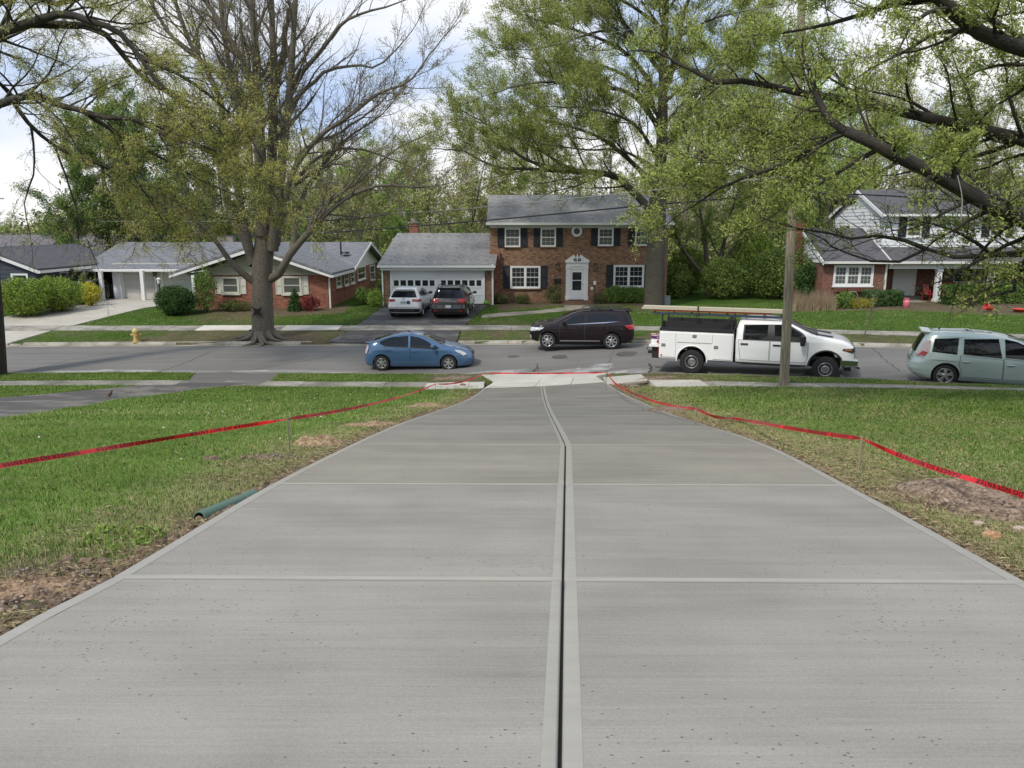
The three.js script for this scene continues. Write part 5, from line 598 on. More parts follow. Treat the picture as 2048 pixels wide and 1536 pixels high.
// pale green people carrier
{
  const p = placed(1926, 765, 22.9), th = -0.40;
  car({ name: 'green_people_carrier', label: 'pale green people carrier parked at the near kerb behind the white truck', pos: [p[0] - Math.sin(-th) * 0.75, p[1] + 0.02, p[2] - Math.cos(th) * 0.75], turn: th, base: 2.75, r: 0.325, rim: 0.225, arch: 0.385, tyre: 0.21, spokes: 5, style: 'wide', paint: paint(0.42, 0.51, 0.48, 0.25, 0.3),
    front: [[3.3, 0.2], [3.52, 0.28], [3.6, 0.45], [3.58, 0.65], [3.45, 0.82], [3.2, 0.92], [2.85, 1.0], [2.7, 1.06], [2.3, 1.28], [1.95, 1.45], [1.6, 1.55], [1.2, 1.605], [0.7, 1.63]],
    rear: [[-0.8, 0.24], [-0.97, 0.36], [-1.02, 0.5], [-1.0, 0.68], [-0.92, 0.8], [-0.9, 0.95], [-0.82, 1.15], [-0.72, 1.36], [-0.64, 1.5], [-0.62, 1.57], [-0.2, 1.615], [0.4, 1.63]],
    hw: [[0.2, 0.82], [0.3, 0.86], [0.5, 0.875], [0.8, 0.87], [1.0, 0.835], [1.3, 0.73], [1.5, 0.65], [1.58, 0.58], [1.63, 0.46]], rf: [[0.2, 0.5], [0.9, 0.6], [1.05, 0.3], [1.6, 0.25]], rr: [[0.2, 0.35], [0.9, 0.35], [1.6, 0.25]],
    windows: [[[-0.42, 0.99], [-0.36, 1.42], [0.28, 1.46], [0.26, 0.98]], [[0.42, 0.97], [0.42, 1.47], [1.3, 1.49], [1.42, 0.94]], [[1.5, 0.935], [1.46, 1.49], [1.7, 1.46], [2.2, 1.24], [2.42, 1.06], [2.42, 0.91]]],
    doors: [[[0.36, 0.95], [1.45, 0.92], [1.47, 0.33], [0.42, 0.33], [0.42, 0.55], [0.34, 0.62]], [[1.48, 0.92], [2.5, 0.88], [2.42, 0.6], [2.36, 0.33], [1.5, 0.33]]], handleDrop: 0.17, sill: [[0.36, 0.2], [2.36, 0.2], [2.36, 0.29], [0.36, 0.29]], sillM: paint(0.3, 0.38, 0.36, 0.4, 0.3), mirror: [2.25, 0.98], screen: [1.08, 1.55, 0.88], back: [1.0, 1.5, 0.78], headEnd: [0.7, 0.85, 0.4, 0.85], handleM: M.chrome,
    tailSide: [[-0.9, 0.86], [-0.66, 0.84], [-0.48, 1.02], [-0.44, 1.36], [-0.6, 1.36], [-0.8, 1.02]], tailM: lens(0.45, 0.36, 0.36), grille: [0.35, 0.5, 0.5], plateY: 0.78, emblemY: 0.98, seamY: 0.72,
    extra: (c, S) => { for (const s of [-1, 1]) { mesh('taillight_lens', sidePatch(S, [[-0.82, 0.9], [-0.6, 0.9], [-0.5, 1.03], [-0.66, 1.04]], 0.013, s, 4, 6), M.tail, c); mesh('door_moulding', sidePatch(S, [[0.5, 0.555], [2.35, 0.535], [2.35, 0.55], [0.5, 0.57]], 0.014, s, 2, 8), c.children[0].material, c); mesh('fuel_seam', sidePatch(S, [[-0.72, 0.8], [0.34, 0.76], [0.34, 0.772], [-0.72, 0.812]], 0.006, s, 2, 8), M.plasticDark, c); mesh('roof_seam', gridGeo(1, 12, (u, v) => [lerp(-0.4, 1.9, u), S ? 1.602 - 0.05 * (u * 2 - 0.9) ** 2 * (u > 0.45 ? 1.6 : 0.6) + 0.006 : 0, s * (0.545 + v * 0.012)]), M.plasticDark, c); } mesh('spoiler', new RoundedBoxGeometry(0.3, 0.05, 1.14, 2, 0.02).rotateZ(-0.08).translate(-0.58, 1.585, 0), c.children[0].material, c); mesh('antenna', new THREE.CylinderGeometry(0.02, 0.03, 0.06, 8).translate(-0.2, 1.66, 0), M.black, c); } });
}
// two cars on the asphalt drive, backs to the street
{
  const p = placed(814, 620, 43.9);
  car({ name: 'white_utility_car', label: 'white sport utility car with tinted rear window on the asphalt drive', pos: p, turn: Math.PI / 2 - 0.05, base: 2.78, r: 0.36, rim: 0.25, arch: 0.42, tyre: 0.24, spokes: 5, style: 'slim', paint: paint(0.9, 0.9, 0.9, 0, 0.35),
    front: [[3.3, 0.26], [3.6, 0.36], [3.68, 0.55], [3.66, 0.8], [3.5, 0.98], [3.1, 1.08], [2.7, 1.14], [2.3, 1.32], [1.85, 1.52], [1.5, 1.61], [1.0, 1.67], [0.7, 1.69]], rear: [[-0.8, 0.3], [-0.98, 0.45], [-1.05, 0.65], [-1.03, 0.9], [-0.98, 1.08], [-0.88, 1.25], [-0.72, 1.48], [-0.62, 1.58], [-0.3, 1.64], [0.3, 1.68], [0.5, 1.69]],
    hw: [[0.26, 0.86], [0.4, 0.92], [0.6, 0.945], [0.9, 0.945], [1.08, 0.9], [1.2, 0.84], [1.45, 0.72], [1.6, 0.63], [1.66, 0.56], [1.69, 0.45]], rf: [[0.26, 0.5], [1, 0.5], [1.15, 0.3], [1.7, 0.25]], rr: [[0.26, 0.35], [0.9, 0.4], [1.2, 0.35], [1.7, 0.3]],
    windows: [[[-0.35, 1.2], [-0.2, 1.42], [0.5, 1.5], [0.5, 1.16]], [[0.6, 1.15], [0.6, 1.52], [1.3, 1.54], [1.35, 1.13]], [[1.42, 1.13], [1.4, 1.54], [1.75, 1.49], [2.3, 1.22], [2.35, 1.12]]], doors: [[[0.4, 1.12], [1.38, 1.1], [1.38, 0.45], [0.48, 0.45], [0.44, 0.7]], [[1.41, 1.1], [2.45, 1.08], [2.35, 0.45], [1.41, 0.45]]], sill: [[0.45, 0.32], [2.3, 0.32], [2.3, 0.43], [0.45, 0.43]], sillM: M.plasticDark, mirror: [2.15, 1.14], mirrorM: M.plasticDark, screen: [1.15, 1.6, 0.9], back: [1.16, 1.5, 0.86],
    headEnd: [0.85, 0.98, 0.45, 0.95], tailSide: [[-1.03, 0.92], [-0.62, 0.96], [-0.6, 1.06], [-0.98, 1.07]], tailEnd: [0.93, 1.07, 0.48, 0.945], grille: [0.5, 0.85, 0.5], plateY: 0.82, emblemY: 1.08, seamY: 0.6, bumper: [0.34, 0.54],
    extra: (c, S) => { mesh('spoiler', new RoundedBoxGeometry(0.3, 0.05, 1.16, 2, 0.02).translate(-0.66, 1.6, 0), c.children[0].material, c); mesh('round_sticker', new THREE.CircleGeometry(0.11, 20).rotateY(-Math.PI / 2).translate(S.endX(0.9, 0.28, -1) - 0.01, 0.89, 0.28), mat([0.06, 0.07, 0.14], 0.6), c); mesh('bumper_skirt', endPatch(S, -1, 0.42, 0.46, (y) => [-0.6, 0.6], 0.03, 1), M.steel, c); } });
  const q = placed(902, 622, 43.75);
  car({ name: 'charcoal_minivan', label: 'charcoal minivan with grey roof rails on the asphalt drive', pos: q, turn: Math.PI / 2 - 0.06, base: 3.03, r: 0.34, rim: 0.22, arch: 0.4, tyre: 0.23, spokes: 7, style: 'slim', paint: paint(0.032, 0.03, 0.029, 0.3, 0.3),
    front: [[3.5, 0.2], [3.8, 0.32], [3.95, 0.5], [3.92, 0.75], [3.75, 0.9], [3.4, 1.02], [3.05, 1.1], [2.6, 1.35], [2.2, 1.55], [1.8, 1.66], [1.3, 1.71], [0.8, 1.73]], rear: [[-0.95, 0.2], [-1.07, 0.35], [-1.12, 0.55], [-1.08, 0.75], [-1.06, 0.98], [-0.98, 1.15], [-0.88, 1.42], [-0.8, 1.6], [-0.74, 1.66], [-0.2, 1.71], [0.5, 1.73]],
    hw: [[0.2, 0.9], [0.35, 0.97], [0.6, 0.99], [0.9, 0.985], [1.08, 0.95], [1.25, 0.88], [1.5, 0.78], [1.65, 0.7], [1.7, 0.62], [1.73, 0.5]], rf: [[0.2, 0.6], [1, 0.6], [1.15, 0.3], [1.75, 0.25]], rr: [[0.2, 0.3], [1.75, 0.25]],
    windows: [[[-0.5, 1.14], [-0.42, 1.54], [0.5, 1.57], [0.5, 1.12]], [[0.62, 1.12], [0.62, 1.57], [1.55, 1.58], [1.6, 1.1]], [[1.68, 1.1], [1.66, 1.58], [2.05, 1.53], [2.6, 1.25], [2.7, 1.1]]], doors: [[[0.5, 1.1], [1.62, 1.08], [1.62, 0.35], [0.5, 0.35]], [[1.65, 1.08], [2.75, 1.05], [2.62, 0.35], [1.65, 0.35]]], handleDrop: 0.15, mirror: [2.45, 1.12], screen: [1.11, 1.64, 0.9], back: [1.12, 1.56, 0.92], rails: [-0.55, 1.6, 1.78, 0.62],
    headEnd: [0.72, 0.9, 0.45, 0.97], tailSide: [[-1.06, 0.86], [-0.6, 0.9], [-0.5, 1.08], [-0.98, 1.1]], tailEnd: [0.88, 1.1, 0.55, 0.985], grille: [0.4, 0.7, 0.5], plateY: 0.6, emblemY: 1.0, seamY: 0.5, bumper: [0.22, 0.34],
    extra: (c, S) => { mesh('spoiler', new RoundedBoxGeometry(0.34, 0.05, 1.36, 2, 0.02).translate(-0.72, 1.675, 0), c.children[0].material, c); mesh('chrome_strip', endPatch(S, -1, 0.94, 0.965, () => [-0.52, 0.52], 0.012, 1), M.steel, c); for (const s of [-1, 1]) mesh('reflector', endPatch(S, -1, 0.4, 0.46, () => [s * 0.6, s * 0.8], 0.012, 2, 4), M.tail, c); } });
}
// white service truck
{
  const th = -0.34, r0 = placed(1418, 752, 26.35), t = thing('service_truck', 'white crew cab service truck with toolbox body and ladder rack', 'truck', [r0[0] + Math.sin(-th) * -0.95 * 1, r0[1] + 0.02, r0[2] - Math.cos(th) * 0.95], th);
  const P = paint(0.82, 0.83, 0.83, 0, 0.35), base = 4.32, R = 0.415;
  const sp = { front: [[4.9, 0.5], [5.14, 0.52], [5.2, 0.7], [5.2, 1.0], [5.17, 1.15], [5.05, 1.27], [4.8, 1.37], [4.4, 1.44], [4.05, 1.49], [3.92, 1.53], [3.7, 1.62], [3.35, 1.79], [3.12, 1.89], [2.9, 1.945], [2.5, 1.98]], rear: [[1.42, 0.5], [1.40, 1.2], [1.42, 1.6], [1.47, 1.82], [1.52, 1.93], [1.75, 1.965], [2.3, 1.98]], hw: [[0.5, 0.95], [0.62, 0.99], [1.0, 1.0], [1.3, 0.985], [1.45, 0.95], [1.55, 0.92], [1.85, 0.79], [1.94, 0.7], [1.98, 0.55]], rf: [[0.5, 0.2], [1.2, 0.25], [1.45, 0.3], [1.55, 0.15], [2, 0.2]], rr: [[0.5, 0.08], [2, 0.1]], bow: 0.04 }, S = shell(sp);
  let b = new Brush(bodyGeo(sp, S)); b.updateMatrixWorld(); const k = new Brush(new THREE.CylinderGeometry(0.53, 0.53, 3, 44).rotateX(Math.PI / 2)); k.position.set(base, R + 0.08, 0); k.updateMatrixWorld(); b = csg.evaluate(b, k, SUBTRACTION);
  const cab = mesh('cab', b.geometry, P, t);
  for (const [x, n] of [[0, 0], [base, 0]]) for (const s of [-1, 1]) wheel(t, x, s * 0.86, R, 0.225, 8, 0.26, 'steel');
  for (const s of [-1, 1]) {
    mesh('side_window', sidePatch(S, [[1.70, 1.3], [1.72, 1.78], [2.45, 1.8], [2.45, 1.3]], 0.01, s), M.carGlass, t); mesh('side_window', sidePatch(S, [[2.68, 1.3], [2.66, 1.8], [3.05, 1.8], [3.5, 1.55], [3.62, 1.42], [3.62, 1.3]], 0.01, s), M.carGlass, t); mesh('window_pillar', sidePatch(S, [[1.66, 1.28], [1.67, 1.82], [3.1, 1.83], [3.55, 1.58], [3.67, 1.44], [3.67, 1.28]], 0.006, s), M.black, t);
    for (const d of [[[1.52, 1.26], [2.52, 1.26], [2.52, 0.6], [1.62, 0.6]], [[2.56, 1.26], [3.74, 1.26], [3.74, 0.8], [3.66, 0.6], [2.56, 0.6]]]) { mesh('door_seam', sidePatch(S, d.map(([x, y]) => [x + (x < d[1][0] - 0.5 ? -0.012 : 0.012), y + (y > 1 ? 0.01 : -0.012)]), 0.003, s), M.plasticDark, t); const dr = mesh('door', sidePatch(S, d, 0.008, s), P, t); mesh('handle', new RoundedBoxGeometry(0.25, 0.05, 0.05, 2, 0.02).translate(d[0][0] + 0.2, 1.14, s * 1.02), M.black, dr); }
    const mi = part('wing_mirror', t); mesh('mirror_shell', new RoundedBoxGeometry(0.16, 0.34, 0.22, 3, 0.05).translate(3.56, 1.36, s * 1.24), M.black, mi); mesh('mirror_arm', merge([boxG(0.05, 0.04, 0.3, 3.5, 1.42, s * 1.02), boxG(0.05, 0.04, 0.3, 3.5, 1.3, s * 1.02)]), M.black, mi);
    mesh('headlight', sidePatch(S, [[4.78, 1.06], [4.82, 1.14], [5.16, 1.16], [5.18, 1.03], [5.1, 1.0]], 0.008, s, 5, 8), M.plasticDark, t); mesh('turn_signal', sidePatch(S, [[4.86, 1.07], [4.88, 1.11], [5.06, 1.12], [5.06, 1.07]], 0.014, s, 3, 6), M.amber, t); mesh('headlight', endPatch(S, 1, 0.98, 1.14, () => [s * 0.5, s * 0.97], 0.008), M.head, t);
    mesh('wheel_arch_lip', new THREE.TorusGeometry(0.535, 0.035, 8, 30, Math.PI).translate(base, R + 0.08, s * 0.985), M.black, t); mesh('tow_hook', new RoundedBoxGeometry(0.3, 0.06, 0.06, 2, 0.02).rotateZ(-0.25).translate(5.25, 0.47, s * 0.5), M.black, t);
  }
  mesh('windscreen', endPatch(S, 1, 1.54, 1.93, (y) => [-S.hw(y) * 0.92, S.hw(y) * 0.92], 0.012, 10), M.carGlass, t); mesh('rear_window', endPatch(S, -1, 1.4, 1.82, (y) => [-0.6, 0.6], 0.012), M.carGlass, t); mesh('grille', endPatch(S, 1, 0.78, 1.13, () => [-0.62, 0.62], 0.02, 5), M.plasticDark, t);
  const emb = new THREE.Shape(); [[-0.16, -0.03], [-0.05, -0.03], [-0.05, -0.06], [0.05, -0.06], [0.05, -0.03], [0.16, -0.03], [0.13, 0.03], [0.05, 0.03], [0.05, 0.06], [-0.05, 0.06], [-0.05, 0.03], [-0.13, 0.03]].forEach(([a, c], i) => emb[i ? 'lineTo' : 'moveTo'](a, c)); mesh('emblem', new THREE.ExtrudeGeometry(emb, { depth: 0.02, bevelEnabled: false }).rotateY(Math.PI / 2).translate(5.22, 0.98, 0), M.black, t);
  mesh('front_bumper', merge([new RoundedBoxGeometry(0.3, 0.26, 2.0, 3, 0.06).translate(5.14, 0.66, 0), new RoundedBoxGeometry(0.42, 0.24, 0.12, 2, 0.04).translate(4.98, 0.66, 0.96), new RoundedBoxGeometry(0.42, 0.24, 0.12, 2, 0.04).translate(4.98, 0.66, -0.96)]), M.chrome, t); mesh('air_dam', boxG(0.2, 0.16, 1.7, 5.0, 0.38, 0), M.black, t);
  mesh('hood_vent', new RoundedBoxGeometry(0.5, 0.04, 0.16, 2, 0.015).rotateZ(-0.12).translate(4.25, 1.475, 0.55), M.black, t); mesh('hood_vent', new RoundedBoxGeometry(0.5, 0.04, 0.16, 2, 0.015).rotateZ(-0.12).translate(4.25, 1.475, -0.55), M.black, t); mesh('wiper_cowl', new RoundedBoxGeometry(0.22, 0.06, 1.5, 2, 0.02).translate(3.92, 1.53, 0), M.black, t);
  mesh('underbody', merge([boxG(5.4, 0.22, 0.9, 2.1, 0.4, 0), boxG(1.9, 0.16, 1.7, 2.6, 0.42, 0), new THREE.CylinderGeometry(0.07, 0.07, 1.7, 10).rotateX(Math.PI / 2).translate(0, R, 0), new THREE.SphereGeometry(0.2, 14, 10).translate(0, R, 0)]), M.plasticDark, t);
  for (const s of [-1, 1]) mesh('running_board', boxG(2.2, 0.05, 0.08, 2.6, 0.46, s * 0.94), M.black, t);
  // toolbox body: a side cabinet each side with the arch cut out
  for (const s of [-1, 1]) {
    const sh = new THREE.Shape(); sh.moveTo(-1.12, 0.52); sh.lineTo(-0.52, 0.52); sh.absarc(0, R + 0.06, 0.5, Math.PI + 0.12, -0.12, true); sh.lineTo(0.55, 0.52); sh.lineTo(1.36, 0.52); sh.lineTo(1.36, 1.46); sh.lineTo(-1.12, 1.46);
    mesh('tool_cabinet', new THREE.ExtrudeGeometry(sh, { depth: 0.42, bevelEnabled: true, bevelSize: 0.008, bevelThickness: 0.008, bevelSegments: 1, curveSegments: 24 }).translate(0, 0, s > 0 ? 0.585 : -1.005), P, t);
    const lip = new THREE.TorusGeometry(0.515, 0.025, 6, 28, Math.PI * 1.05).rotateZ(-0.08).translate(0, R + 0.06, s * 1.015); mesh('arch_flare', lip, P, t);
    for (const [x0, x1, y0, y1, kx, ky] of [[-1.09, -0.56, 0.56, 1.42, -0.98, 0.98], [-0.53, 0.67, 1.1, 1.42, 0.07, 1.33], [0.70, 1.33, 0.56, 1.42, 0.8, 0.98]]) { const rg = [spanG(x0 - 0.012, x1 + 0.012, y0 - 0.012, y1 + 0.012, s * 1.009 - 0.003, s * 1.009 + 0.003)]; mesh('door_seal', merge(rg), M.plasticDark, t); const dr = mesh('cabinet_door', new RoundedBoxGeometry(x1 - x0, y1 - y0, 0.03, 2, 0.008).translate((x0 + x1) / 2, (y0 + y1) / 2, s * 1.026), P, t); mesh('latch', merge([boxG(0.14, 0.1, 0.02, kx, ky - 0.05, s * 1.048), boxG(0.1, 0.06, 0.02, kx, ky - 0.03, s * 1.058)]), M.steel, dr); }
    mesh('side_rail', merge([boxG(2.5, 0.1, 0.44, 0.12, 1.47, s * 0.8)]), M.black, t); mesh('side_board', boxG(2.46, 0.2, 0.04, 0.12, 1.57, s * 0.62), M.black, t); mesh('marker_lamp', new THREE.CylinderGeometry(0.03, 0.03, 0.02, 10).rotateX(Math.PI / 2).translate(-1.04, 0.62, s * 1.045), M.tail, t);
  }
  mesh('load_bed', merge([boxG(2.5, 0.08, 1.2, 0.12, 0.8, 0), boxG(0.06, 0.7, 1.2, 1.33, 0.85, 0), boxG(0.05, 0.6, 1.2, -1.1, 0.85, 0)]), M.plasticDark, t);
  mesh('rear_step', merge([boxG(0.36, 0.06, 1.9, -1.32, 0.88, 0)]), M.white, t); mesh('rear_bumper', merge([boxG(0.3, 0.4, 1.6, -1.26, 0.46, 0), boxG(0.34, 0.1, 0.2, -1.5, 0.5, 0)]), M.black, t); mesh('tow_ball', merge([new THREE.TubeGeometry(new THREE.CatmullRomCurve3([V(-1.4, 0.52, 0), V(-1.6, 0.56, 0), V(-1.72, 0.66, 0)]), 10, 0.03, 6), new THREE.SphereGeometry(0.05, 10, 8).translate(-1.73, 0.7, 0)]), M.steel, t); mesh('taillight', merge([boxG(0.04, 0.3, 0.14, -1.14, 0.6, 0.9), boxG(0.04, 0.3, 0.14, -1.14, 0.6, -0.9)]), M.tail, t);
  const bar = (a, c, r = 0.03) => new THREE.TubeGeometry(new THREE.LineCurve3(V(...a), V(...c)), 1, r, 8);
  const rack = part('ladder_rack', t); for (const s of [-1, 1]) { for (const x of [-1.08, 1.28]) mesh('rack_post', bar([x, 1.52, s * 0.78], [x, 2.04, s * 0.78]), M.black, rack); mesh('rack_brace', bar([0.86, 1.55, s * 0.78], [1.28, 1.96, s * 0.78], 0.02), M.black, rack); mesh('rack_rail', boxG(4.3, 0.06, 0.07, 0.75, 2.02, s * 0.78), mat([0.03, 0.04, 0.08], 0.5), rack); }
  for (const x of [-1.35, -0.7, -0.1, 0.5, 1.1, 1.7, 2.3, 2.85]) mesh('rack_crossbar', bar([x, 2.1, -0.78], [x, 2.1, 0.78], 0.025), M.black, rack);
  const put = (o) => { o.position.copy(t.position); o.rotation.y = th; return o; };
  const wood = mat([0.52, 0.47, 0.37], 0.85); for (let i = 0; i < 3; i++) { const o = put(mesh('lumber_board', new RoundedBoxGeometry(4.9, 0.038, 0.24, 1, 0.005).translate(0.62 + i * 0.03, 2.2 + i * 0.0405, 0.66), [wood, tinted(wood, 0.52, 0.47, 0.36), wood][i])); tag(o, ['lowest long plank strapped on the truck rack', 'middle long plank strapped on the truck rack', 'topmost long plank strapped on the truck rack'][i], 'plank', 'planks on the truck rack'); }
  { const o = put(thing('extension_ladder', 'red fibreglass ladder lying on the truck rack under the planks', 'ladder')); const lm = mat([0.5, 0.08, 0.05], 0.5); for (const z of [0.28, 0.72]) mesh('ladder_rail', boxG(4.0, 0.06, 0.035, 0.55, 2.125, z), lm, o); for (let x = -1.3; x < 2.5; x += 0.3) mesh('rung', new THREE.CylinderGeometry(0.016, 0.016, 0.44, 6).rotateX(Math.PI / 2).translate(x, 2.155, 0.5), M.steel, o); }
  { const o = put(mesh('tie_strap', merge([boxG(0.05, 0.18, 0.012, 0.12, 2.13, 0.79), boxG(0.05, 0.012, 0.3, 0.12, 2.302, 0.65), boxG(0.16, 0.14, 0.04, 0.12, 1.97, 0.83)]), mat([0.03, 0.03, 0.03], 0.8))); tag(o, 'black ratchet strap holding the planks on the truck rack', 'strap'); }
  { const o = put(thing('paint_bucket', 'white bucket with a purple and red label on the truck step', 'bucket')); const cv = document.createElement('canvas'); cv.width = 256; cv.height = 128; const q = cv.getContext('2d'); q.fillStyle = '#e8e8ea'; q.fillRect(0, 0, 256, 128); q.fillStyle = '#5a2a62'; q.fillRect(0, 18, 256, 40); q.fillStyle = '#c8372c'; for (const x of [40, 170]) { q.beginPath(); q.arc(x, 92, 18, 0, 7); q.fill(); } q.fillStyle = '#e8d8e8'; for (const x of [20, 150]) q.fillRect(x, 30, 60, 10); const tx = new THREE.CanvasTexture(cv); tx.colorSpace = THREE.SRGBColorSpace;
    mesh('bucket_body', new THREE.CylinderGeometry(0.15, 0.135, 0.36, 24).translate(-1.32, 1.125, 0.72), new THREE.MeshStandardMaterial({ map: tx, roughness: 0.5 }), o); mesh('bucket_rim', new THREE.TorusGeometry(0.152, 0.012, 6, 24).rotateX(Math.PI / 2).translate(-1.32, 1.3, 0.72), mat([0.55, 0.12, 0.06], 0.5), o); mesh('handle', new THREE.TorusGeometry(0.15, 0.005, 5, 20, Math.PI).rotateY(0.3).rotateX(1.2).translate(-1.32, 1.28, 0.76), M.steel, o); }
}

// ------------------------------------------------------------------ trees and shrubs
class Wood {
  constructor() { this.p = []; this.n = []; this.t = []; this.i = []; }
  tube(pts, rad, sides) {
    const k = pts.length, base = this.p.length / 3; let up = Math.abs(pts[1].y - pts[0].y) > 0.9 * pts[1].distanceTo(pts[0]) ? V(1, 0, 0) : V(0, 1, 0), len = 0;
    const tan = V(0, 0, 0), a = V(0, 0, 0), b = V(0, 0, 0), per = Math.max(1, Math.round(2 * Math.PI * rad[0] / 0.9));
    for (let j = 0; j < k; j++) {
      tan.subVectors(pts[Math.min(k - 1, j + 1)], pts[Math.max(0, j - 1)]).normalize(); a.crossVectors(up, tan).normalize(); b.crossVectors(tan, a); up.copy(b); if (j) len += pts[j].distanceTo(pts[j - 1]);
      for (let s = 0; s <= sides; s++) { const q = s / sides * 2 * Math.PI, c = Math.cos(q), e = Math.sin(q), nx = a.x * c + b.x * e, ny = a.y * c + b.y * e, nz = a.z * c + b.z * e; this.p.push(pts[j].x + nx * rad[j], pts[j].y + ny * rad[j], pts[j].z + nz * rad[j]); this.n.push(nx, ny, nz); this.t.push(s / sides * per, len / 0.9); }
    }
    for (let j = 0; j < k - 1; j++) for (let s = 0; s < sides; s++) { const x = base + j * (sides + 1) + s; this.i.push(x, x + 1, x + sides + 1, x + 1, x + sides + 2, x + sides + 1); }
  }
  geo() { const g = new THREE.BufferGeometry(); g.setAttribute('position', new THREE.Float32BufferAttribute(this.p, 3)); g.setAttribute('normal', new THREE.Float32BufferAttribute(this.n, 3)); g.setAttribute('uv', new THREE.Float32BufferAttribute(this.t, 2)); g.setIndex(this.i); return g; }
}
function randDir(r) { const z = r() * 2 - 1, a = r() * 6.2832, q = Math.sqrt(1 - z * z); return V(q * Math.cos(a), z, q * Math.sin(a)); }
// grow a limb and its offspring; spots collects where leaf sprays sit
function grow(w, r, p, dir, len, rad, lev, o, spots) {
  const n = lev === 0 ? 9 : lev >= o.levels ? 3 : 5, pts = [p.clone()], rr = [rad], d = dir.clone().normalize(), tip = lev >= o.levels ? 0.35 : 0.4;
  for (let k = 1; k <= n; k++) { d.addScaledVector(randDir(r), o.wander * (0.7 + 0.5 * lev / o.levels)); d.y += (o.up[Math.min(lev, o.up.length - 1)]) / n; d.normalize(); pts.push(pts[k - 1].clone().addScaledVector(d, len / n)); rr.push(Math.max(o.minR, rad * lerp(1, tip, k / n))); }
  w.tube(pts, rr, rad > 0.12 ? 9 : rad > 0.04 ? 6 : rad > 0.015 ? 4 : 3);
  offspring(w, r, pts, rr, len, lev, o, spots);
}
function offspring(w, r, pts, rr, len, lev, o, spots, from = o.from ?? 0.3) {
  const n = pts.length - 1;
  if (lev >= o.levels) { for (let k = 1; k <= n; k++) if (r() < o.leafiness) spots.push([pts[k].clone().lerp(pts[k - 1], r()), pts[k].clone().sub(pts[k - 1]).normalize(), 0.5 + 0.95 * r()]); return; }
  const kids = Math.round((o.kids[Math.min(lev, o.kids.length - 1)]) * (o.perLen && lev <= 1 ? len / o.perLen : 1));
  for (let k = 0; k < kids; k++) {
    const t = lerp(from, 1, (k + r()) / kids), f = t * n, i = Math.min(n - 1, Math.floor(f)), p = pts[i].clone().lerp(pts[i + 1], f - i), rad = lerp(rr[i], rr[i + 1], f - i), ax = pts[i + 1].clone().sub(pts[i]).normalize(), q = randDir(r); q.addScaledVector(ax, -q.dot(ax)).normalize(); if (q.y < 0 && r() < (o.upSide ?? 0.4)) q.y *= -1;
    const ang = o.angle * (0.7 + 0.6 * r()), d = ax.multiplyScalar(Math.cos(ang)).addScaledVector(q, Math.sin(ang));
    grow(w, r, p, d, len * o.ratio * (0.6 + 0.7 * r()) * (1 - 0.35 * t) * (o.shrink ?? 1), Math.max(o.minR, rad * o.thin * (0.7 + 0.3 * r())), lev + 1, o, spots);
  }
  { const d = pts[n].clone().sub(pts[n - 1]); grow(w, r, pts[n], d, len * o.ratio * 0.8, rr[n] * 0.9, lev + 1, o, spots); }
}
function spray(seed, leaves, L, wd, spread, hang = 0) { // a small spray of bent leaf blades
  const r = rng(seed), pos = [], nor = [];
  for (let k = 0; k < leaves; k++) {
    const c = randDir(r).multiplyScalar(spread * Math.cbrt(r())), d = randDir(r); d.y -= hang; d.normalize(); const s = d.clone().cross(randDir(r)).normalize(), n = s.clone().cross(d), l = L * (0.6 + 0.7 * r()), w = wd * (0.6 + 0.7 * r());
    const a = c, b = c.clone().addScaledVector(d, l * 0.5).addScaledVector(s, w / 2).addScaledVector(n, l * 0.1), e = c.clone().addScaledVector(d, l * 0.5).addScaledVector(s, -w / 2).addScaledVector(n, l * 0.1), t = c.clone().addScaledVector(d, l);
    for (const q of [a, b, t, a, t, e]) { pos.push(q.x, q.y, q.z); nor.push(n.x, n.y, n.z); }
  }
  const g = new THREE.BufferGeometry(); g.setAttribute('position', new THREE.Float32BufferAttribute(pos, 3)); g.setAttribute('normal', new THREE.Float32BufferAttribute(nor, 3)); g.setAttribute('uv', new THREE.Float32BufferAttribute(new Float32Array(pos.length / 3 * 2), 2)); return g;
}
const leafMat = (t = 0.35) => new THREE.MeshPhysicalMaterial({ color: 0xffffff, roughness: 0.85, transmission: t, thickness: 0, specularIntensity: 0.3, side: THREE.DoubleSide });
M.leaf = leafMat(0.5); M.leafSolid = new THREE.MeshPhysicalMaterial({ color: 0xffffff, roughness: 0.9, specularIntensity: 0.15, side: THREE.DoubleSide });
function leaves(name, geo, spots, tones, r, parent, scale = 1, m = M.leaf) {
  const im = new THREE.InstancedMesh(geo, m, spots.length), mt = new THREE.Matrix4(), q = new THREE.Quaternion(), s = V(1, 1, 1), e = new THREE.Euler(), c = new THREE.Color();
  spots.forEach(([p, d, k], i) => { e.set(r() * 6.3, r() * 6.3, r() * 6.3); q.setFromEuler(e); s.setScalar(k * scale); mt.compose(p, q, s); im.setMatrixAt(i, mt); const t = tones[Math.floor(r() * tones.length)], v = 0.75 + 0.5 * r(); im.setColorAt(i, c.setRGB(t[0] * v, t[1] * v, t[2] * v)); });
  im.name = name; im.userData.kind = 'stuff'; shadows(im); parent.add(im); return im;
}
const rel = (o) => (q) => q.clone().sub(o);
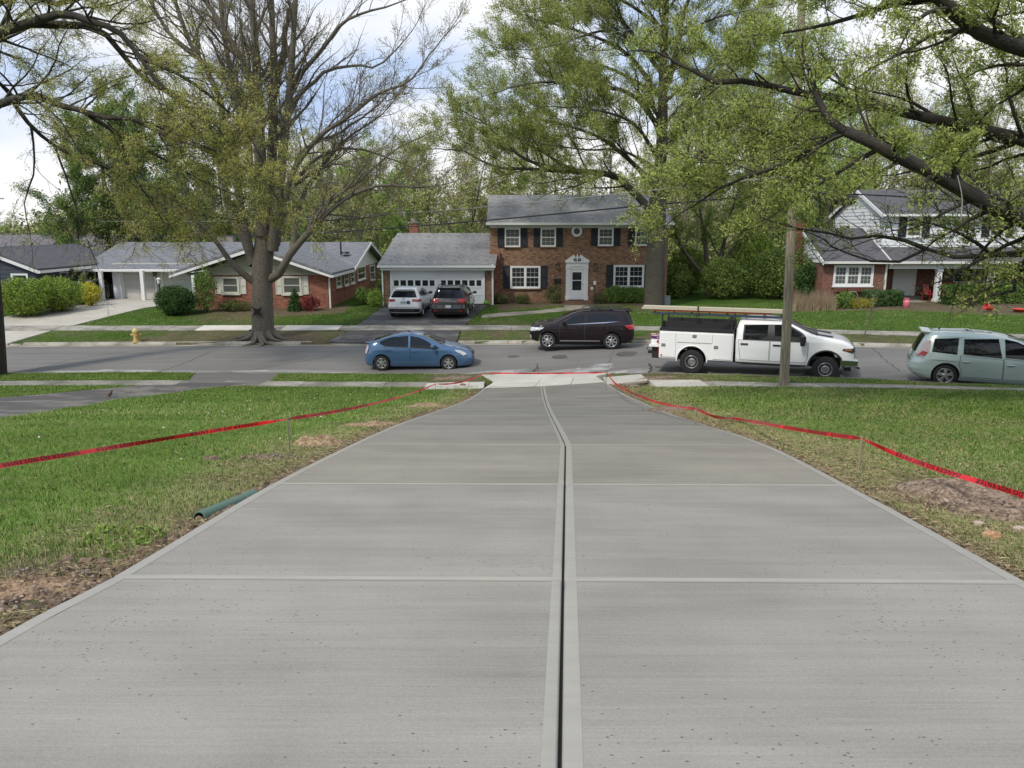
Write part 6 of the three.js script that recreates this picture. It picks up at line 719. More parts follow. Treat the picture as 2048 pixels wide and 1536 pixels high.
// a tree whose big limbs follow given points; every limb [pts (px, py, depth), r0, r1, level]
function guidedTree({ name, label, foot, limbs, opts, bark, leaf, tones, seed, leafScale = 1, group, prune }) {
  const t = thing(name, label, 'tree', foot.toArray(), 0, group), w = new Wood(), r = rng(seed), sp = [];
  for (const [pix, r0, r1, lev, mult = 1] of limbs) {
    const raw = pix.map(([a, b, d]) => (d === undefined ? null : W(a, b, d).sub(foot))), c = new THREE.CatmullRomCurve3(raw), len = c.getLength(), n = Math.max(4, Math.round(len / 0.6)), pts = c.getSpacedPoints(n), rr = pts.map((_, i) => lerp(r0, r1, Math.pow(i / n, 0.8)));
    if (lev > 0) pts.forEach((p, i) => { if (i > 1) p.addScaledVector(randDir(r), Math.min(0.07, rr[i])); });
    w.tube(pts, rr, r0 > 0.3 ? 16 : 9);
    if (lev >= 0) offspring(w, r, pts, rr, Math.min(len, opts.cap ?? 8), lev, { ...opts, kids: [opts.perMetre * len * mult, ...opts.kids.slice(1)], perLen: 0, shrink: 1 }, sp, lev === 0 ? (opts.first ?? 0.25) : 0.15);
  }
  mesh('trunk', w.geo(), bark, t); const keep = prune ? sp.filter(([p]) => prune(p.clone().add(foot), r)) : sp; leaves('crown', leaf, keep, tones, r, t, leafScale); return [t, w, sp.length];
}
const log = [];
// grey tree on the far verge: one stout trunk breaking into many steep limbs, barely in leaf
{
  const q = GP(526, 678), d = q.d, o = V(q.x, q.y, -d), D = (list) => list.map(([a, b, e = 0]) => [a, b, d + e]);
  const t = guidedTree({ name: 'verge_tree', label: 'stout grey tree on the far verge with many steep bare limbs', foot: o, seed: 41, bark: M.barkGrey, leaf: spray(3, 6, 0.08, 0.035, 0.14), tones: [[0.30, 0.26, 0.07], [0.25, 0.26, 0.08], [0.34, 0.28, 0.09]],
    opts: { levels: 3, kids: [6, 8, 6, 3], perMetre: 1.6, wander: 0.17, up: [0.05, 0.1, 0.12, 0.05], angle: 0.74, ratio: 0.56, thin: 0.5, minR: 0.006, leafiness: 0.13, upSide: 0.6, cap: 5, first: 0.35 },
    limbs: [
      [D([[527, 690], [526, 650], [525, 600], [524, 550], [528, 500], [532, 455]]), 0.56, 0.46, -1], [D([[527, 694], [527, 676], [526, 655]]), 0.86, 0.54, -1],
      [D([[527, 500], [524, 430], [520, 350], [514, 260], [506, 190], [495, 140], [472, 100], [430, 30], [395, -20]]), 0.34, 0.09, 0], [D([[524, 470, -0.3], [526, 400, -0.6], [522, 320, -1], [517, 200, -1.5], [508, 60, -2], [496, -30, -2]]), 0.33, 0.12, 0],
      [D([[535, 490, 0.3], [541, 400, 0.8], [545, 280, 1], [547, 150, 1.3], [542, -20, 1.6]]), 0.33, 0.12, 0], [D([[547, 170, 1], [556, 160, 0.5], [577, 45, 0], [596, -30, 0]]), 0.15, 0.08, 1],
      [D([[545, 500, -0.2], [555, 400, -0.6], [563, 330, -0.8], [574, 240, -1], [582, 150, -1.2], [592, -10, -1.5]]), 0.30, 0.1, 0], [D([[579, 185, -1], [600, 155, -1.3], [628, 120, -1.6], [660, 75, -2], [700, 40, -2.4], [770, 14, -3]]), 0.14, 0.04, 1],
      [D([[552, 490, 0], [568, 420, -0.4], [586, 344, -0.9], [640, 272, -1.5], [700, 231, -2], [759, 186, -2.5], [819, 162, -3], [858, 110, -3]]), 0.2, 0.03, 0], [D([[574, 240, -1], [590, 200, -0.6], [640, 152, 0], [700, 130, 0.6], [750, 134, 1], [800, 90, 1.5]]), 0.13, 0.03, 1],
      [D([[586, 344, -0.9], [610, 300, 0], [670, 270, 0.8], [735, 228, 1.4], [775, 190, 1.8]]), 0.12, 0.03, 1], [D([[600, 350, 0], [640, 315, 0.5], [690, 297, 1], [735, 302, 1.4], [780, 318, 1.8], [840, 340, 2]]), 0.1, 0.02, 1], [D([[590, 370, 0], [630, 345, -0.5], [680, 328, -1], [730, 345, -1.5], [790, 365, -2]]), 0.09, 0.02, 1],
      [D([[530, 560, 0.2], [556, 550, -0.4], [578, 512, -0.8], [600, 485, -1], [640, 440, -1.4], [690, 398, -1.9], [759, 371, -2.4], [830, 375, -2.8]]), 0.24, 0.04, 0], [D([[585, 505, -0.8], [592, 440, -0.2], [612, 380, 0.4], [640, 340, 1], [690, 280, 1.5], [750, 240, 2]]), 0.17, 0.04, 0], [D([[640, 440, -1.4], [656, 405, -1], [720, 360, -1], [790, 300, -1.2], [850, 270, -1.3]]), 0.1, 0.02, 1],
      [D([[505, 562, -0.2], [466, 530, -0.7], [436, 488, -1.2], [404, 452, -1.6], [370, 430, -2], [320, 420, -2.3]]), 0.19, 0.04, 0], [D([[508, 530, 0.2], [488, 475, 0.6], [462, 430, 0.9], [442, 320, 1.2], [442, 203, 1.4], [400, 120, 1.6], [377, 78, 1.8], [346, -10, 2]]), 0.24, 0.09, 0], [D([[500, 500, -0.3], [480, 400, -0.9], [470, 300, -1.4], [476, 200, -1.7], [430, 143, -2], [345, 75, -2.4], [299, 0, -2.6]]), 0.2, 0.07, 0], [D([[512, 420, 0.4], [500, 320, 1], [488, 220, 1.6], [455, 110, 2], [440, 0, 2.4]]), 0.2, 0.09, 0],
    ] });
  // root flare and the black mark
  const rg = rng(9), w = new Wood(); for (let k = 0; k < 13; k++) { const a = k / 13 * 6.283 + rg() * 0.3, L = 0.4 + rg() * 0.9, pts = [], rr = []; for (let i = 0; i <= 7; i++) { const s = i / 7, R = 0.5 + s * L, x = Math.cos(a + 0.25 * Math.sin(s * 3 + k)) * R, z = Math.sin(a + 0.25 * Math.sin(s * 3 + k)) * R; pts.push(V(x, lerp(0.42, 0.0, Math.pow(s, 0.5)) + G(o.x + x, d - z) - o.y - 0.03, z)); rr.push(lerp(0.17, 0.02, Math.pow(s, 0.7))); } w.tube(pts, rr, 8); } mesh('root', w.geo(), M.barkGrey, t[0]);
  const st = new THREE.Shape(); for (let i = 0; i < 16; i++) { const a = i / 16 * 6.283 + 0.78, k = (i % 4 === 0 ? 0.4 : i % 2 ? 0.15 : 0.13) * (0.85 + 0.3 * rg()); st[i ? 'lineTo' : 'moveTo'](Math.cos(a) * k, Math.sin(a) * k); } const b = mesh('black_mark', new THREE.ExtrudeGeometry(st, { depth: 0.03, bevelEnabled: false, steps: 1 }), mat([0.012, 0.012, 0.013], 0.9), t[0]); const pm = W(522, 621, d).sub(o); b.position.set(pm.x, pm.y, 0.585); log.push('verge ' + t[2]);
}
// oak beside the two-storey house
{
  const q = GP(1309, 616), d = q.d, o = V(q.x, q.y, -d), D = (l) => l.map(([a, b, e = 0]) => [a, b, d + e]);
  const t = guidedTree({ name: 'oak_tree', label: 'tall oak in fresh green leaf in front of the two-storey brick house', foot: o, seed: 52, bark: tinted(M.barkOak, 0.72), leaf: spray(5, 7, 0.10, 0.038, 0.17, 0.3), leafScale: 1.0, tones: [[0.40, 0.47, 0.11], [0.33, 0.42, 0.10], [0.47, 0.52, 0.15], [0.45, 0.45, 0.15]],
    opts: { levels: 3, kids: [6, 8, 6, 4], perMetre: 1.6, wander: 0.24, up: [0.0, 0.1, 0.12, 0.05], angle: 0.8, ratio: 0.52, thin: 0.46, minR: 0.008, leafiness: 0.95, upSide: 0.6, cap: 6.5, first: 0.2 },
    limbs: [
      [D([[1309, 626], [1309, 600], [1310, 540], [1312, 490], [1314, 440], [1316, 395]]), 0.62, 0.5, -1], [D([[1309, 630], [1309, 612]]), 0.85, 0.6, -1],
      [D([[1308, 428], [1290, 408], [1262, 380], [1235, 355], [1200, 346], [1150, 342], [1118, 342, -1], [1080, 330, -1.5], [1040, 312, -2], [1005, 280, -2.4]]), 0.26, 0.06, 0], [D([[1118, 342, -1], [1060, 338, -0.5], [1000, 335, 0], [960, 320, 0.4], [925, 300, 0.8], [895, 300, 1.2]]), 0.12, 0.04, 0],
      [D([[1316, 400], [1320, 340, 0.3], [1325, 250, 0.6], [1326, 150, 0.8], [1330, 50, 1], [1335, -70, 1]]), 0.42, 0.14, 0], [D([[1322, 400], [1345, 365, -0.3], [1400, 305, -1], [1470, 245, -1.6], [1515, 205, -2.2]]), 0.22, 0.06, 0],
      [D([[1314, 375, 0], [1250, 312, 1], [1200, 275, 1.6], [1130, 250, 2.3], [1060, 235, 3]]), 0.18, 0.05, 0], [D([[1322, 260, 0.5], [1265, 190, -0.4], [1195, 172, -1.2], [1140, 166, -2], [1075, 165, -2.8], [1020, 175, -3.2]]), 0.17, 0.04, 0], [D([[1325, 200, 0.6], [1250, 105, 1], [1150, 60, 1.6], [1075, 40, 2.2]]), 0.17, 0.04, 0], [D([[1328, 180, 0.7], [1350, 110, 0], [1370, 20, -0.6], [1400, -60, -1]]), 0.18, 0.08, 0],
      [D([[1325, 120, 0.6], [1220, 62, -0.6], [1130, 85, -1.6], [1065, 100, -2.4]]), 0.12, 0.03, 0, 1.3], [D([[1322, 190, 0.5], [1200, 130, 0.8], [1120, 125, 1.4], [1060, 118, 2]]), 0.12, 0.03, 0, 1.3], [D([[1150, 342, -0.5], [1050, 285, 0.4], [980, 250, 1.2], [925, 240, 1.8]]), 0.09, 0.03, 0, 1.2], [D([[1330, 60, 1], [1240, 0, 1.5], [1160, -10, 2], [1085, 15, 2.4]]), 0.12, 0.03, 0, 1.2], [D([[1330, 90, 1], [1420, 40, 0], [1500, 20, -1]]), 0.1, 0.03, 0, 1.2], [D([[1318, 340, 0], [1240, 300, -1.5], [1180, 300, -2.6], [1100, 290, -3.4]]), 0.1, 0.03, 0, 1.1], [D([[1320, 330, 0], [1370, 230, -1.2], [1420, 150, -2.4], [1460, 80, -3.2]]), 0.16, 0.05, 0], [D([[1318, 320, 0], [1270, 250, -2], [1215, 225, -3.4], [1160, 215, -4.4]]), 0.14, 0.04, 0], [D([[1326, 150, 0.8], [1230, 20, 0], [1180, -50, -0.5]]), 0.15, 0.06, 0], [D([[1320, 300, 0], [1400, 200, 2], [1480, 130, 3.5], [1540, 60, 4]]), 0.15, 0.05, 0], [D([[1300, 436, -0.2], [1285, 432, -0.5], [1265, 428, -0.9]]), 0.1, 0.05, 2],
    ] }); log.push('oak ' + t[2]);
}
// right-hand oak standing just outside the picture: its boughs reach in over the street
{
  const X = 15.2, d = 16.2, o = V(X, G(X, d), -d), D = (l) => l.map(([a, b, e = 0]) => [a, b, d + e]);
  const t = guidedTree({ name: 'bough_oak', label: 'oak whose mossy boughs reach in over the white truck', foot: o, seed: 63, prune: (p, r) => !(p.x > 6.9 && p.x < 9.8 && p.y > 0.2 && p.y < 2.6) || r() < 0.22, bark: M.barkDark, leaf: spray(7, 8, 0.075, 0.023, 0.11, 0.5), tones: [[0.42, 0.50, 0.12], [0.35, 0.45, 0.11], [0.50, 0.57, 0.16], [0.46, 0.48, 0.16]],
    opts: { levels: 3, kids: [7, 8, 6, 3], perMetre: 2.6, wander: 0.3, up: [0, 0.02, 0.0, -0.12], angle: 0.85, ratio: 0.52, thin: 0.4, minR: 0.005, leafiness: 0.62, upSide: 0.5, cap: 3.6, first: 0.05 },
    limbs: [
      [D([[2480, 1000], [2470, 800], [2455, 600], [2430, 400], [2400, 200], [2380, 0]]), 0.5, 0.3, -1],
      [D([[2435, 430, 0], [2250, 500, -0.3], [2120, 480, -0.6], [2048, 437, -0.8], [2000, 420, -0.9], [1930, 382, -0.9], [1860, 342, -1], [1800, 316, -1], [1760, 296, -1], [1720, 270, -1], [1690, 262, -0.8]]), 0.28, 0.10, 0], [D([[1690, 262, -0.8], [1650, 280, -0.3], [1590, 320, 0.3], [1520, 345, 0.9], [1450, 370, 1.4], [1390, 410, 1.8]]), 0.08, 0.02, 0, 1.5],
      [D([[2420, 330, 0], [2200, 330, 0.5], [2048, 280, 1], [1980, 264, 1.1], [1880, 242, 1.3], [1800, 223, 1.5], [1700, 200, 1.7], [1600, 186, 1.9], [1530, 170, 2.1], [1470, 161, 2.3], [1430, 165, 2.4], [1385, 140, 2.5]]), 0.2, 0.05, 0], [D([[1700, 200, 1.7], [1640, 230, 1.9], [1560, 260, 2.2], [1480, 290, 2.5], [1400, 320, 2.8]]), 0.06, 0.02, 0, 1.3],
      [D([[2400, 200, 0], [2200, 160, -0.6], [2048, 96, -1], [1990, 80, -1.1], [1935, 48, -1.2], [1870, -15, -1.3]]), 0.2, 0.12, 0], [D([[2390, 100, 0], [2150, 20, 0.2], [2048, -5, 0.4], [1960, -40, 0.6]]), 0.16, 0.1, 0], [D([[1990, 80, -1], [1930, 60, -0.6], [1870, 66, 0], [1820, 100, 0.5], [1740, 136, 0.9]]), 0.06, 0.02, 1], [D([[1870, -15, -1.3], [1780, 10, -0.8], [1690, 40, -0.3], [1600, 60, 0.2], [1540, 70, 0.6]]), 0.07, 0.02, 0, 0.8],
      [D([[2250, 500, -0.3], [2100, 500, 0.5], [1986, 511, 1], [1900, 513, 1.3], [1853, 498, 1.5], [1810, 520, 1.6], [1768, 527, 1.7], [1728, 518, 1.8], [1690, 505, 1.9]]), 0.1, 0.02, 0, 0.55], [D([[1853, 498, 1.5], [1800, 478, 1.5], [1750, 468, 1.6], [1700, 475, 1.7], [1650, 465, 1.8], [1600, 460, 1.9], [1551, 445, 2]]), 0.055, 0.015, 1, 0.35], [D([[2100, 500, 0.5], [2023, 535, 0.4], [2040, 573, 0.3], [2008, 594, 0.2], [1985, 590, 0.2]]), 0.06, 0.03, 1, 0.8], [D([[1986, 511, 1], [1930, 470, 0.6], [1870, 450, 0.2], [1820, 440, 0]]), 0.05, 0.015, 1, 0.8], [D([[2048, 280, 1], [1960, 310, 2], [1880, 330, 3], [1790, 350, 3.6]]), 0.07, 0.02, 0, 1], [D([[2048, 437, -0.8], [1990, 470, -0.2], [1950, 520, 0.3], [1920, 560, 0.6]]), 0.05, 0.015, 1, 1], [D([[1760, 296, -1], [1700, 330, -0.6], [1620, 380, -0.2], [1560, 420, 0.2]]), 0.05, 0.015, 0, 1.1],
    ] }); log.push('bough ' + t[2]);
}
// left-hand tree at the near verge: arching limbs hung with yellow-green catkins
{
  const p = W(-22, 748, 30.0), o = V(p.x, G(p.x, 30.0), -30.0), d = 30, D = (l) => l.map(([a, b, e = 0]) => [a, b, d + e]);
  const t = guidedTree({ name: 'catkin_tree', label: 'arching tree hung with yellow-green catkins at the near verge', foot: o, seed: 74, bark: M.barkDark, leaf: spray(11, 9, 0.085, 0.022, 0.15, 0.7), tones: [[0.56, 0.53, 0.14], [0.48, 0.50, 0.13], [0.62, 0.57, 0.18], [0.44, 0.48, 0.14]],
    opts: { levels: 3, kids: [6, 8, 6, 3], perMetre: 2.2, wander: 0.26, up: [0, -0.05, -0.2, -0.35], angle: 0.8, ratio: 0.5, thin: 0.42, minR: 0.006, leafiness: 0.4, upSide: 0.35, cap: 5, first: 0.15 },
    limbs: [
      [D([[-20, 752], [-22, 690], [-27, 600], [-35, 500], [-50, 350], [-70, 200], [-90, 60]]), 0.6, 0.38, -1],
      [D([[-75, 170, 0], [-40, 95, -1], [0, 66, -1.6], [60, 46, -2], [130, 28, -2.3], [185, 44, -2.5], [235, 62, -2.7], [280, 115, -2.8], [320, 170, -2.9], [370, 200, -3]]), 0.25, 0.05, 0], [D([[60, 46, -2], [130, 50, -1.5], [195, 56, -1], [245, 108, -0.6], [280, 150, -0.3], [350, 195, 0], [410, 240, 0.2]]), 0.16, 0.04, 0],
      [D([[-55, 300, 0], [-20, 220, -0.6], [25, 200, -1], [70, 190, -1.3], [110, 208, -1.6], [160, 220, -1.8], [210, 235, -2], [270, 238, -2.2], [340, 262, -2.4], [400, 290, -2.6]]), 0.2, 0.04, 0], [D([[-60, 240, 0], [0, 160, 0.6], [30, 210, 0.9], [62, 252, 1.1], [110, 292, 1.3], [150, 315, 1.5], [205, 332, 1.7], [290, 385, 2]]), 0.13, 0.03, 0, 0.8],
      [D([[-85, 90, 0], [-30, 20, 0.5], [50, -10, 1], [110, 8, 1.3], [180, -10, 1.6]]), 0.2, 0.07, 0], [D([[160, 220, -1.8], [240, 270, -1.4], [330, 320, -1], [420, 370, -0.6], [500, 400, -0.3]]), 0.09, 0.02, 0, 1.2], [D([[280, 115, -2.8], [360, 150, -2.4], [430, 200, -2], [490, 260, -1.6], [530, 330, -1.2]]), 0.08, 0.02, 0, 1.3], [D([[270, 238, -2.2], [350, 280, -2.6], [430, 300, -3], [500, 330, -3.3], [545, 380, -3.5]]), 0.07, 0.02, 0, 1.4], [D([[290, 385, 2], [340, 420, 1.6], [400, 430, 1.2], [470, 440, 0.9]]), 0.05, 0.02, 0, 1.2], [D([[110, 292, 1.3], [140, 380, 1.6], [170, 470, 1.8], [190, 520, 1.9]]), 0.05, 0.015, 1, 0.8], [D([[62, 252, 1.1], [70, 330, 1.3], [50, 400, 1.5], [60, 470, 1.6]]), 0.05, 0.015, 1, 0.8], [D([[240, 270, -1.4], [260, 340, -1], [300, 400, -0.7], [330, 450, -0.4]]), 0.05, 0.015, 0, 1.2], [D([[205, 332, 1.7], [220, 400, 1.9], [260, 460, 2], [300, 500, 2.1]]), 0.04, 0.012, 1, 1],
    ] }); log.push('catkin ' + t[2]);
}
// ---- woodland behind the houses: a few grown kinds, copied
function wildTree(name, label, seed, h, o, bark, leaf, tones, scale, group) {
  const t = thing(name, label, 'tree', [0, 0, 0], 0, group), w = new Wood(), r = rng(seed), sp = []; grow(w, r, V(0, -0.3, 0), V(0.03, 1, 0.02), h, h * 0.008 + 0.04, 0, o, sp); mesh('trunk', w.geo(), bark, t); leaves('crown', leaf, sp, tones, r, t, scale, M.leafSolid); log.push(name + ' ' + sp.length); return t;
}
const BG = 'woodland trees behind the houses';
const sprayBig = spray(21, 18, 0.19, 0.085, 0.48), spraySmall = spray(22, 9, 0.12, 0.05, 0.30), sprayPine = spray(23, 16, 0.3, 0.05, 0.4, 0.4);
const kinds = [
  ['slender_tree', 'slender grey woodland tree with thin budding twigs', [[0.40, 0.41, 0.17], [0.36, 0.36, 0.17]], M.barkGrey, spraySmall, 1, { levels: 3, kids: [15, 8, 5], wander: 0.1, up: [0.05, 0.35, 0.3, 0.1], angle: 0.65, ratio: 0.4, thin: 0.42, minR: 0.012, leafiness: 0.45, from: 0.3, upSide: 0.6 }],
  ['fresh_green_tree', 'woodland tree in bright young green leaf', [[0.30, 0.42, 0.10], [0.35, 0.46, 0.13], [0.26, 0.37, 0.09]], M.barkOak, sprayBig, 1, { levels: 3, kids: [16, 7, 4], wander: 0.12, up: [0.05, 0.25, 0.1, 0], angle: 0.8, ratio: 0.36, thin: 0.4, minR: 0.014, leafiness: 0.75, from: 0.22, upSide: 0.6 }],
  ['dark_green_tree', 'full leafy deep green woodland tree', [[0.17, 0.25, 0.07], [0.21, 0.29, 0.085], [0.14, 0.21, 0.06]], M.barkOak, sprayBig, 1.1, { levels: 3, kids: [20, 7, 4], wander: 0.09, up: [0.05, 0.2, 0.1, 0], angle: 0.85, ratio: 0.33, thin: 0.4, minR: 0.014, leafiness: 0.9, from: 0.12, upSide: 0.6 }],
  ['olive_tree_in_bud', 'tall woodland tree with sparse olive green buds', [[0.40, 0.41, 0.15], [0.34, 0.38, 0.13], [0.43, 0.41, 0.18]], M.barkGrey, spraySmall, 1.6, { levels: 3, kids: [16, 8, 5], wander: 0.12, up: [0.05, 0.3, 0.2, 0.05], angle: 0.7, ratio: 0.4, thin: 0.4, minR: 0.014, leafiness: 0.7, from: 0.25, upSide: 0.6 }],
];
const proto = kinds.map(([n, l, tones, bark, leaf, s, o], i) => wildTree(n, l, 200 + i * 7, 18, o, bark, leaf, tones, s, BG));
const placedKinds = [0, 0, 0, 0];
function plant(kind, px, d, h, turn) { const src = proto[kind], o = placedKinds[kind]++ ? src.clone() : src; if (o !== src) { o.name = numbered(kinds[kind][0]); scene.add(o); } const x = (px - 1024) / 1510 * d; o.position.set(x, G(x, d) - 0.1, -d); o.rotation.y = turn; o.scale.set(h / 18 * 0.9, h / 18 * (px > 560 && px < 1100 ? 0.68 : 0.78), h / 18 * 0.9); }
{
  const r = rng(88);
  const list = [ // kind, px, depth, height
    [2, 185, 66, 14], [2, 245, 70, 18], [2, 330, 66, 16.5], [2, 405, 72, 17], [2, 470, 68, 14], [1, 120, 84, 6.5], [1, 65, 95, 7], [3, 20, 105, 8], [2, 215, 90, 17], [2, 300, 95, 20],
    [1, 610, 72, 10], [0, 640, 70, 15], [1, 770, 78, 15.5], [3, 700, 74, 14], [3, 745, 72, 15], [1, 830, 82, 15], [1, 810, 76, 12], [3, 870, 70, 16], [0, 900, 80, 18], [3, 925, 75, 15], [3, 950, 72, 16], [1, 905, 92, 9], [1, 985, 78, 14], [3, 1040, 74, 15], [3, 1090, 80, 17], [3, 560, 78, 15], [0, 590, 84, 18], [3, 680, 90, 16],
    [3, 1150, 76, 16], [0, 1210, 84, 18], [3, 1270, 78, 15], [0, 1345, 70, 17], [3, 1385, 76, 15], [0, 1420, 68, 18], [1, 1470, 80, 15], [3, 1500, 70, 18], [3, 1530, 74, 16], [1, 1575, 72, 16], [0, 1600, 68, 19], [1, 1632, 76, 18], [1, 1650, 66, 18], [3, 1690, 72, 17], [0, 1730, 70, 19], [1, 1780, 74, 16], [3, 1830, 70, 16], [3, 1890, 78, 18], [0, 1930, 70, 17], [3, 1980, 74, 18], [3, 2040, 70, 17], [1, 2090, 72, 18], [3, 2140, 68, 18],
    [0, 660, 100, 18], [3, 780, 104, 18], [0, 1000, 100, 18], [0, 1120, 98, 19], [3, 1330, 100, 18], [3, 1560, 98, 20], [0, 1700, 96, 21], [3, 1860, 98, 21], [2, -60, 80, 6], [2, 360, 84, 18],
  ];
  for (const [k, x, d, h] of [[1, -26, -26, 17], [2, -14, -32, 18], [3, 16, -30, 18], [2, 27, -24, 17], [1, 3, -36, 19], [2, 40, -20, 16]]) plant(k, 1024 + x * 1510 / d, d, h, r() * 6.28);
  list.forEach(([k, px, d, h], i) => { if (i % 5 !== 3) plant(k, px, d + (r() - 0.5) * 3, h * (0.95 + 0.12 * r()), r() * 6.28); });
}
{ // the far wood reads as one mass: thin stems and budding brush beyond the single trees
  const r = rng(99), w = new Wood(), sp = []; for (let k = 0; k < 420; k++) { const d = 84 + r() * 50, q0 = r() * 2300 - 130, x = (q0 - 1024) / 1510 * d, y = G(x, d), h = (5 + r() * 6.5) * (0.45 + 0.55 * sstep(60, 330, q0)), lean = V((r() - 0.5) * 0.12, 1, (r() - 0.5) * 0.12), p = V(x, y - 0.2, -d); w.tube([p, p.clone().addScaledVector(lean, h * 0.5), p.clone().addScaledVector(lean, h).add(V((r() - 0.5), 0, 0))], [0.08, 0.055, 0.02], 4); for (let i = 0; i < 40; i++) sp.push([p.clone().addScaledVector(lean, h * (0.12 + 0.95 * r())).add(V((r() - 0.5) * 7, (r() - 0.5) * 2, (r() - 0.5) * 6)), lean, 1 + 1.1 * r()]); }
  const g = new THREE.Group(); g.name = 'far_wood'; scene.add(g); tag(g, 'brown and olive mass of far woodland behind all the houses', 'woodland', null, 'stuff'); mesh('stems', w.geo(), M.barkGrey, g).userData.kind = 'stuff'; leaves('brush', spray(31, 12, 0.36, 0.12, 0.6), sp, [[0.31, 0.31, 0.16], [0.27, 0.29, 0.13], [0.31, 0.27, 0.18], [0.26, 0.30, 0.12]], r, g, 1.0, M.leafSolid);
}
{ // undergrowth at the foot of the wood
  const r = rng(101), sp = []; for (let k = 0; k < 5200; k++) { const d = 60 + r() * 34, x = (r() * 2200 - 80 - 1024) / 1510 * d; if (x > -2 && x < 11 && d < 62) continue; sp.push([V(x, G(x, d) + Math.pow(r(), 1.4) * 3.6, -d), null, 0.8 + 0.9 * r()]); }
  const g = new THREE.Group(); g.name = 'undergrowth'; scene.add(g); tag(g, 'tangled green undergrowth at the foot of the woodland', 'undergrowth', null, 'stuff'); leaves('brush', spray(32, 16, 0.24, 0.1, 0.5), sp, [[0.16, 0.23, 0.06], [0.20, 0.27, 0.07], [0.22, 0.20, 0.10]], r, g, 1, M.leafSolid);
}
// many-stemmed tree and bright bushes between the houses
{
  const q = GP(1428, 600), d = 53, p = W(1428, 600, d), o = V(p.x, G(p.x, d), -d), D = (l) => l.map(([a, b, e = 0]) => [a, b, d + e]);
  guidedTree({ name: 'forked_tree', label: 'low forked tree with spreading dark stems among the bushes', foot: o, seed: 85, bark: M.barkOak, leaf: spray(41, 9, 0.14, 0.06, 0.26), tones: [[0.24, 0.32, 0.07], [0.29, 0.36, 0.09]], opts: { levels: 3, kids: [6, 5, 4], perMetre: 1.3, wander: 0.2, up: [0.1, 0.2, 0.1, 0], angle: 0.7, ratio: 0.42, thin: 0.5, minR: 0.008, leafiness: 0.5, cap: 5, first: 0.25 },
    limbs: [[D([[1422, 612], [1420, 570], [1416, 545]]), 0.42, 0.36, -1], [D([[1414, 555], [1390, 530], [1368, 500], [1352, 470]]), 0.2, 0.06, 0], [D([[1418, 550], [1412, 510], [1408, 470], [1400, 420]]), 0.2, 0.08, 0], [D([[1424, 560], [1450, 520], [1480, 485], [1515, 455]]), 0.24, 0.07, 0], [D([[1424, 556], [1445, 500], [1455, 450], [1470, 400]]), 0.18, 0.07, 0]] });
}
function shrub(name, label, px, py, w, h, dp, d, tones, seed, o = {}) {
  const p = W(px, py, d), y = G(p.x, d), g = thing(name, label, o.category ?? 'shrub', [p.x, y, -d], 0, o.group), r = rng(seed), sp = [], W2 = new Wood(), n = o.n ?? Math.round(w * h * dp * 120 + 130);
  for (let k = 0; k < n; k++) { const u = randDir(r), s = Math.pow(r(), 0.28); let X, Y, Z; if (o.boxy) { X = (r() - 0.5) * w; Y = (0.06 + 0.94 * r()) * h; Z = (r() - 0.5) * dp; const f = Math.floor(r() * 4); if (f === 0) Y = h * (0.95 + 0.06 * r()); if (f === 1) Z = dp / 2 * (0.92 + 0.1 * r()); } else if (o.cone) { Y = h * (1 - Math.sqrt(r())); const R = (1 - Y / h) * (0.75 + 0.25 * r()), a = r() * 6.283; X = Math.cos(a) * R * w / 2; Z = Math.sin(a) * R * dp / 2; } else { X = u.x * s * w / 2; Y = h * 0.52 + u.y * s * h * 0.5; Z = u.z * s * dp / 2; const b = 1 + 0.22 * (fbm(u.x * 2.5 + seed, u.y * 2.5 + u.z * 2, 3, seed) - 0.5) * 2; X *= b; Z *= b; } sp.push([V(X, Math.max(0.03, Y), Z), null, 0.7 + 0.6 * r()]); }
  for (let k = 0; k < (o.stems ?? 7); k++) { const a = r() * 6.283, R = 0.2 + 0.6 * r(); W2.tube([V(Math.cos(a) * 0.08 * w, -0.05, Math.sin(a) * 0.08 * dp), V(Math.cos(a) * R * w * 0.25, h * 0.4, Math.sin(a) * R * dp * 0.25), V(Math.cos(a) * R * w * 0.42, h * 0.8 * (o.cone ? 0.6 : 1), Math.sin(a) * R * dp * 0.42)], [0.03, 0.02, 0.006], 4); }
  mesh('stem', W2.geo(), M.barkOak, g); leaves('foliage', o.leaf ?? spray(51, 12, 0.09, 0.04, 0.16), sp, tones, r, g, o.scale ?? 1, M.leafSolid); return g;
}
const lime = [[0.27, 0.38, 0.07], [0.22, 0.33, 0.06], [0.32, 0.43, 0.09]], deep = [[0.055, 0.11, 0.035], [0.07, 0.13, 0.04], [0.045, 0.09, 0.03]], midg = [[0.13, 0.22, 0.05], [0.16, 0.25, 0.06], [0.11, 0.19, 0.045]], gold = [[0.55, 0.50, 0.06], [0.48, 0.47, 0.06], [0.60, 0.53, 0.09]];
shrub('clipped_hedge_bush', 'broad rounded lime green bush nearest the pale concrete drive', 48, 600, 3.2, 2.15, 2.4, 44.5, lime.map((c) => mul(c, 0.78)), 1); shrub('clipped_hedge_bush', 'rounded lime green bush between the broad bush and the yellow shrub', 112, 600, 3.0, 2.0, 2.4, 46, lime.map((c) => mul(c, 0.78)), 2);
shrub('golden_shrub', 'bright yellow shrub beside the carport post', 181, 600, 1.35, 1.4, 1.2, 48.5, gold, 3); shrub('conifer_shrub', 'taller dark conical conifer by the blue house', 144, 560, 0.85, 2.4, 0.85, 50, deep, 4, { cone: true, n: 500 }); shrub('conifer_shrub', 'shorter dark conical conifer beside the yellow shrub', 167, 560, 0.85, 2.0, 0.85, 49.5, deep, 5, { cone: true, n: 450 });
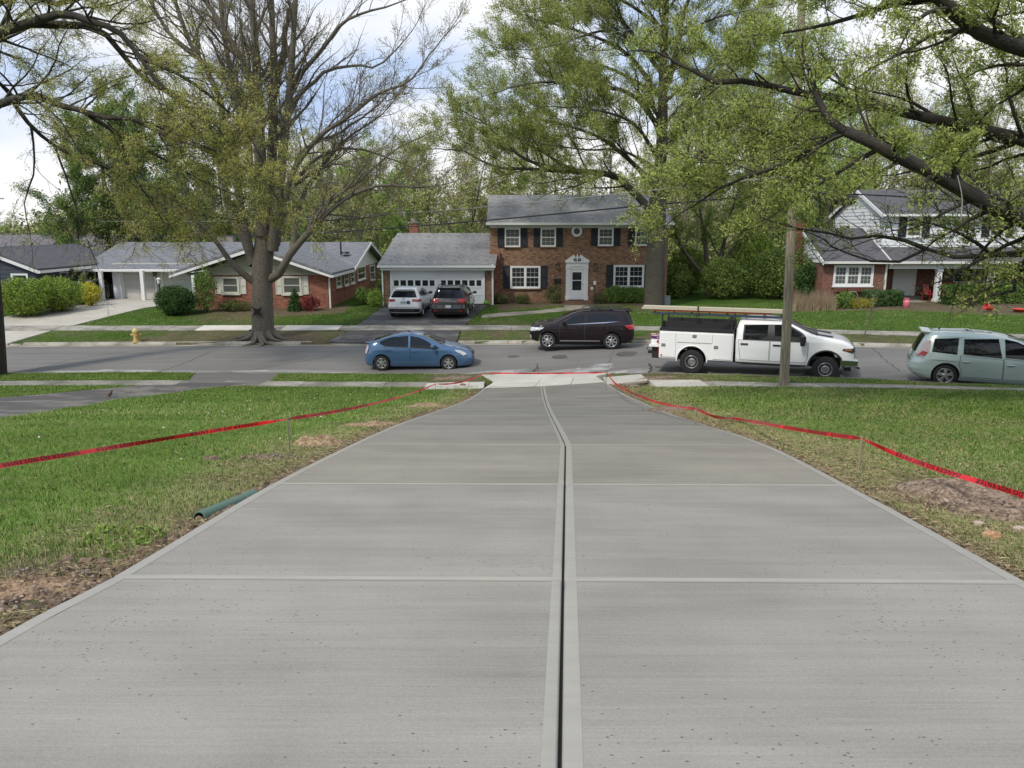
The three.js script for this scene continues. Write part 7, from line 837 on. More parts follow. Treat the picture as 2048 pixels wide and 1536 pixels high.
shrub('yew_bush', 'big dark round yew bush at the corner of the red brick house', 353, 620, 2.15, 1.65, 1.9, 44.8, deep, 6, { n: 1500 }); shrub('weeping_shrub', 'airy drooping shrub against the red brick gable', 412, 610, 1.3, 2.6, 1.1, 45.6, midg, 7, { n: 380 }); shrub('spruce_shrub', 'small dark upright shrub between the gable windows and corner', 590, 618, 0.75, 1.35, 0.7, 46.0, deep, 8, { cone: true, n: 420 });
shrub('barberry_shrub', 'low red-leaved shrub near the brick corner', 620, 616, 1.0, 0.85, 0.8, 46.0, [[0.16, 0.03, 0.03], [0.22, 0.05, 0.045]], 9, { n: 150 }); shrub('corner_shrub', 'dark green shrub against the brick side wall', 726, 605, 0.95, 1.0, 0.9, 49, midg, 10, { n: 300 }); shrub('corner_shrub', 'pale green shrub beside the garage corner', 752, 610, 0.95, 1.05, 0.9, 47.5, lime, 11, { n: 260 });
for (const [i, px, w, h, l] of [[0, 1108, 1.0, 1.15, 'twiggy foundation shrub left of the front door'], [1, 1045, 0.9, 0.5, 'low plant under the ground-floor window'], [2, 1000, 0.9, 0.55, 'low plant by the garage downspout'], [3, 1262, 2.2, 1.0, 'dark foundation bush beside the oak trunk'], [4, 1232, 1.5, 1.05, 'dark foundation bush under the right window'], [5, 1200, 0.8, 0.5, 'low pale plant right of the doorstep']]) shrub('foundation_plant', l, px, 605, w, h, 0.9, 49, i === 3 || i === 4 ? midg : [[0.09, 0.12, 0.04], [0.13, 0.13, 0.06]], 20 + i, { n: i === 3 || i === 4 ? 500 : 170 });
shrub('bed_plant', 'spreading green plant under the left gable window', 470, 615, 2.2, 0.6, 0.8, 46, [[0.12, 0.14, 0.05], [0.1, 0.13, 0.04]], 29, { n: 260 });
for (const [i, px, w, h, d, tn] of [[0, 1345, 2.4, 2.2, 52, 0], [1, 1375, 3.0, 3.2, 55, 1], [2, 1450, 3.2, 2.6, 50.5, 0], [3, 1500, 3.4, 4.2, 53, 1], [4, 1545, 3.0, 3.0, 49.5, 0], [5, 1590, 3.2, 3.6, 48.5, 0], [6, 1630, 2.2, 2.6, 46.6, 2]]) shrub('thicket_bush', ['low bush just right of the oak trunk', 'tall pale bush behind the forked tree', 'spreading bush at the foot of the forked tree', 'tallest pale bush between the two houses', 'bush behind the truck cab and utility pole', 'bush beside the chimney of the porch house', 'dark bush against the porch house wall'][i], px, 600, w, h, w * 0.8, d, tn === 2 ? deep : tn ? lime.map((c) => mul(c, 0.75)) : [[0.17, 0.23, 0.06], [0.20, 0.26, 0.07], [0.14, 0.19, 0.05]], 40 + i, { n: 900, leaf: spray(52, 12, 0.15, 0.07, 0.22) });
shrub('box_hedge', 'short clipped hedge below the triple window', 1762, 612, 2.0, 0.75, 0.9, 43.6, deep, 60, { boxy: true, n: 1100, category: 'hedge' }); shrub('box_hedge', 'long clipped hedge in front of the porch', 1942, 610, 3.3, 0.95, 1.0, 43.4, [[0.05, 0.10, 0.025], [0.06, 0.125, 0.03]], 61, { boxy: true, n: 2000, category: 'hedge' }); shrub('bed_plant', 'yellow-green perennials in front of the short hedge', 1722, 618, 1.4, 0.5, 0.6, 42.8, gold.map((c) => mul(c, 0.6)), 62, { n: 160 }); shrub('bed_plant', 'clump of green perennials by the window boxes', 1690, 616, 1.1, 0.9, 0.8, 43, midg, 63, { n: 200 }); shrub('bed_plant', 'round purple-brown dormant plant at the end of the long hedge', 1936, 620, 0.8, 0.55, 0.6, 42.2, [[0.09, 0.06, 0.05], [0.07, 0.06, 0.04]], 64, { n: 160 }); shrub('bed_plant', 'leafy bush right of the long hedge', 2030, 612, 1.6, 1.1, 1.0, 43, midg, 65, { n: 330 });
{ // dry ornamental grass
  for (const [i, px, w] of [[0, 1608, 1.3], [1, 1645, 1.2]]) { const d = 42.6, p = W(px, 620, d), g = thing('ornamental_grass', i ? 'dry tan clump of tall grass nearer the brick wall' : 'dry tan clump of tall grass beside the utility pole', 'grass clump', [p.x, G(p.x, d), -d]), r = rng(300 + i), geo = new THREE.ConeGeometry(0.012, 1, 3).translate(0, 0.5, 0), im = new THREE.InstancedMesh(geo, mat([0.40, 0.31, 0.20], 0.95), 420), m = new THREE.Matrix4(), q = new THREE.Quaternion(), e = new THREE.Euler(); for (let k = 0; k < 420; k++) { e.set((r() - 0.5) * 0.5, r() * 6, (r() - 0.5) * 0.5); q.setFromEuler(e); m.compose(V((r() - 0.5) * w, 0, (r() - 0.5) * 0.8), q, V(1, 0.7 + 0.6 * r(), 1)); im.setMatrixAt(k, m); } im.name = 'blades'; im.userData.kind = 'stuff'; shadows(im); g.add(im); }
}
{ // staked sapling by the far kerb
  const q = GP(1727, 672), t = thing('sapling', 'thin leaning sapling on the far verge beside the truck', 'tree', [q.x, q.y, -q.d]), w = new Wood(), r = rng(5), sp = []; const top = W(1753, 594, q.d).sub(t.position); w.tube([V(0, -0.05, 0), top.clone().multiplyScalar(0.5).add(V(0.05, 0, 0)), top], [0.03, 0.022, 0.012], 6); for (let k = 0; k < 14; k++) grow(w, r, top.clone().multiplyScalar(0.4 + 0.6 * r()), randDir(r).add(V(0, 1.2, 0)), 0.9, 0.008, 2, { levels: 3, kids: [3, 3, 3], wander: 0.2, up: [0.2], angle: 0.6, ratio: 0.5, thin: 0.6, minR: 0.004, leafiness: 0.2 }, sp); mesh('trunk', w.geo(), M.barkGrey, t); leaves('crown', spraySmall, sp, midg, r, t, 0.4, M.leafSolid);
}
console.log(log.join(', '));

// ------------------------------------------------------------------ poles, wires, hydrant, tape, loose things
const roundPole = (name, pts, rad, m, parent) => { const w = new Wood(); w.tube(pts, rad, 18); return mesh(name, w.geo(), m, parent); };
const polePos = (() => { const q = GP(1568, 770); return V(q.x, q.y, -q.d); })();
{
  const p = thing('utility_pole', 'weathered wooden utility pole on the near verge in front of the truck', 'utility pole', polePos.toArray()), d = -polePos.z, top = W(1606, -40, d).sub(polePos);
  const dir = top.clone().normalize(), H = 13.5; roundPole('pole_shaft', [V(0, -0.3, 0), dir.clone().multiplyScalar(3), dir.clone().multiplyScalar(6.5), dir.clone().multiplyScalar(H)], [0.145, 0.135, 0.118, 0.1], M.poleWood, p);
  const t = dir.clone().multiplyScalar(12.6); mesh('crossarm', boxG(2.2, 0.12, 0.1, t.x, t.y, t.z + 0.15), M.poleWood, p);
}
{
  const p0 = W(6, 560, 84), y = G(p0.x, 84), p = thing('utility_pole', 'distant brown utility pole with a crossarm down the street', 'utility pole', [p0.x, y, -84]), h = W(6, 385, 84).y - y; roundPole('pole_shaft', [V(0, -0.2, 0), V(0, h / 2, 0), V(0, h, 0)], [0.2, 0.17, 0.14], mat([0.14, 0.07, 0.05], 0.9), p); mesh('crossarm', boxG(2.6, 0.14, 0.12, 0, h - 0.7, 0.16), mat([0.35, 0.33, 0.3], 0.9), p);
}
function wire(label, pts, r, m = M.black) { const c = new THREE.CatmullRomCurve3(pts); const o = mesh('overhead_wire', new THREE.TubeGeometry(c, 90, r, 6), m); tag(o, label, 'wire'); return o; }
{
  const dP = -polePos.z, along = (list, near = dP) => list.map(([a, b, t]) => W(a, b, lerp(84, near, t)));
  wire('thin upper telephone wire crossing above the houses to the pole', along([[-60, 436, 0], [250, 443, 0.35], [530, 440, 0.55], [850, 424, 0.72], [1000, 411, 0.79], [1300, 381, 0.9], [1580, 352, 1]]), 0.018, mat([0.25, 0.25, 0.24], 0.6));
  wire('thick black cable sagging across the street to the pole', along([[-60, 463, 0], [250, 472, 0.35], [530, 470, 0.55], [700, 462, 0.64], [980, 440, 0.78], [1310, 409, 0.9], [1586, 385, 1]]), 0.03);
  wire('second black cable beside the thick one at the far end', along([[-60, 476, 0], [150, 474, 0.25], [450, 474, 0.5], [700, 463.5, 0.64]]), 0.02);
  const q = (list) => list.map(([a, b, d]) => W(a, b, d)); wire('black cable running from the pole past the white gable', q([[1587, 383, dP], [1700, 388, 22], [1800, 393, 20.8], [1900, 400, 19.5], [2060, 415, 17.6]]), 0.02); wire('thin high wire crossing the open sky', q([[700, 160, 50], [900, 126, 44], [990, 110, 41], [1200, 70, 35], [1600, 2, 23.4]]), 0.008, mat([0.3, 0.3, 0.3], 0.6));
  wire('slim hanging wire dropping beside the right bough', q([[1915, 350, 15], [1924, 395, 15], [1922, 440, 15]]), 0.008, mat([0.4, 0.4, 0.38], 0.6));
  const s = thing('splice_case', 'black cable splice case hanging on the wire right of the pole', 'splice case', W(1688, 390, 22.2).toArray(), 0.12); mesh('case_body', new THREE.CapsuleGeometry(0.17, 0.42, 6, 14).rotateZ(Math.PI / 2).translate(0, -0.12, 0), M.plasticDark, s); for (const x of [-0.3, 0.3]) mesh('hanger', new RoundedBoxGeometry(0.05, 0.2, 0.05, 1, 0.01).translate(x, 0.0, 0), M.black, s);
}
{ // fire hydrant
  const q = GP(273, 684), h = thing('fire_hydrant', 'yellow fire hydrant on the far verge', 'fire hydrant', [q.x, q.y, -q.d], 0.3), m = mat([0.50, 0.35, 0.13], 0.65), lathe = (l, s = 20) => new THREE.LatheGeometry(l.map(([a, b]) => new THREE.Vector2(a, b)), s);
  mesh('barrel', lathe([[0, -0.05], [0.19, -0.05], [0.19, 0.04], [0.13, 0.06], [0.12, 0.45], [0.16, 0.47], [0.16, 0.51], [0.13, 0.53]]), m, h); mesh('bonnet', lathe([[0.165, 0.53], [0.165, 0.56], [0.13, 0.62], [0.07, 0.68], [0.03, 0.7], [0.03, 0.76], [0, 0.76]]), mat([0.52, 0.42, 0.18], 0.65), h); for (const [a, r, l] of [[Math.PI / 2, 0.075, 0.2], [0, 0.06, 0.2], [Math.PI, 0.06, 0.2]]) mesh('outlet_cap', new THREE.CylinderGeometry(r, r, l, 14).rotateX(Math.PI / 2).translate(0, 0.36, 0.14).rotateY(a + Math.PI / 2 * (a === Math.PI / 2 ? -1 : 1)), m, h);
}
// barricade tape on thin stakes
{
  const st = [['left lawn, tallest', 576, 838, 905], ['left lawn, near the pavement', 871, 768, 808], ['at the left corner of the pale apron', 968, 746, 778], ['at the right corner of the pale apron', 1213, 745, 783], ['in the right dirt strip', 1393, 818, 853], ['right lawn', 1723, 877, 945]], tops = [];
  st.forEach(([w, px, pt, pb], i) => { const g = GP(px + (i === 5 ? 3 : 0), pb), top = W(px, pt, g.d), h = top.y - g.y, m = i === 5 ? mat([0.30, 0.24, 0.16], 0.9) : M.steel, s = mesh('tape_stake', new THREE.CylinderGeometry(i === 5 ? 0.012 : 0.008, i === 5 ? 0.011 : 0.008, h + 0.2, 6).translate(0, (h + 0.2) / 2 - 0.18, 0), m); s.position.set(top.x, g.y, -g.d); tag(s, ['thin stake in the left lawn beside the straw heap', 'thin stake in the left lawn near the pavement', 'thin stake at the left corner of the pale apron', 'thin stake at the right corner of the pale apron', 'thin stake in the gravelly strip right of the driveway', 'wooden stake in the right lawn before the dirt pile'][i], 'stake', 'stakes holding the tape'); tops.push(top); });
  const cv = document.createElement('canvas'); cv.width = 1024; cv.height = 64; const c = cv.getContext('2d'); c.fillStyle = '#d8232a'; c.fillRect(0, 0, 1024, 64); c.fillStyle = '#120808'; c.font = 'bold 74px sans-serif'; c.textBaseline = 'middle'; c.textAlign = 'center'; c.fillText('DANGER DO NOT ENTER', 500, 36, 860);
  const tx = new THREE.CanvasTexture(cv); tx.colorSpace = THREE.SRGBColorSpace; tx.wrapS = THREE.RepeatWrapping; const tm = new THREE.MeshPhysicalMaterial({ map: tx, roughness: 0.45, transmission: 0.15, side: THREE.DoubleSide });
  const geos = [], wd = 0.05; let run = 0;
  const ribbon = (pts, flip, twist) => { const cu = new THREE.CatmullRomCurve3(pts), L = cu.getLength(), n = Math.ceil(L / 0.12), r = rng(Math.round(L * 100)), ph = r() * 6; const pos = [], uv = [], idx = []; for (let i = 0; i <= n; i++) { const t = i / n, p = cu.getPoint(t), tg = cu.getTangent(t), side = V(0, 1, 0).cross(tg).normalize(), a = twist(t) + 0.3 * Math.sin(t * 9 + ph) + 0.3 * Math.sin(t * 23 + ph * 2), k = (Math.min(1, Math.min(t, 1 - t) * L / 0.35) * 0.75 + 0.25), up = V(0, Math.cos(a), 0).addScaledVector(side, Math.sin(a)); for (const s of [-1, 1]) { const q = p.clone().addScaledVector(up, s * wd / 2 * k); pos.push(q.x, q.y, q.z); uv.push((run + L * t) / 1.15 * (flip ? -1 : 1), flip ? (1 - s) / 2 : (s + 1) / 2); } if (i) { const z = i * 2; idx.push(z - 2, z - 1, z, z, z - 1, z + 1); } } run += L; const g = new THREE.BufferGeometry(); g.setAttribute('position', new THREE.Float32BufferAttribute(pos, 3)); g.setAttribute('uv', new THREE.Float32BufferAttribute(uv, 2)); g.setIndex(idx); g.computeVertexNormals(); geos.push(g); };
  const sag = (a, b, s, k = 8) => { const o = []; for (let i = 0; i <= k; i++) { const t = i / k; o.push(a.clone().lerp(b, t).add(V(0, -s * 4 * t * (1 - t), 0))); } return o; };
  const far = GP(-120, 1010); const L0 = W(-130, 962, 6.0), mid = W(0, 932, 6.9);
  ribbon([L0, mid, W(200, 899, 8.2), W(400, 866, 9.6), tops[0]], true, () => 0.2); ribbon(sag(tops[0], tops[1], 0.1), true, (t) => 0.3 + t); ribbon(sag(tops[1], tops[2], 0.12), true, (t) => 0.4 + 0.6 * t); ribbon(sag(tops[2], tops[3], 0.02), true, () => 0.25);
  const g1 = GP(1470, 842); ribbon([tops[3], W(1235, 770, lerp(-tops[3].z, -tops[4].z, 0.3)), W(1300, 800, lerp(-tops[3].z, -tops[4].z, 0.65)), W(1350, 812, lerp(-tops[3].z, -tops[4].z, 0.85)), tops[4]], true, (t) => 0.8 * t); ribbon([tops[4], W(1425, 832, lerp(-tops[4].z, -tops[5].z, 0.18)), V(g1.x, g1.y + 0.05, -g1.d), W(1550, 851, lerp(-tops[4].z, -tops[5].z, 0.6)), W(1640, 866, lerp(-tops[4].z, -tops[5].z, 0.82)), tops[5]], true, () => 0.15);
  const TP = (px, py) => W(px, py, GP(px, py + 52).d); ribbon([tops[5], TP(1780, 903), TP(1860, 933), TP(1950, 961), TP(2048, 991), TP(2180, 1035)], true, () => 0.3);
  tag(mesh('barricade_tape', merge(geos), tm), 'red danger tape strung along both sides of the new driveway', 'tape');
}
{ // green drain pipe lying beside the concrete
  const a = GP(398, 1034), b = GP(508, 988), A = V(a.x, a.y - 0.008, -a.d), B = V(b.x, b.y - 0.012, -b.d), L = A.distanceTo(B), r = 0.055, pr = [[0.045, 0], [r, 0]]; for (let x = 0; x < L; x += 0.02) pr.push([r + (Math.round(x / 0.02) % 2 ? 0.003 : 0), x]); pr.push([r, L], [0.045, L], [0.045, 0.02]);
  const g = new THREE.LatheGeometry(pr.map(([x, y]) => new THREE.Vector2(x, y)), 22), o = mesh('drain_pipe', g, mat([0.095, 0.165, 0.125], 0.6)); o.position.copy(A); o.quaternion.setFromUnitVectors(V(0, 1, 0), B.clone().sub(A).normalize()); tag(o, 'green plastic drain pipe half buried beside the driveway edge', 'pipe');
}
// heaps of earth and straw
function heap(name, label, px, py, rx, rd, h, m, seed, turn = 0) {
  const c = GP(px, py), n = 34, k = 12, pos = [], uv = [], idx = []; for (let j = 0; j <= k; j++) for (let i = 0; i <= n; i++) { const a = i / n * 6.28318, q = j / k, wob = 0.75 + 0.5 * fbm(Math.cos(a) * 1.6 + seed, Math.sin(a) * 1.6, 3, seed), u = Math.cos(a) * rx * q * wob, v = Math.sin(a) * rd * q * wob, x = c.x + u * Math.cos(turn) - v * Math.sin(turn), d = c.d + u * Math.sin(turn) + v * Math.cos(turn), y = G(x, d) - 0.035 + h * (1 - q * q) * (0.45 + 1.1 * fbm(x * 3.5, d * 3.5, 4, seed)) * (q < 1 ? 1 : 0) + 0.05 * (fbm(x * 22, d * 22, 3, seed + 1) - 0.5) * (1 - q * 0.7); pos.push(x, y, -d); uv.push(x, d); if (i < n && j < k) { const z = j * (n + 1) + i; idx.push(z, z + n + 1, z + 1, z + 1, z + n + 1, z + n + 2); } }
  const g = new THREE.BufferGeometry(); g.setAttribute('position', new THREE.Float32BufferAttribute(pos, 3)); g.setAttribute('uv', new THREE.Float32BufferAttribute(uv, 2)); g.setIndex(idx); g.computeVertexNormals(); const o = mesh(name, g, m); return tag(o, label, 'heap');
}
heap('straw_heap', 'straw-coloured heap of dry soil and grass beside the left stake', 640, 888, 0.42, 0.4, 0.2, M.strawDirt, 501); heap('soil_heap', 'low brown row of clods near the left stake', 545, 915, 0.42, 0.16, 0.08, M.dirt, 502); heap('soil_heap', 'single dark clod of turned soil alone in the left lawn', 424, 918, 0.13, 0.1, 0.09, M.dirt, 503); heap('straw_heap', 'flat straw patch uphill of the pavement stake', 745, 850, 0.7, 0.5, 0.1, M.strawDirt, 504); heap('straw_heap', 'flat brown straw patch under the pavement stake', 850, 813, 0.75, 0.6, 0.12, M.strawDirt, 505);
heap('soil_heap', 'large dirt pile with stones on the right lawn under the tape', 1905, 985, 0.62, 0.55, 0.16, tinted(M.dirt, 1.15), 506, -0.6); heap('soil_heap', 'second dirt pile with stones at the right lawn edge', 2015, 1020, 0.5, 0.42, 0.13, tinted(M.dirt, 1.15), 507, -0.6); heap('soil_heap', 'bare pinkish soil spread left of the near driveway edge', 60, 1170, 0.55, 0.3, 0.05, tinted(M.dirt, 1.35, 1.2, 1.05), 508); heap('soil_heap', 'brown soil strip with gravel right of the driveway bend', 1330, 820, 1.3, 0.55, 0.1, tinted(M.dirt, 1.15), 509, 0.9); heap('soil_heap', 'bare dark earth left of the apron', 905, 756, 1.1, 0.7, 0.06, M.dirt, 510); heap('soil_heap', 'bare dark earth right of the apron', 1290, 758, 1.5, 0.6, 0.06, M.dirt, 511);
function stone(label, px, py, s, seed, c) { const q = GP(px, py), g = new THREE.IcosahedronGeometry(1, 2), p = g.attributes.position; for (let i = 0; i < p.count; i++) { const v = V(p.getX(i), p.getY(i), p.getZ(i)), k = 0.7 + 0.6 * fbm(v.x * 1.6 + seed, v.y * 1.6 + v.z * 1.3, 3, seed); p.setXYZ(i, v.x * k * s, v.y * k * s * 0.7, v.z * k * s * 0.8); } g.computeVertexNormals(); const o = mesh('stone', g, c); o.position.set(q.x, q.y + s * 0.2, -q.d); tag(o, label, 'stone', 'stones on the right lawn'); }
const tanS = tinted(M.dirt, 2.1, 1.7, 1.35), pinkS = mat([0.42, 0.33, 0.27], 0.95); stone('big rough tan clod beside the dirt pile', 1985, 1078, 0.075, 601, tanS); stone('pinkish flat stone at the foot of the dirt pile', 1957, 1052, 0.05, 602, pinkS); stone('pale stone half in the second dirt pile', 2038, 1062, 0.05, 603, pinkS); stone('light stone on the large dirt pile', 1890, 1004, 0.035, 604, pinkS); stone('small dark stone on the pavement edge left of the apron', 926, 772, 0.11, 605, M.dirt);
{ const r = rng(611), g = new THREE.IcosahedronGeometry(1, 0), n = 2600, im = new THREE.InstancedMesh(g, mat([1, 1, 1], 0.95), n), m = new THREE.Matrix4(), q = new THREE.Quaternion(), c = new THREE.Color(); const zones = [[1905, 985, 0.6, 0.5, 0.12], [2015, 1020, 0.5, 0.4, 0.1], [60, 1170, 0.55, 0.35, 0.04], [40, 1215, 0.5, 0.3, 0.0], [1330, 822, 1.1, 0.5, 0.06], [640, 888, 0.35, 0.3, 0.12], [545, 915, 0.4, 0.15, 0.05]].map(([a, b, ...e]) => [GP(a, b), ...e]); for (let k = 0; k < n; k++) { const [z, rx, rd, h] = zones[k % zones.length], a = r() * 6.3, R = Math.sqrt(r()), x = z.x + Math.cos(a) * R * rx, d = z.d + Math.sin(a) * R * rd, s = 0.003 + 0.015 * r() ** 5; q.setFromEuler(new THREE.Euler(r() * 6, r() * 6, 0)); m.compose(V(x, G(x, d) + h * (1 - R * R) * 0.9 + 0.004, -d), q, V(s, s * 0.7, s)); im.setMatrixAt(k, m); const t = 0.1 + 0.26 * r(); im.setColorAt(k, c.setRGB(t, t * 0.78, t * 0.6)); } im.name = 'gravel'; shadows(im); scene.add(im); tag(im, 'loose gravel and crumbs of soil on the dirt heaps', 'gravel', null, 'stuff'); }
{ // robin on the asphalt path
  const q = GP(221, 796), b = thing('bird', 'small dark bird standing at the edge of the asphalt path', 'bird', [q.x, q.y + 0.01, -q.d], 0.4); const prof2 = [[0, -0.1], [0.02, -0.095], [0.045, -0.06], [0.058, -0.01], [0.052, 0.04], [0.036, 0.07], [0.034, 0.085], [0.036, 0.105], [0.028, 0.125], [0, 0.135]].map(([a, c]) => new THREE.Vector2(a, c)); mesh('body', merge([new THREE.LatheGeometry(prof2, 16).rotateZ(-0.55).translate(0, 0.13, 0), new THREE.ConeGeometry(0.01, 0.035, 8).rotateZ(-1.7).translate(0.085, 0.235, 0), new THREE.BoxGeometry(0.11, 0.012, 0.035).rotateZ(0.75).translate(-0.1, 0.04, 0)]), mat([0.09, 0.06, 0.045], 0.8), b); for (const s of [-1, 1]) mesh('leg', new THREE.CylinderGeometry(0.004, 0.004, 0.09, 5).translate(0, 0.035, s * 0.02), M.black, b);
}
{ // bins and rail under the carport, small garden things
  const y = (x, d) => G(x, d); for (const [px, d, i] of [[212, 53.5, 0], [225, 53.8, 1]]) { const p = W(px, 580, d), b = thing('wheelie_bin', i ? 'black wheeled bin nearer the garage pier' : 'black wheeled bin beside the carport post', 'bin', [p.x, y(p.x, d) + 0.02, -d]); mesh('bin_body', new THREE.CylinderGeometry(0.42, 0.34, 0.95, 4).rotateY(Math.PI / 4).translate(0, 0.5, 0), M.plasticDark, b); mesh('lid', new RoundedBoxGeometry(0.64, 0.08, 0.66, 2, 0.03).translate(0, 1.0, 0), M.black, b); for (const s of [-1, 1]) mesh('wheel', new THREE.CylinderGeometry(0.1, 0.1, 0.05, 12).rotateZ(Math.PI / 2).translate(s * 0.3, 0.1, -0.25), M.rubber, b); }
  const lp = GP(321, 612), l = thing('lamp_post', 'black garden lamp post with a white lantern by the yew bush', 'lamp post', [W(321, 600, 47).x, y(W(321, 600, 47).x, 47), -47]); roundPole('post', [V(0, -0.1, 0), V(0, 0.8, 0), V(0, 1.5, 0)], [0.05, 0.045, 0.045], M.black, l); mesh('lantern', merge([new THREE.CylinderGeometry(0.11, 0.08, 0.26, 6).translate(0, 1.63, 0), new THREE.ConeGeometry(0.15, 0.12, 6).translate(0, 1.82, 0)]), M.offWhite, l);
  const gb = GP(973, 609), o = thing('green_ball', 'bright green garden ball at the foot of the downspout', 'garden ball', [gb.x, gb.y, -48.2]); mesh('ball', new THREE.SphereGeometry(0.17, 18, 14).scale(1, 0.95, 1).translate(0, 0.16, 0), mat([0.12, 0.34, 0.03], 0.35), o); mesh('cap', new THREE.CylinderGeometry(0.05, 0.06, 0.04, 10).translate(0, 0.33, 0), M.black, o);
  const fp = W(1189, 590, 48.6), f = thing('garden_post', 'slim post with small white ornaments right of the front door', 'ornament', [fp.x, y(fp.x, 48.6), -48.6]); mesh('post', boxG(0.05, 1.35, 0.05, 0, -0.05, 0), M.black, f); mesh('ornament', new RoundedBoxGeometry(0.16, 0.24, 0.12, 2, 0.03).translate(0, 1.32, 0.02), M.offWhite, f); mesh('ornament', new RoundedBoxGeometry(0.14, 0.18, 0.12, 2, 0.03).translate(-0.18, 0.98, 0.02), M.offWhite, f); mesh('ornament_arm', boxG(0.24, 0.03, 0.03, -0.08, 1.1, 0.01), M.black, f);
  const mt = W(1334, 605, 47.5), u = thing('utility_meter', 'small grey utility box beside the oak trunk', 'utility box', [mt.x, y(mt.x, 47.5), -47.5]); mesh('box_body', new RoundedBoxGeometry(0.35, 0.55, 0.3, 2, 0.04).translate(0, 0.26, 0), mat([0.33, 0.34, 0.35], 0.6), u); mesh('lid', boxG(0.38, 0.04, 0.33, 0, 0.54, 0), M.steel, u);
  const hp = W(1705, 604, 44.7), hr = thing('garden_hose', 'coiled garden hose hanging on the brick wall below the window', 'hose', [hp.x, -2.9 + 0.55, -44.8]); mesh('coil', merge([0, 1, 2].map((k) => new THREE.TorusGeometry(0.3 - k * 0.02, 0.02, 6, 26).translate(0, 0, k * 0.04))), mat([0.3, 0.3, 0.25], 0.6), hr); mesh('hook', boxG(0.06, 0.06, 0.2, 0, 0.26, -0.05), M.black, hr);
}
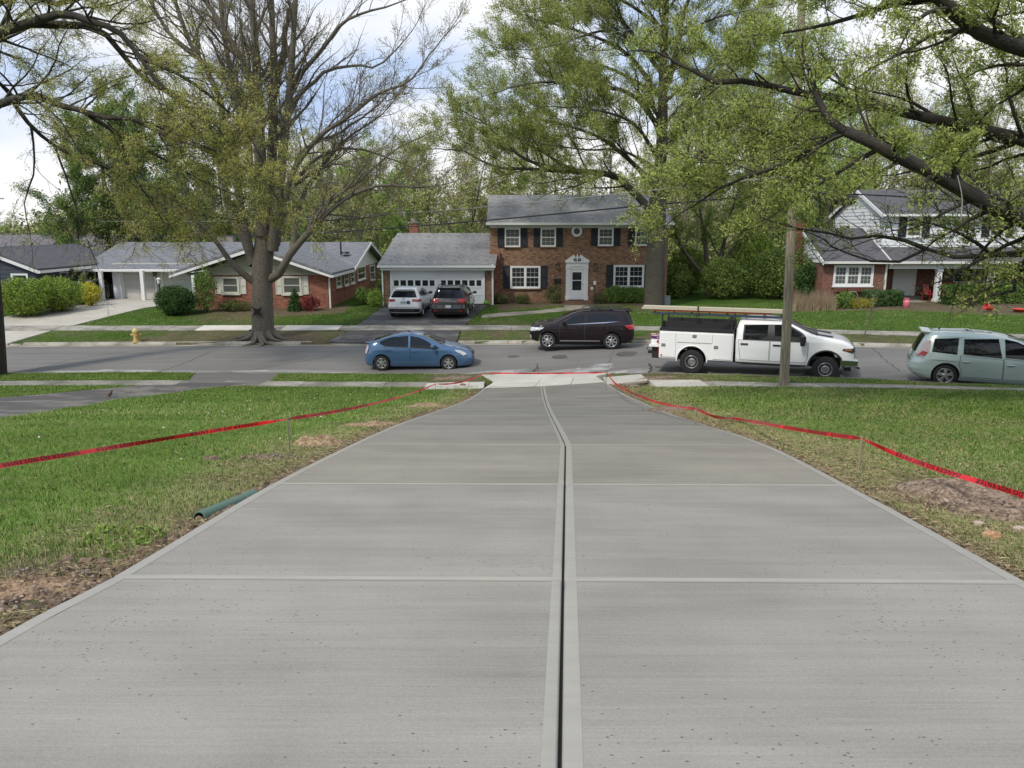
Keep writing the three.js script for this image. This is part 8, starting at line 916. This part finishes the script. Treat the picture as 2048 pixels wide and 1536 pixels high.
// ------------------------------------------------------------------ grass, clover flowers, dead leaves
{
  const r = rng(701), tuft = (seed, n, h, w, spread) => { const q = rng(seed), pos = [], nor = []; for (let k = 0; k < n; k++) { const a = q() * 6.283, R = spread * Math.sqrt(q()), x = Math.cos(a) * R, z = Math.sin(a) * R, b = q() * 6.283, L = h * (0.55 + 0.7 * q()), lean = 0.2 + 0.7 * q(), ww = w * (0.7 + 0.6 * q()), c = Math.cos(b), s = Math.sin(b), px = -s * ww / 2, pz = c * ww / 2; const m = [x + c * L * lean * 0.35, L * 0.6, z + s * L * lean * 0.35], t = [x + c * L * lean, L * (1 - 0.25 * lean), z + s * L * lean]; const A = [x - px, 0, z - pz], B = [x + px, 0, z + pz], C = [m[0] + px * 0.7, m[1], m[2] + pz * 0.7], D = [m[0] - px * 0.7, m[1], m[2] - pz * 0.7]; for (const v of [A, B, C, A, C, D, D, C, t]) { pos.push(...v); nor.push(c * -0.35, 0.9, s * -0.35); } } const g = new THREE.BufferGeometry(); g.setAttribute('position', new THREE.Float32BufferAttribute(pos, 3)); g.setAttribute('normal', new THREE.Float32BufferAttribute(nor, 3)); g.setAttribute('uv', new THREE.Float32BufferAttribute(new Float32Array(pos.length / 3 * 2), 2)); return g; };
  const g1 = tuft(1, 16, 0.046, 0.0032, 0.055), g2 = tuft(2, 20, 0.05, 0.006, 0.12), sets = [[], []];
  const spot = (x, d, k, which) => { const b = bare(x, d), dr = dry(x, d); if (r() < b * 1.05 || paved(x, d)) return; const e = d < DRIVE_END ? Math.min(x - driveR(d) > -0.5 ? Math.abs(x - driveR(d)) : 9, Math.abs(x - driveL(d))) : 9; if (d < DRIVE_END && x > driveL(d) - 0.03 && x < driveR(d) + 0.03) return; const dn = kerbNear(x), df = kerbFar(x); if (d > dn - 0.2 && d < df + 0.25) return; sets[which].push([x, d, (0.6 + 0.7 * r()) * (1 - 0.35 * b) * k, dr, b]); };
  const zone = (x0, x1, d0, d1, per, k, which, test) => { const n = Math.round((x1 - x0) * (d1 - d0) * per); for (let i = 0; i < n; i++) { const x = lerp(x0, x1, r()), d = lerp(d0, d1, r()); if (Math.abs(x) > d * 0.70 + 4) continue; if (test && !test(x, d)) continue; spot(x, d, k, which); } };
  zone(-9.5, -2.3, 0, 9, 1400, 1, 0); zone(2.7, 10, 0, 9, 1400, 0.9, 0); zone(-14, -2, 9, 15, 760, 1.05, 0); zone(3.3, 14, 9, 15, 760, 0.95, 0); zone(-25, -0.5, 15, 30.6, 220, 1.05, 1); zone(3, 21, 15, 29, 220, 1.0, 1); zone(-30, 26, 28, 47, 70, 1.1, 1);
  sets.forEach((list, w) => { const im = new THREE.InstancedMesh(w ? g2 : g1, M.leafSolid, list.length), m = new THREE.Matrix4(), q = new THREE.Quaternion(), e = new THREE.Euler(), c = new THREE.Color(); list.forEach(([x, d, s, dr, b], i) => { e.set((r() - 0.5) * 0.3, r() * 6.28, (r() - 0.5) * 0.3); q.setFromEuler(e); m.compose(V(x, G(x, d) - 0.012 + (Math.abs(x) < 20 && d < 46 ? 0.035 * (fbm(x * 1.5, d * 1.5, 3, 321) - 0.5) : 0), -d), q, V(s, s, s)); im.setMatrixAt(i, m); const t = r(); let k = mix3([0.10, 0.185, 0.034], [0.16, 0.245, 0.055], t); if (r() < 0.10 + dr * 0.75 + b * 0.3) k = mix3(k, [0.42, 0.37, 0.19], 0.4 + 0.5 * r()); const v = 0.75 + 0.45 * fbm(x * 0.8, d * 0.8, 3, 713); im.setColorAt(i, c.setRGB(k[0] * v, k[1] * v, k[2] * v)); }); im.name = w ? 'lawn_grass_001' : 'lawn_grass'; shadows(im); scene.add(im); tag(im, w ? 'short green grass of the lawns and verges along the street' : 'green grass blades on the lawns flanking the driveway', 'grass', null, 'stuff'); log.push('grass ' + list.length); });
  // dead leaves and clippings
  const lg = new THREE.BufferGeometry(); lg.setAttribute('position', new THREE.Float32BufferAttribute([-0.5, 0, 0, 0, 0.12, -0.25, 0.5, 0.05, 0, -0.5, 0, 0, 0.5, 0.05, 0, 0, 0.1, 0.28], 3)); lg.computeVertexNormals(); const L = []; const scatter = (n, x0, x1, d0, d1, s, test) => { for (let i = 0; i < n; i++) { const x = lerp(x0, x1, r()), d = lerp(d0, d1, r()); if (d < DRIVE_END && x > driveL(d) && x < driveR(d)) continue; const dn = kerbNear(x); if (d > dn - 0.15 && d < kerbFar(x) + 0.2) continue; if (Math.abs(x) > d * 0.7 + 4 || r() > test(x, d)) continue; L.push([x, d, s * (0.5 + r())]); } };
  scatter(42000, 3, 17, 4, 29, 0.042, (x, d) => clamp(0.22 + 0.9 * dry(x, d) + (d > kerbNear(x) - 2.2 ? 0.5 : 0) + 0.6 * (fbm(x * 0.9, d * 0.9, 3, 731) - 0.45))); scatter(9000, -20, -0.5, 4, 30, 0.04, (x, d) => 0.08 + 0.5 * bare(x, d)); scatter(9000, -20, 20, 36, 47, 0.06, (x, d) => 0.06 + 0.8 * bare(x, d)); scatter(7000, 3, 6.5, 3, 12, 0.028, (x, d) => 0.35 * (1 - sstep(0.3, 2.4, x - driveR(d))) + 0.1); scatter(5000, -6, -2.2, 3, 11, 0.026, (x, d) => 0.4 * (1 - sstep(0.2, 1.3, driveL(d) - x)));
  for (let i = 0; i < 5000; i++) { const x = lerp(-30, 20, r()), near = r() < 0.5, d = near ? kerbNear(x) + 0.04 + 0.3 * r() ** 2 : kerbFar(x) - 0.04 - 0.35 * r() ** 2; if (x > -1.8 && x < 4 && near || fbm(x * 0.7, 3, 3, 735) < 0.5) continue; L.push([x, d, 0.05 * (0.5 + r())]); }
  const im = new THREE.InstancedMesh(lg, M.leafSolid, L.length), m = new THREE.Matrix4(), q = new THREE.Quaternion(), e = new THREE.Euler(), c = new THREE.Color(); L.forEach(([x, d, s], i) => { e.set((r() - 0.5) * 0.9, r() * 6.28, (r() - 0.5) * 0.9); q.setFromEuler(e); m.compose(V(x, G(x, d) + 0.012 + 0.02 * r(), -d), q, V(s, s, s * 0.8)); im.setMatrixAt(i, m); const t = 0.6 + 0.6 * r(); im.setColorAt(i, c.setRGB(0.34 * t, 0.245 * t, 0.15 * t)); }); im.name = 'fallen_leaves'; shadows(im); scene.add(im); tag(im, 'dry brown leaves and clippings scattered over the grass', 'leaf litter', null, 'stuff'); log.push('litter ' + L.length);
  { // straw and thatch along both raw edges of the new concrete
    const S = []; for (let i = 0; i < 26000; i++) { const d = lerp(3, 26, Math.pow(r(), 1.5)), left = r() < 0.5, e = 0.02 + 1.1 * Math.pow(r(), 1.8), x = left ? driveL(d) - e : driveR(d) + e; if (fbm(x * 1.1, d * 1.1, 3, 751) < 0.40 + 0.1 * e) continue; S.push([x, d]); }
    const sg = new THREE.BufferGeometry(); sg.setAttribute('position', new THREE.Float32BufferAttribute([-0.5, 0, -0.022, 0.5, 0, -0.018, 0, 0.1, 0.02, 0.5, 0, -0.018, -0.5, 0, -0.022, 0, 0.1, -0.05], 3)); sg.computeVertexNormals(); const sm2 = new THREE.InstancedMesh(sg, M.leafSolid, S.length), mm = new THREE.Matrix4(), qq = new THREE.Quaternion(), ee = new THREE.Euler(), cc = new THREE.Color(); S.forEach(([x, d], i) => { ee.set((r() - 0.5) * 0.8, r() * 6.3, (r() - 0.5) * 0.7); qq.setFromEuler(ee); const s = 0.03 + 0.06 * r(); mm.compose(V(x, G(x, d) + 0.008 + 0.025 * r(), -d), qq, V(s, s, s)); sm2.setMatrixAt(i, mm); const t = 0.6 + 0.6 * r(); sm2.setColorAt(i, r() < 0.85 ? cc.setRGB(0.50 * t, 0.43 * t, 0.27 * t) : cc.setRGB(0.20 * t, 0.13 * t, 0.08 * t)); }); sm2.name = 'straw_thatch'; shadows(sm2); scene.add(sm2); tag(sm2, 'pale straw and thatch along both raw edges of the driveway', 'straw', null, 'stuff');
    const C = []; for (let i = 0; i < 16000; i++) { const d = lerp(3, 26, Math.pow(r(), 1.3)), left = r() < 0.55, e = 0.01 + 0.6 * Math.pow(r(), 1.5), x = left ? driveL(d) - e : driveR(d) + e; if (bare(x, d) > 0.35 + 0.3 * r()) C.push([x, d]); }
    const cg = new THREE.IcosahedronGeometry(1, 0), cp = cg.attributes.position; for (let i = 0; i < cp.count; i++) { const k = 0.75 + 0.5 * hash2(Math.round(cp.getX(i) * 50), Math.round(cp.getY(i) * 50), Math.round(cp.getZ(i) * 50)); cp.setXYZ(i, cp.getX(i) * k, cp.getY(i) * k * 0.8, cp.getZ(i) * k); } cg.computeVertexNormals();
    const cm = new THREE.InstancedMesh(cg, mat([1, 1, 1], 1), C.length); C.forEach(([x, d], i) => { ee.set(r() * 6, r() * 6, r() * 6); qq.setFromEuler(ee); const s = 0.006 + 0.038 * r() ** 3; mm.compose(V(x, G(x, d) - 0.02, -d), qq, V(s, s, s)); cm.setMatrixAt(i, mm); const t = 0.5 + 0.8 * r(); cm.setColorAt(i, cc.setRGB(0.17 * t, 0.12 * t, 0.082 * t)); }); cm.name = 'soil_crumbs'; shadows(cm); scene.add(cm); tag(cm, 'dark crumbs of soil packed against the driveway edges', 'soil', null, 'stuff'); log.push('straw ' + S.length + ' crumbs ' + C.length);
  }
  const F = []; for (let i = 0; i < 240; i++) { const left = i % 3; const x = left === 0 ? lerp(-16, -3, r()) : left === 1 ? lerp(-24, -10, r()) : lerp(5, 20, r()), d = left === 0 ? lerp(8, 28, r()) : left === 1 ? lerp(41, 46, r()) : lerp(38, 44, r()); if (paved(x, d) || bare(x, d) > 0.4 || (d > kerbNear(x) && d < kerbFar(x) + 4)) continue; F.push([x, d]); }
  const fm = new THREE.InstancedMesh(new THREE.IcosahedronGeometry(0.013, 1), mat([0.75, 0.74, 0.62], 0.8), F.length); F.forEach(([x, d], i) => { m.compose(V(x, G(x, d) + 0.075, -d), q.identity(), V(1, 0.8, 1).multiplyScalar(0.7 + 0.7 * r())); fm.setMatrixAt(i, m); }); fm.name = 'clover_flowers'; shadows(fm); scene.add(fm); tag(fm, 'tiny white clover and dandelion heads dotted over the lawns', 'flowers', null, 'stuff');
}
{ // broad weeds by the left edge of the driveway
  const r = rng(741), g = spray(61, 9, 0.09, 0.03, 0.05, -0.9), sp = []; for (let k = 0; k < 46; k++) { const q = GP(lerp(170, 330, r()), lerp(1055, 1105, r())); if (q.x > driveL(q.d) - 0.1) continue; sp.push([V(q.x, q.y + 0.02, -q.d), null, 0.35 + 0.35 * r()]); } const o = new THREE.Group(); o.name = 'weed_patch'; scene.add(o); tag(o, 'leafy light green weeds at the left edge of the driveway', 'weeds', null, 'stuff'); leaves('weed_leaves', g, sp, [[0.22, 0.31, 0.07], [0.17, 0.26, 0.05]], r, o, 1, M.leafSolid);
}
console.log(log.slice(-5).join(', '));
renderer.render(scene, camera);
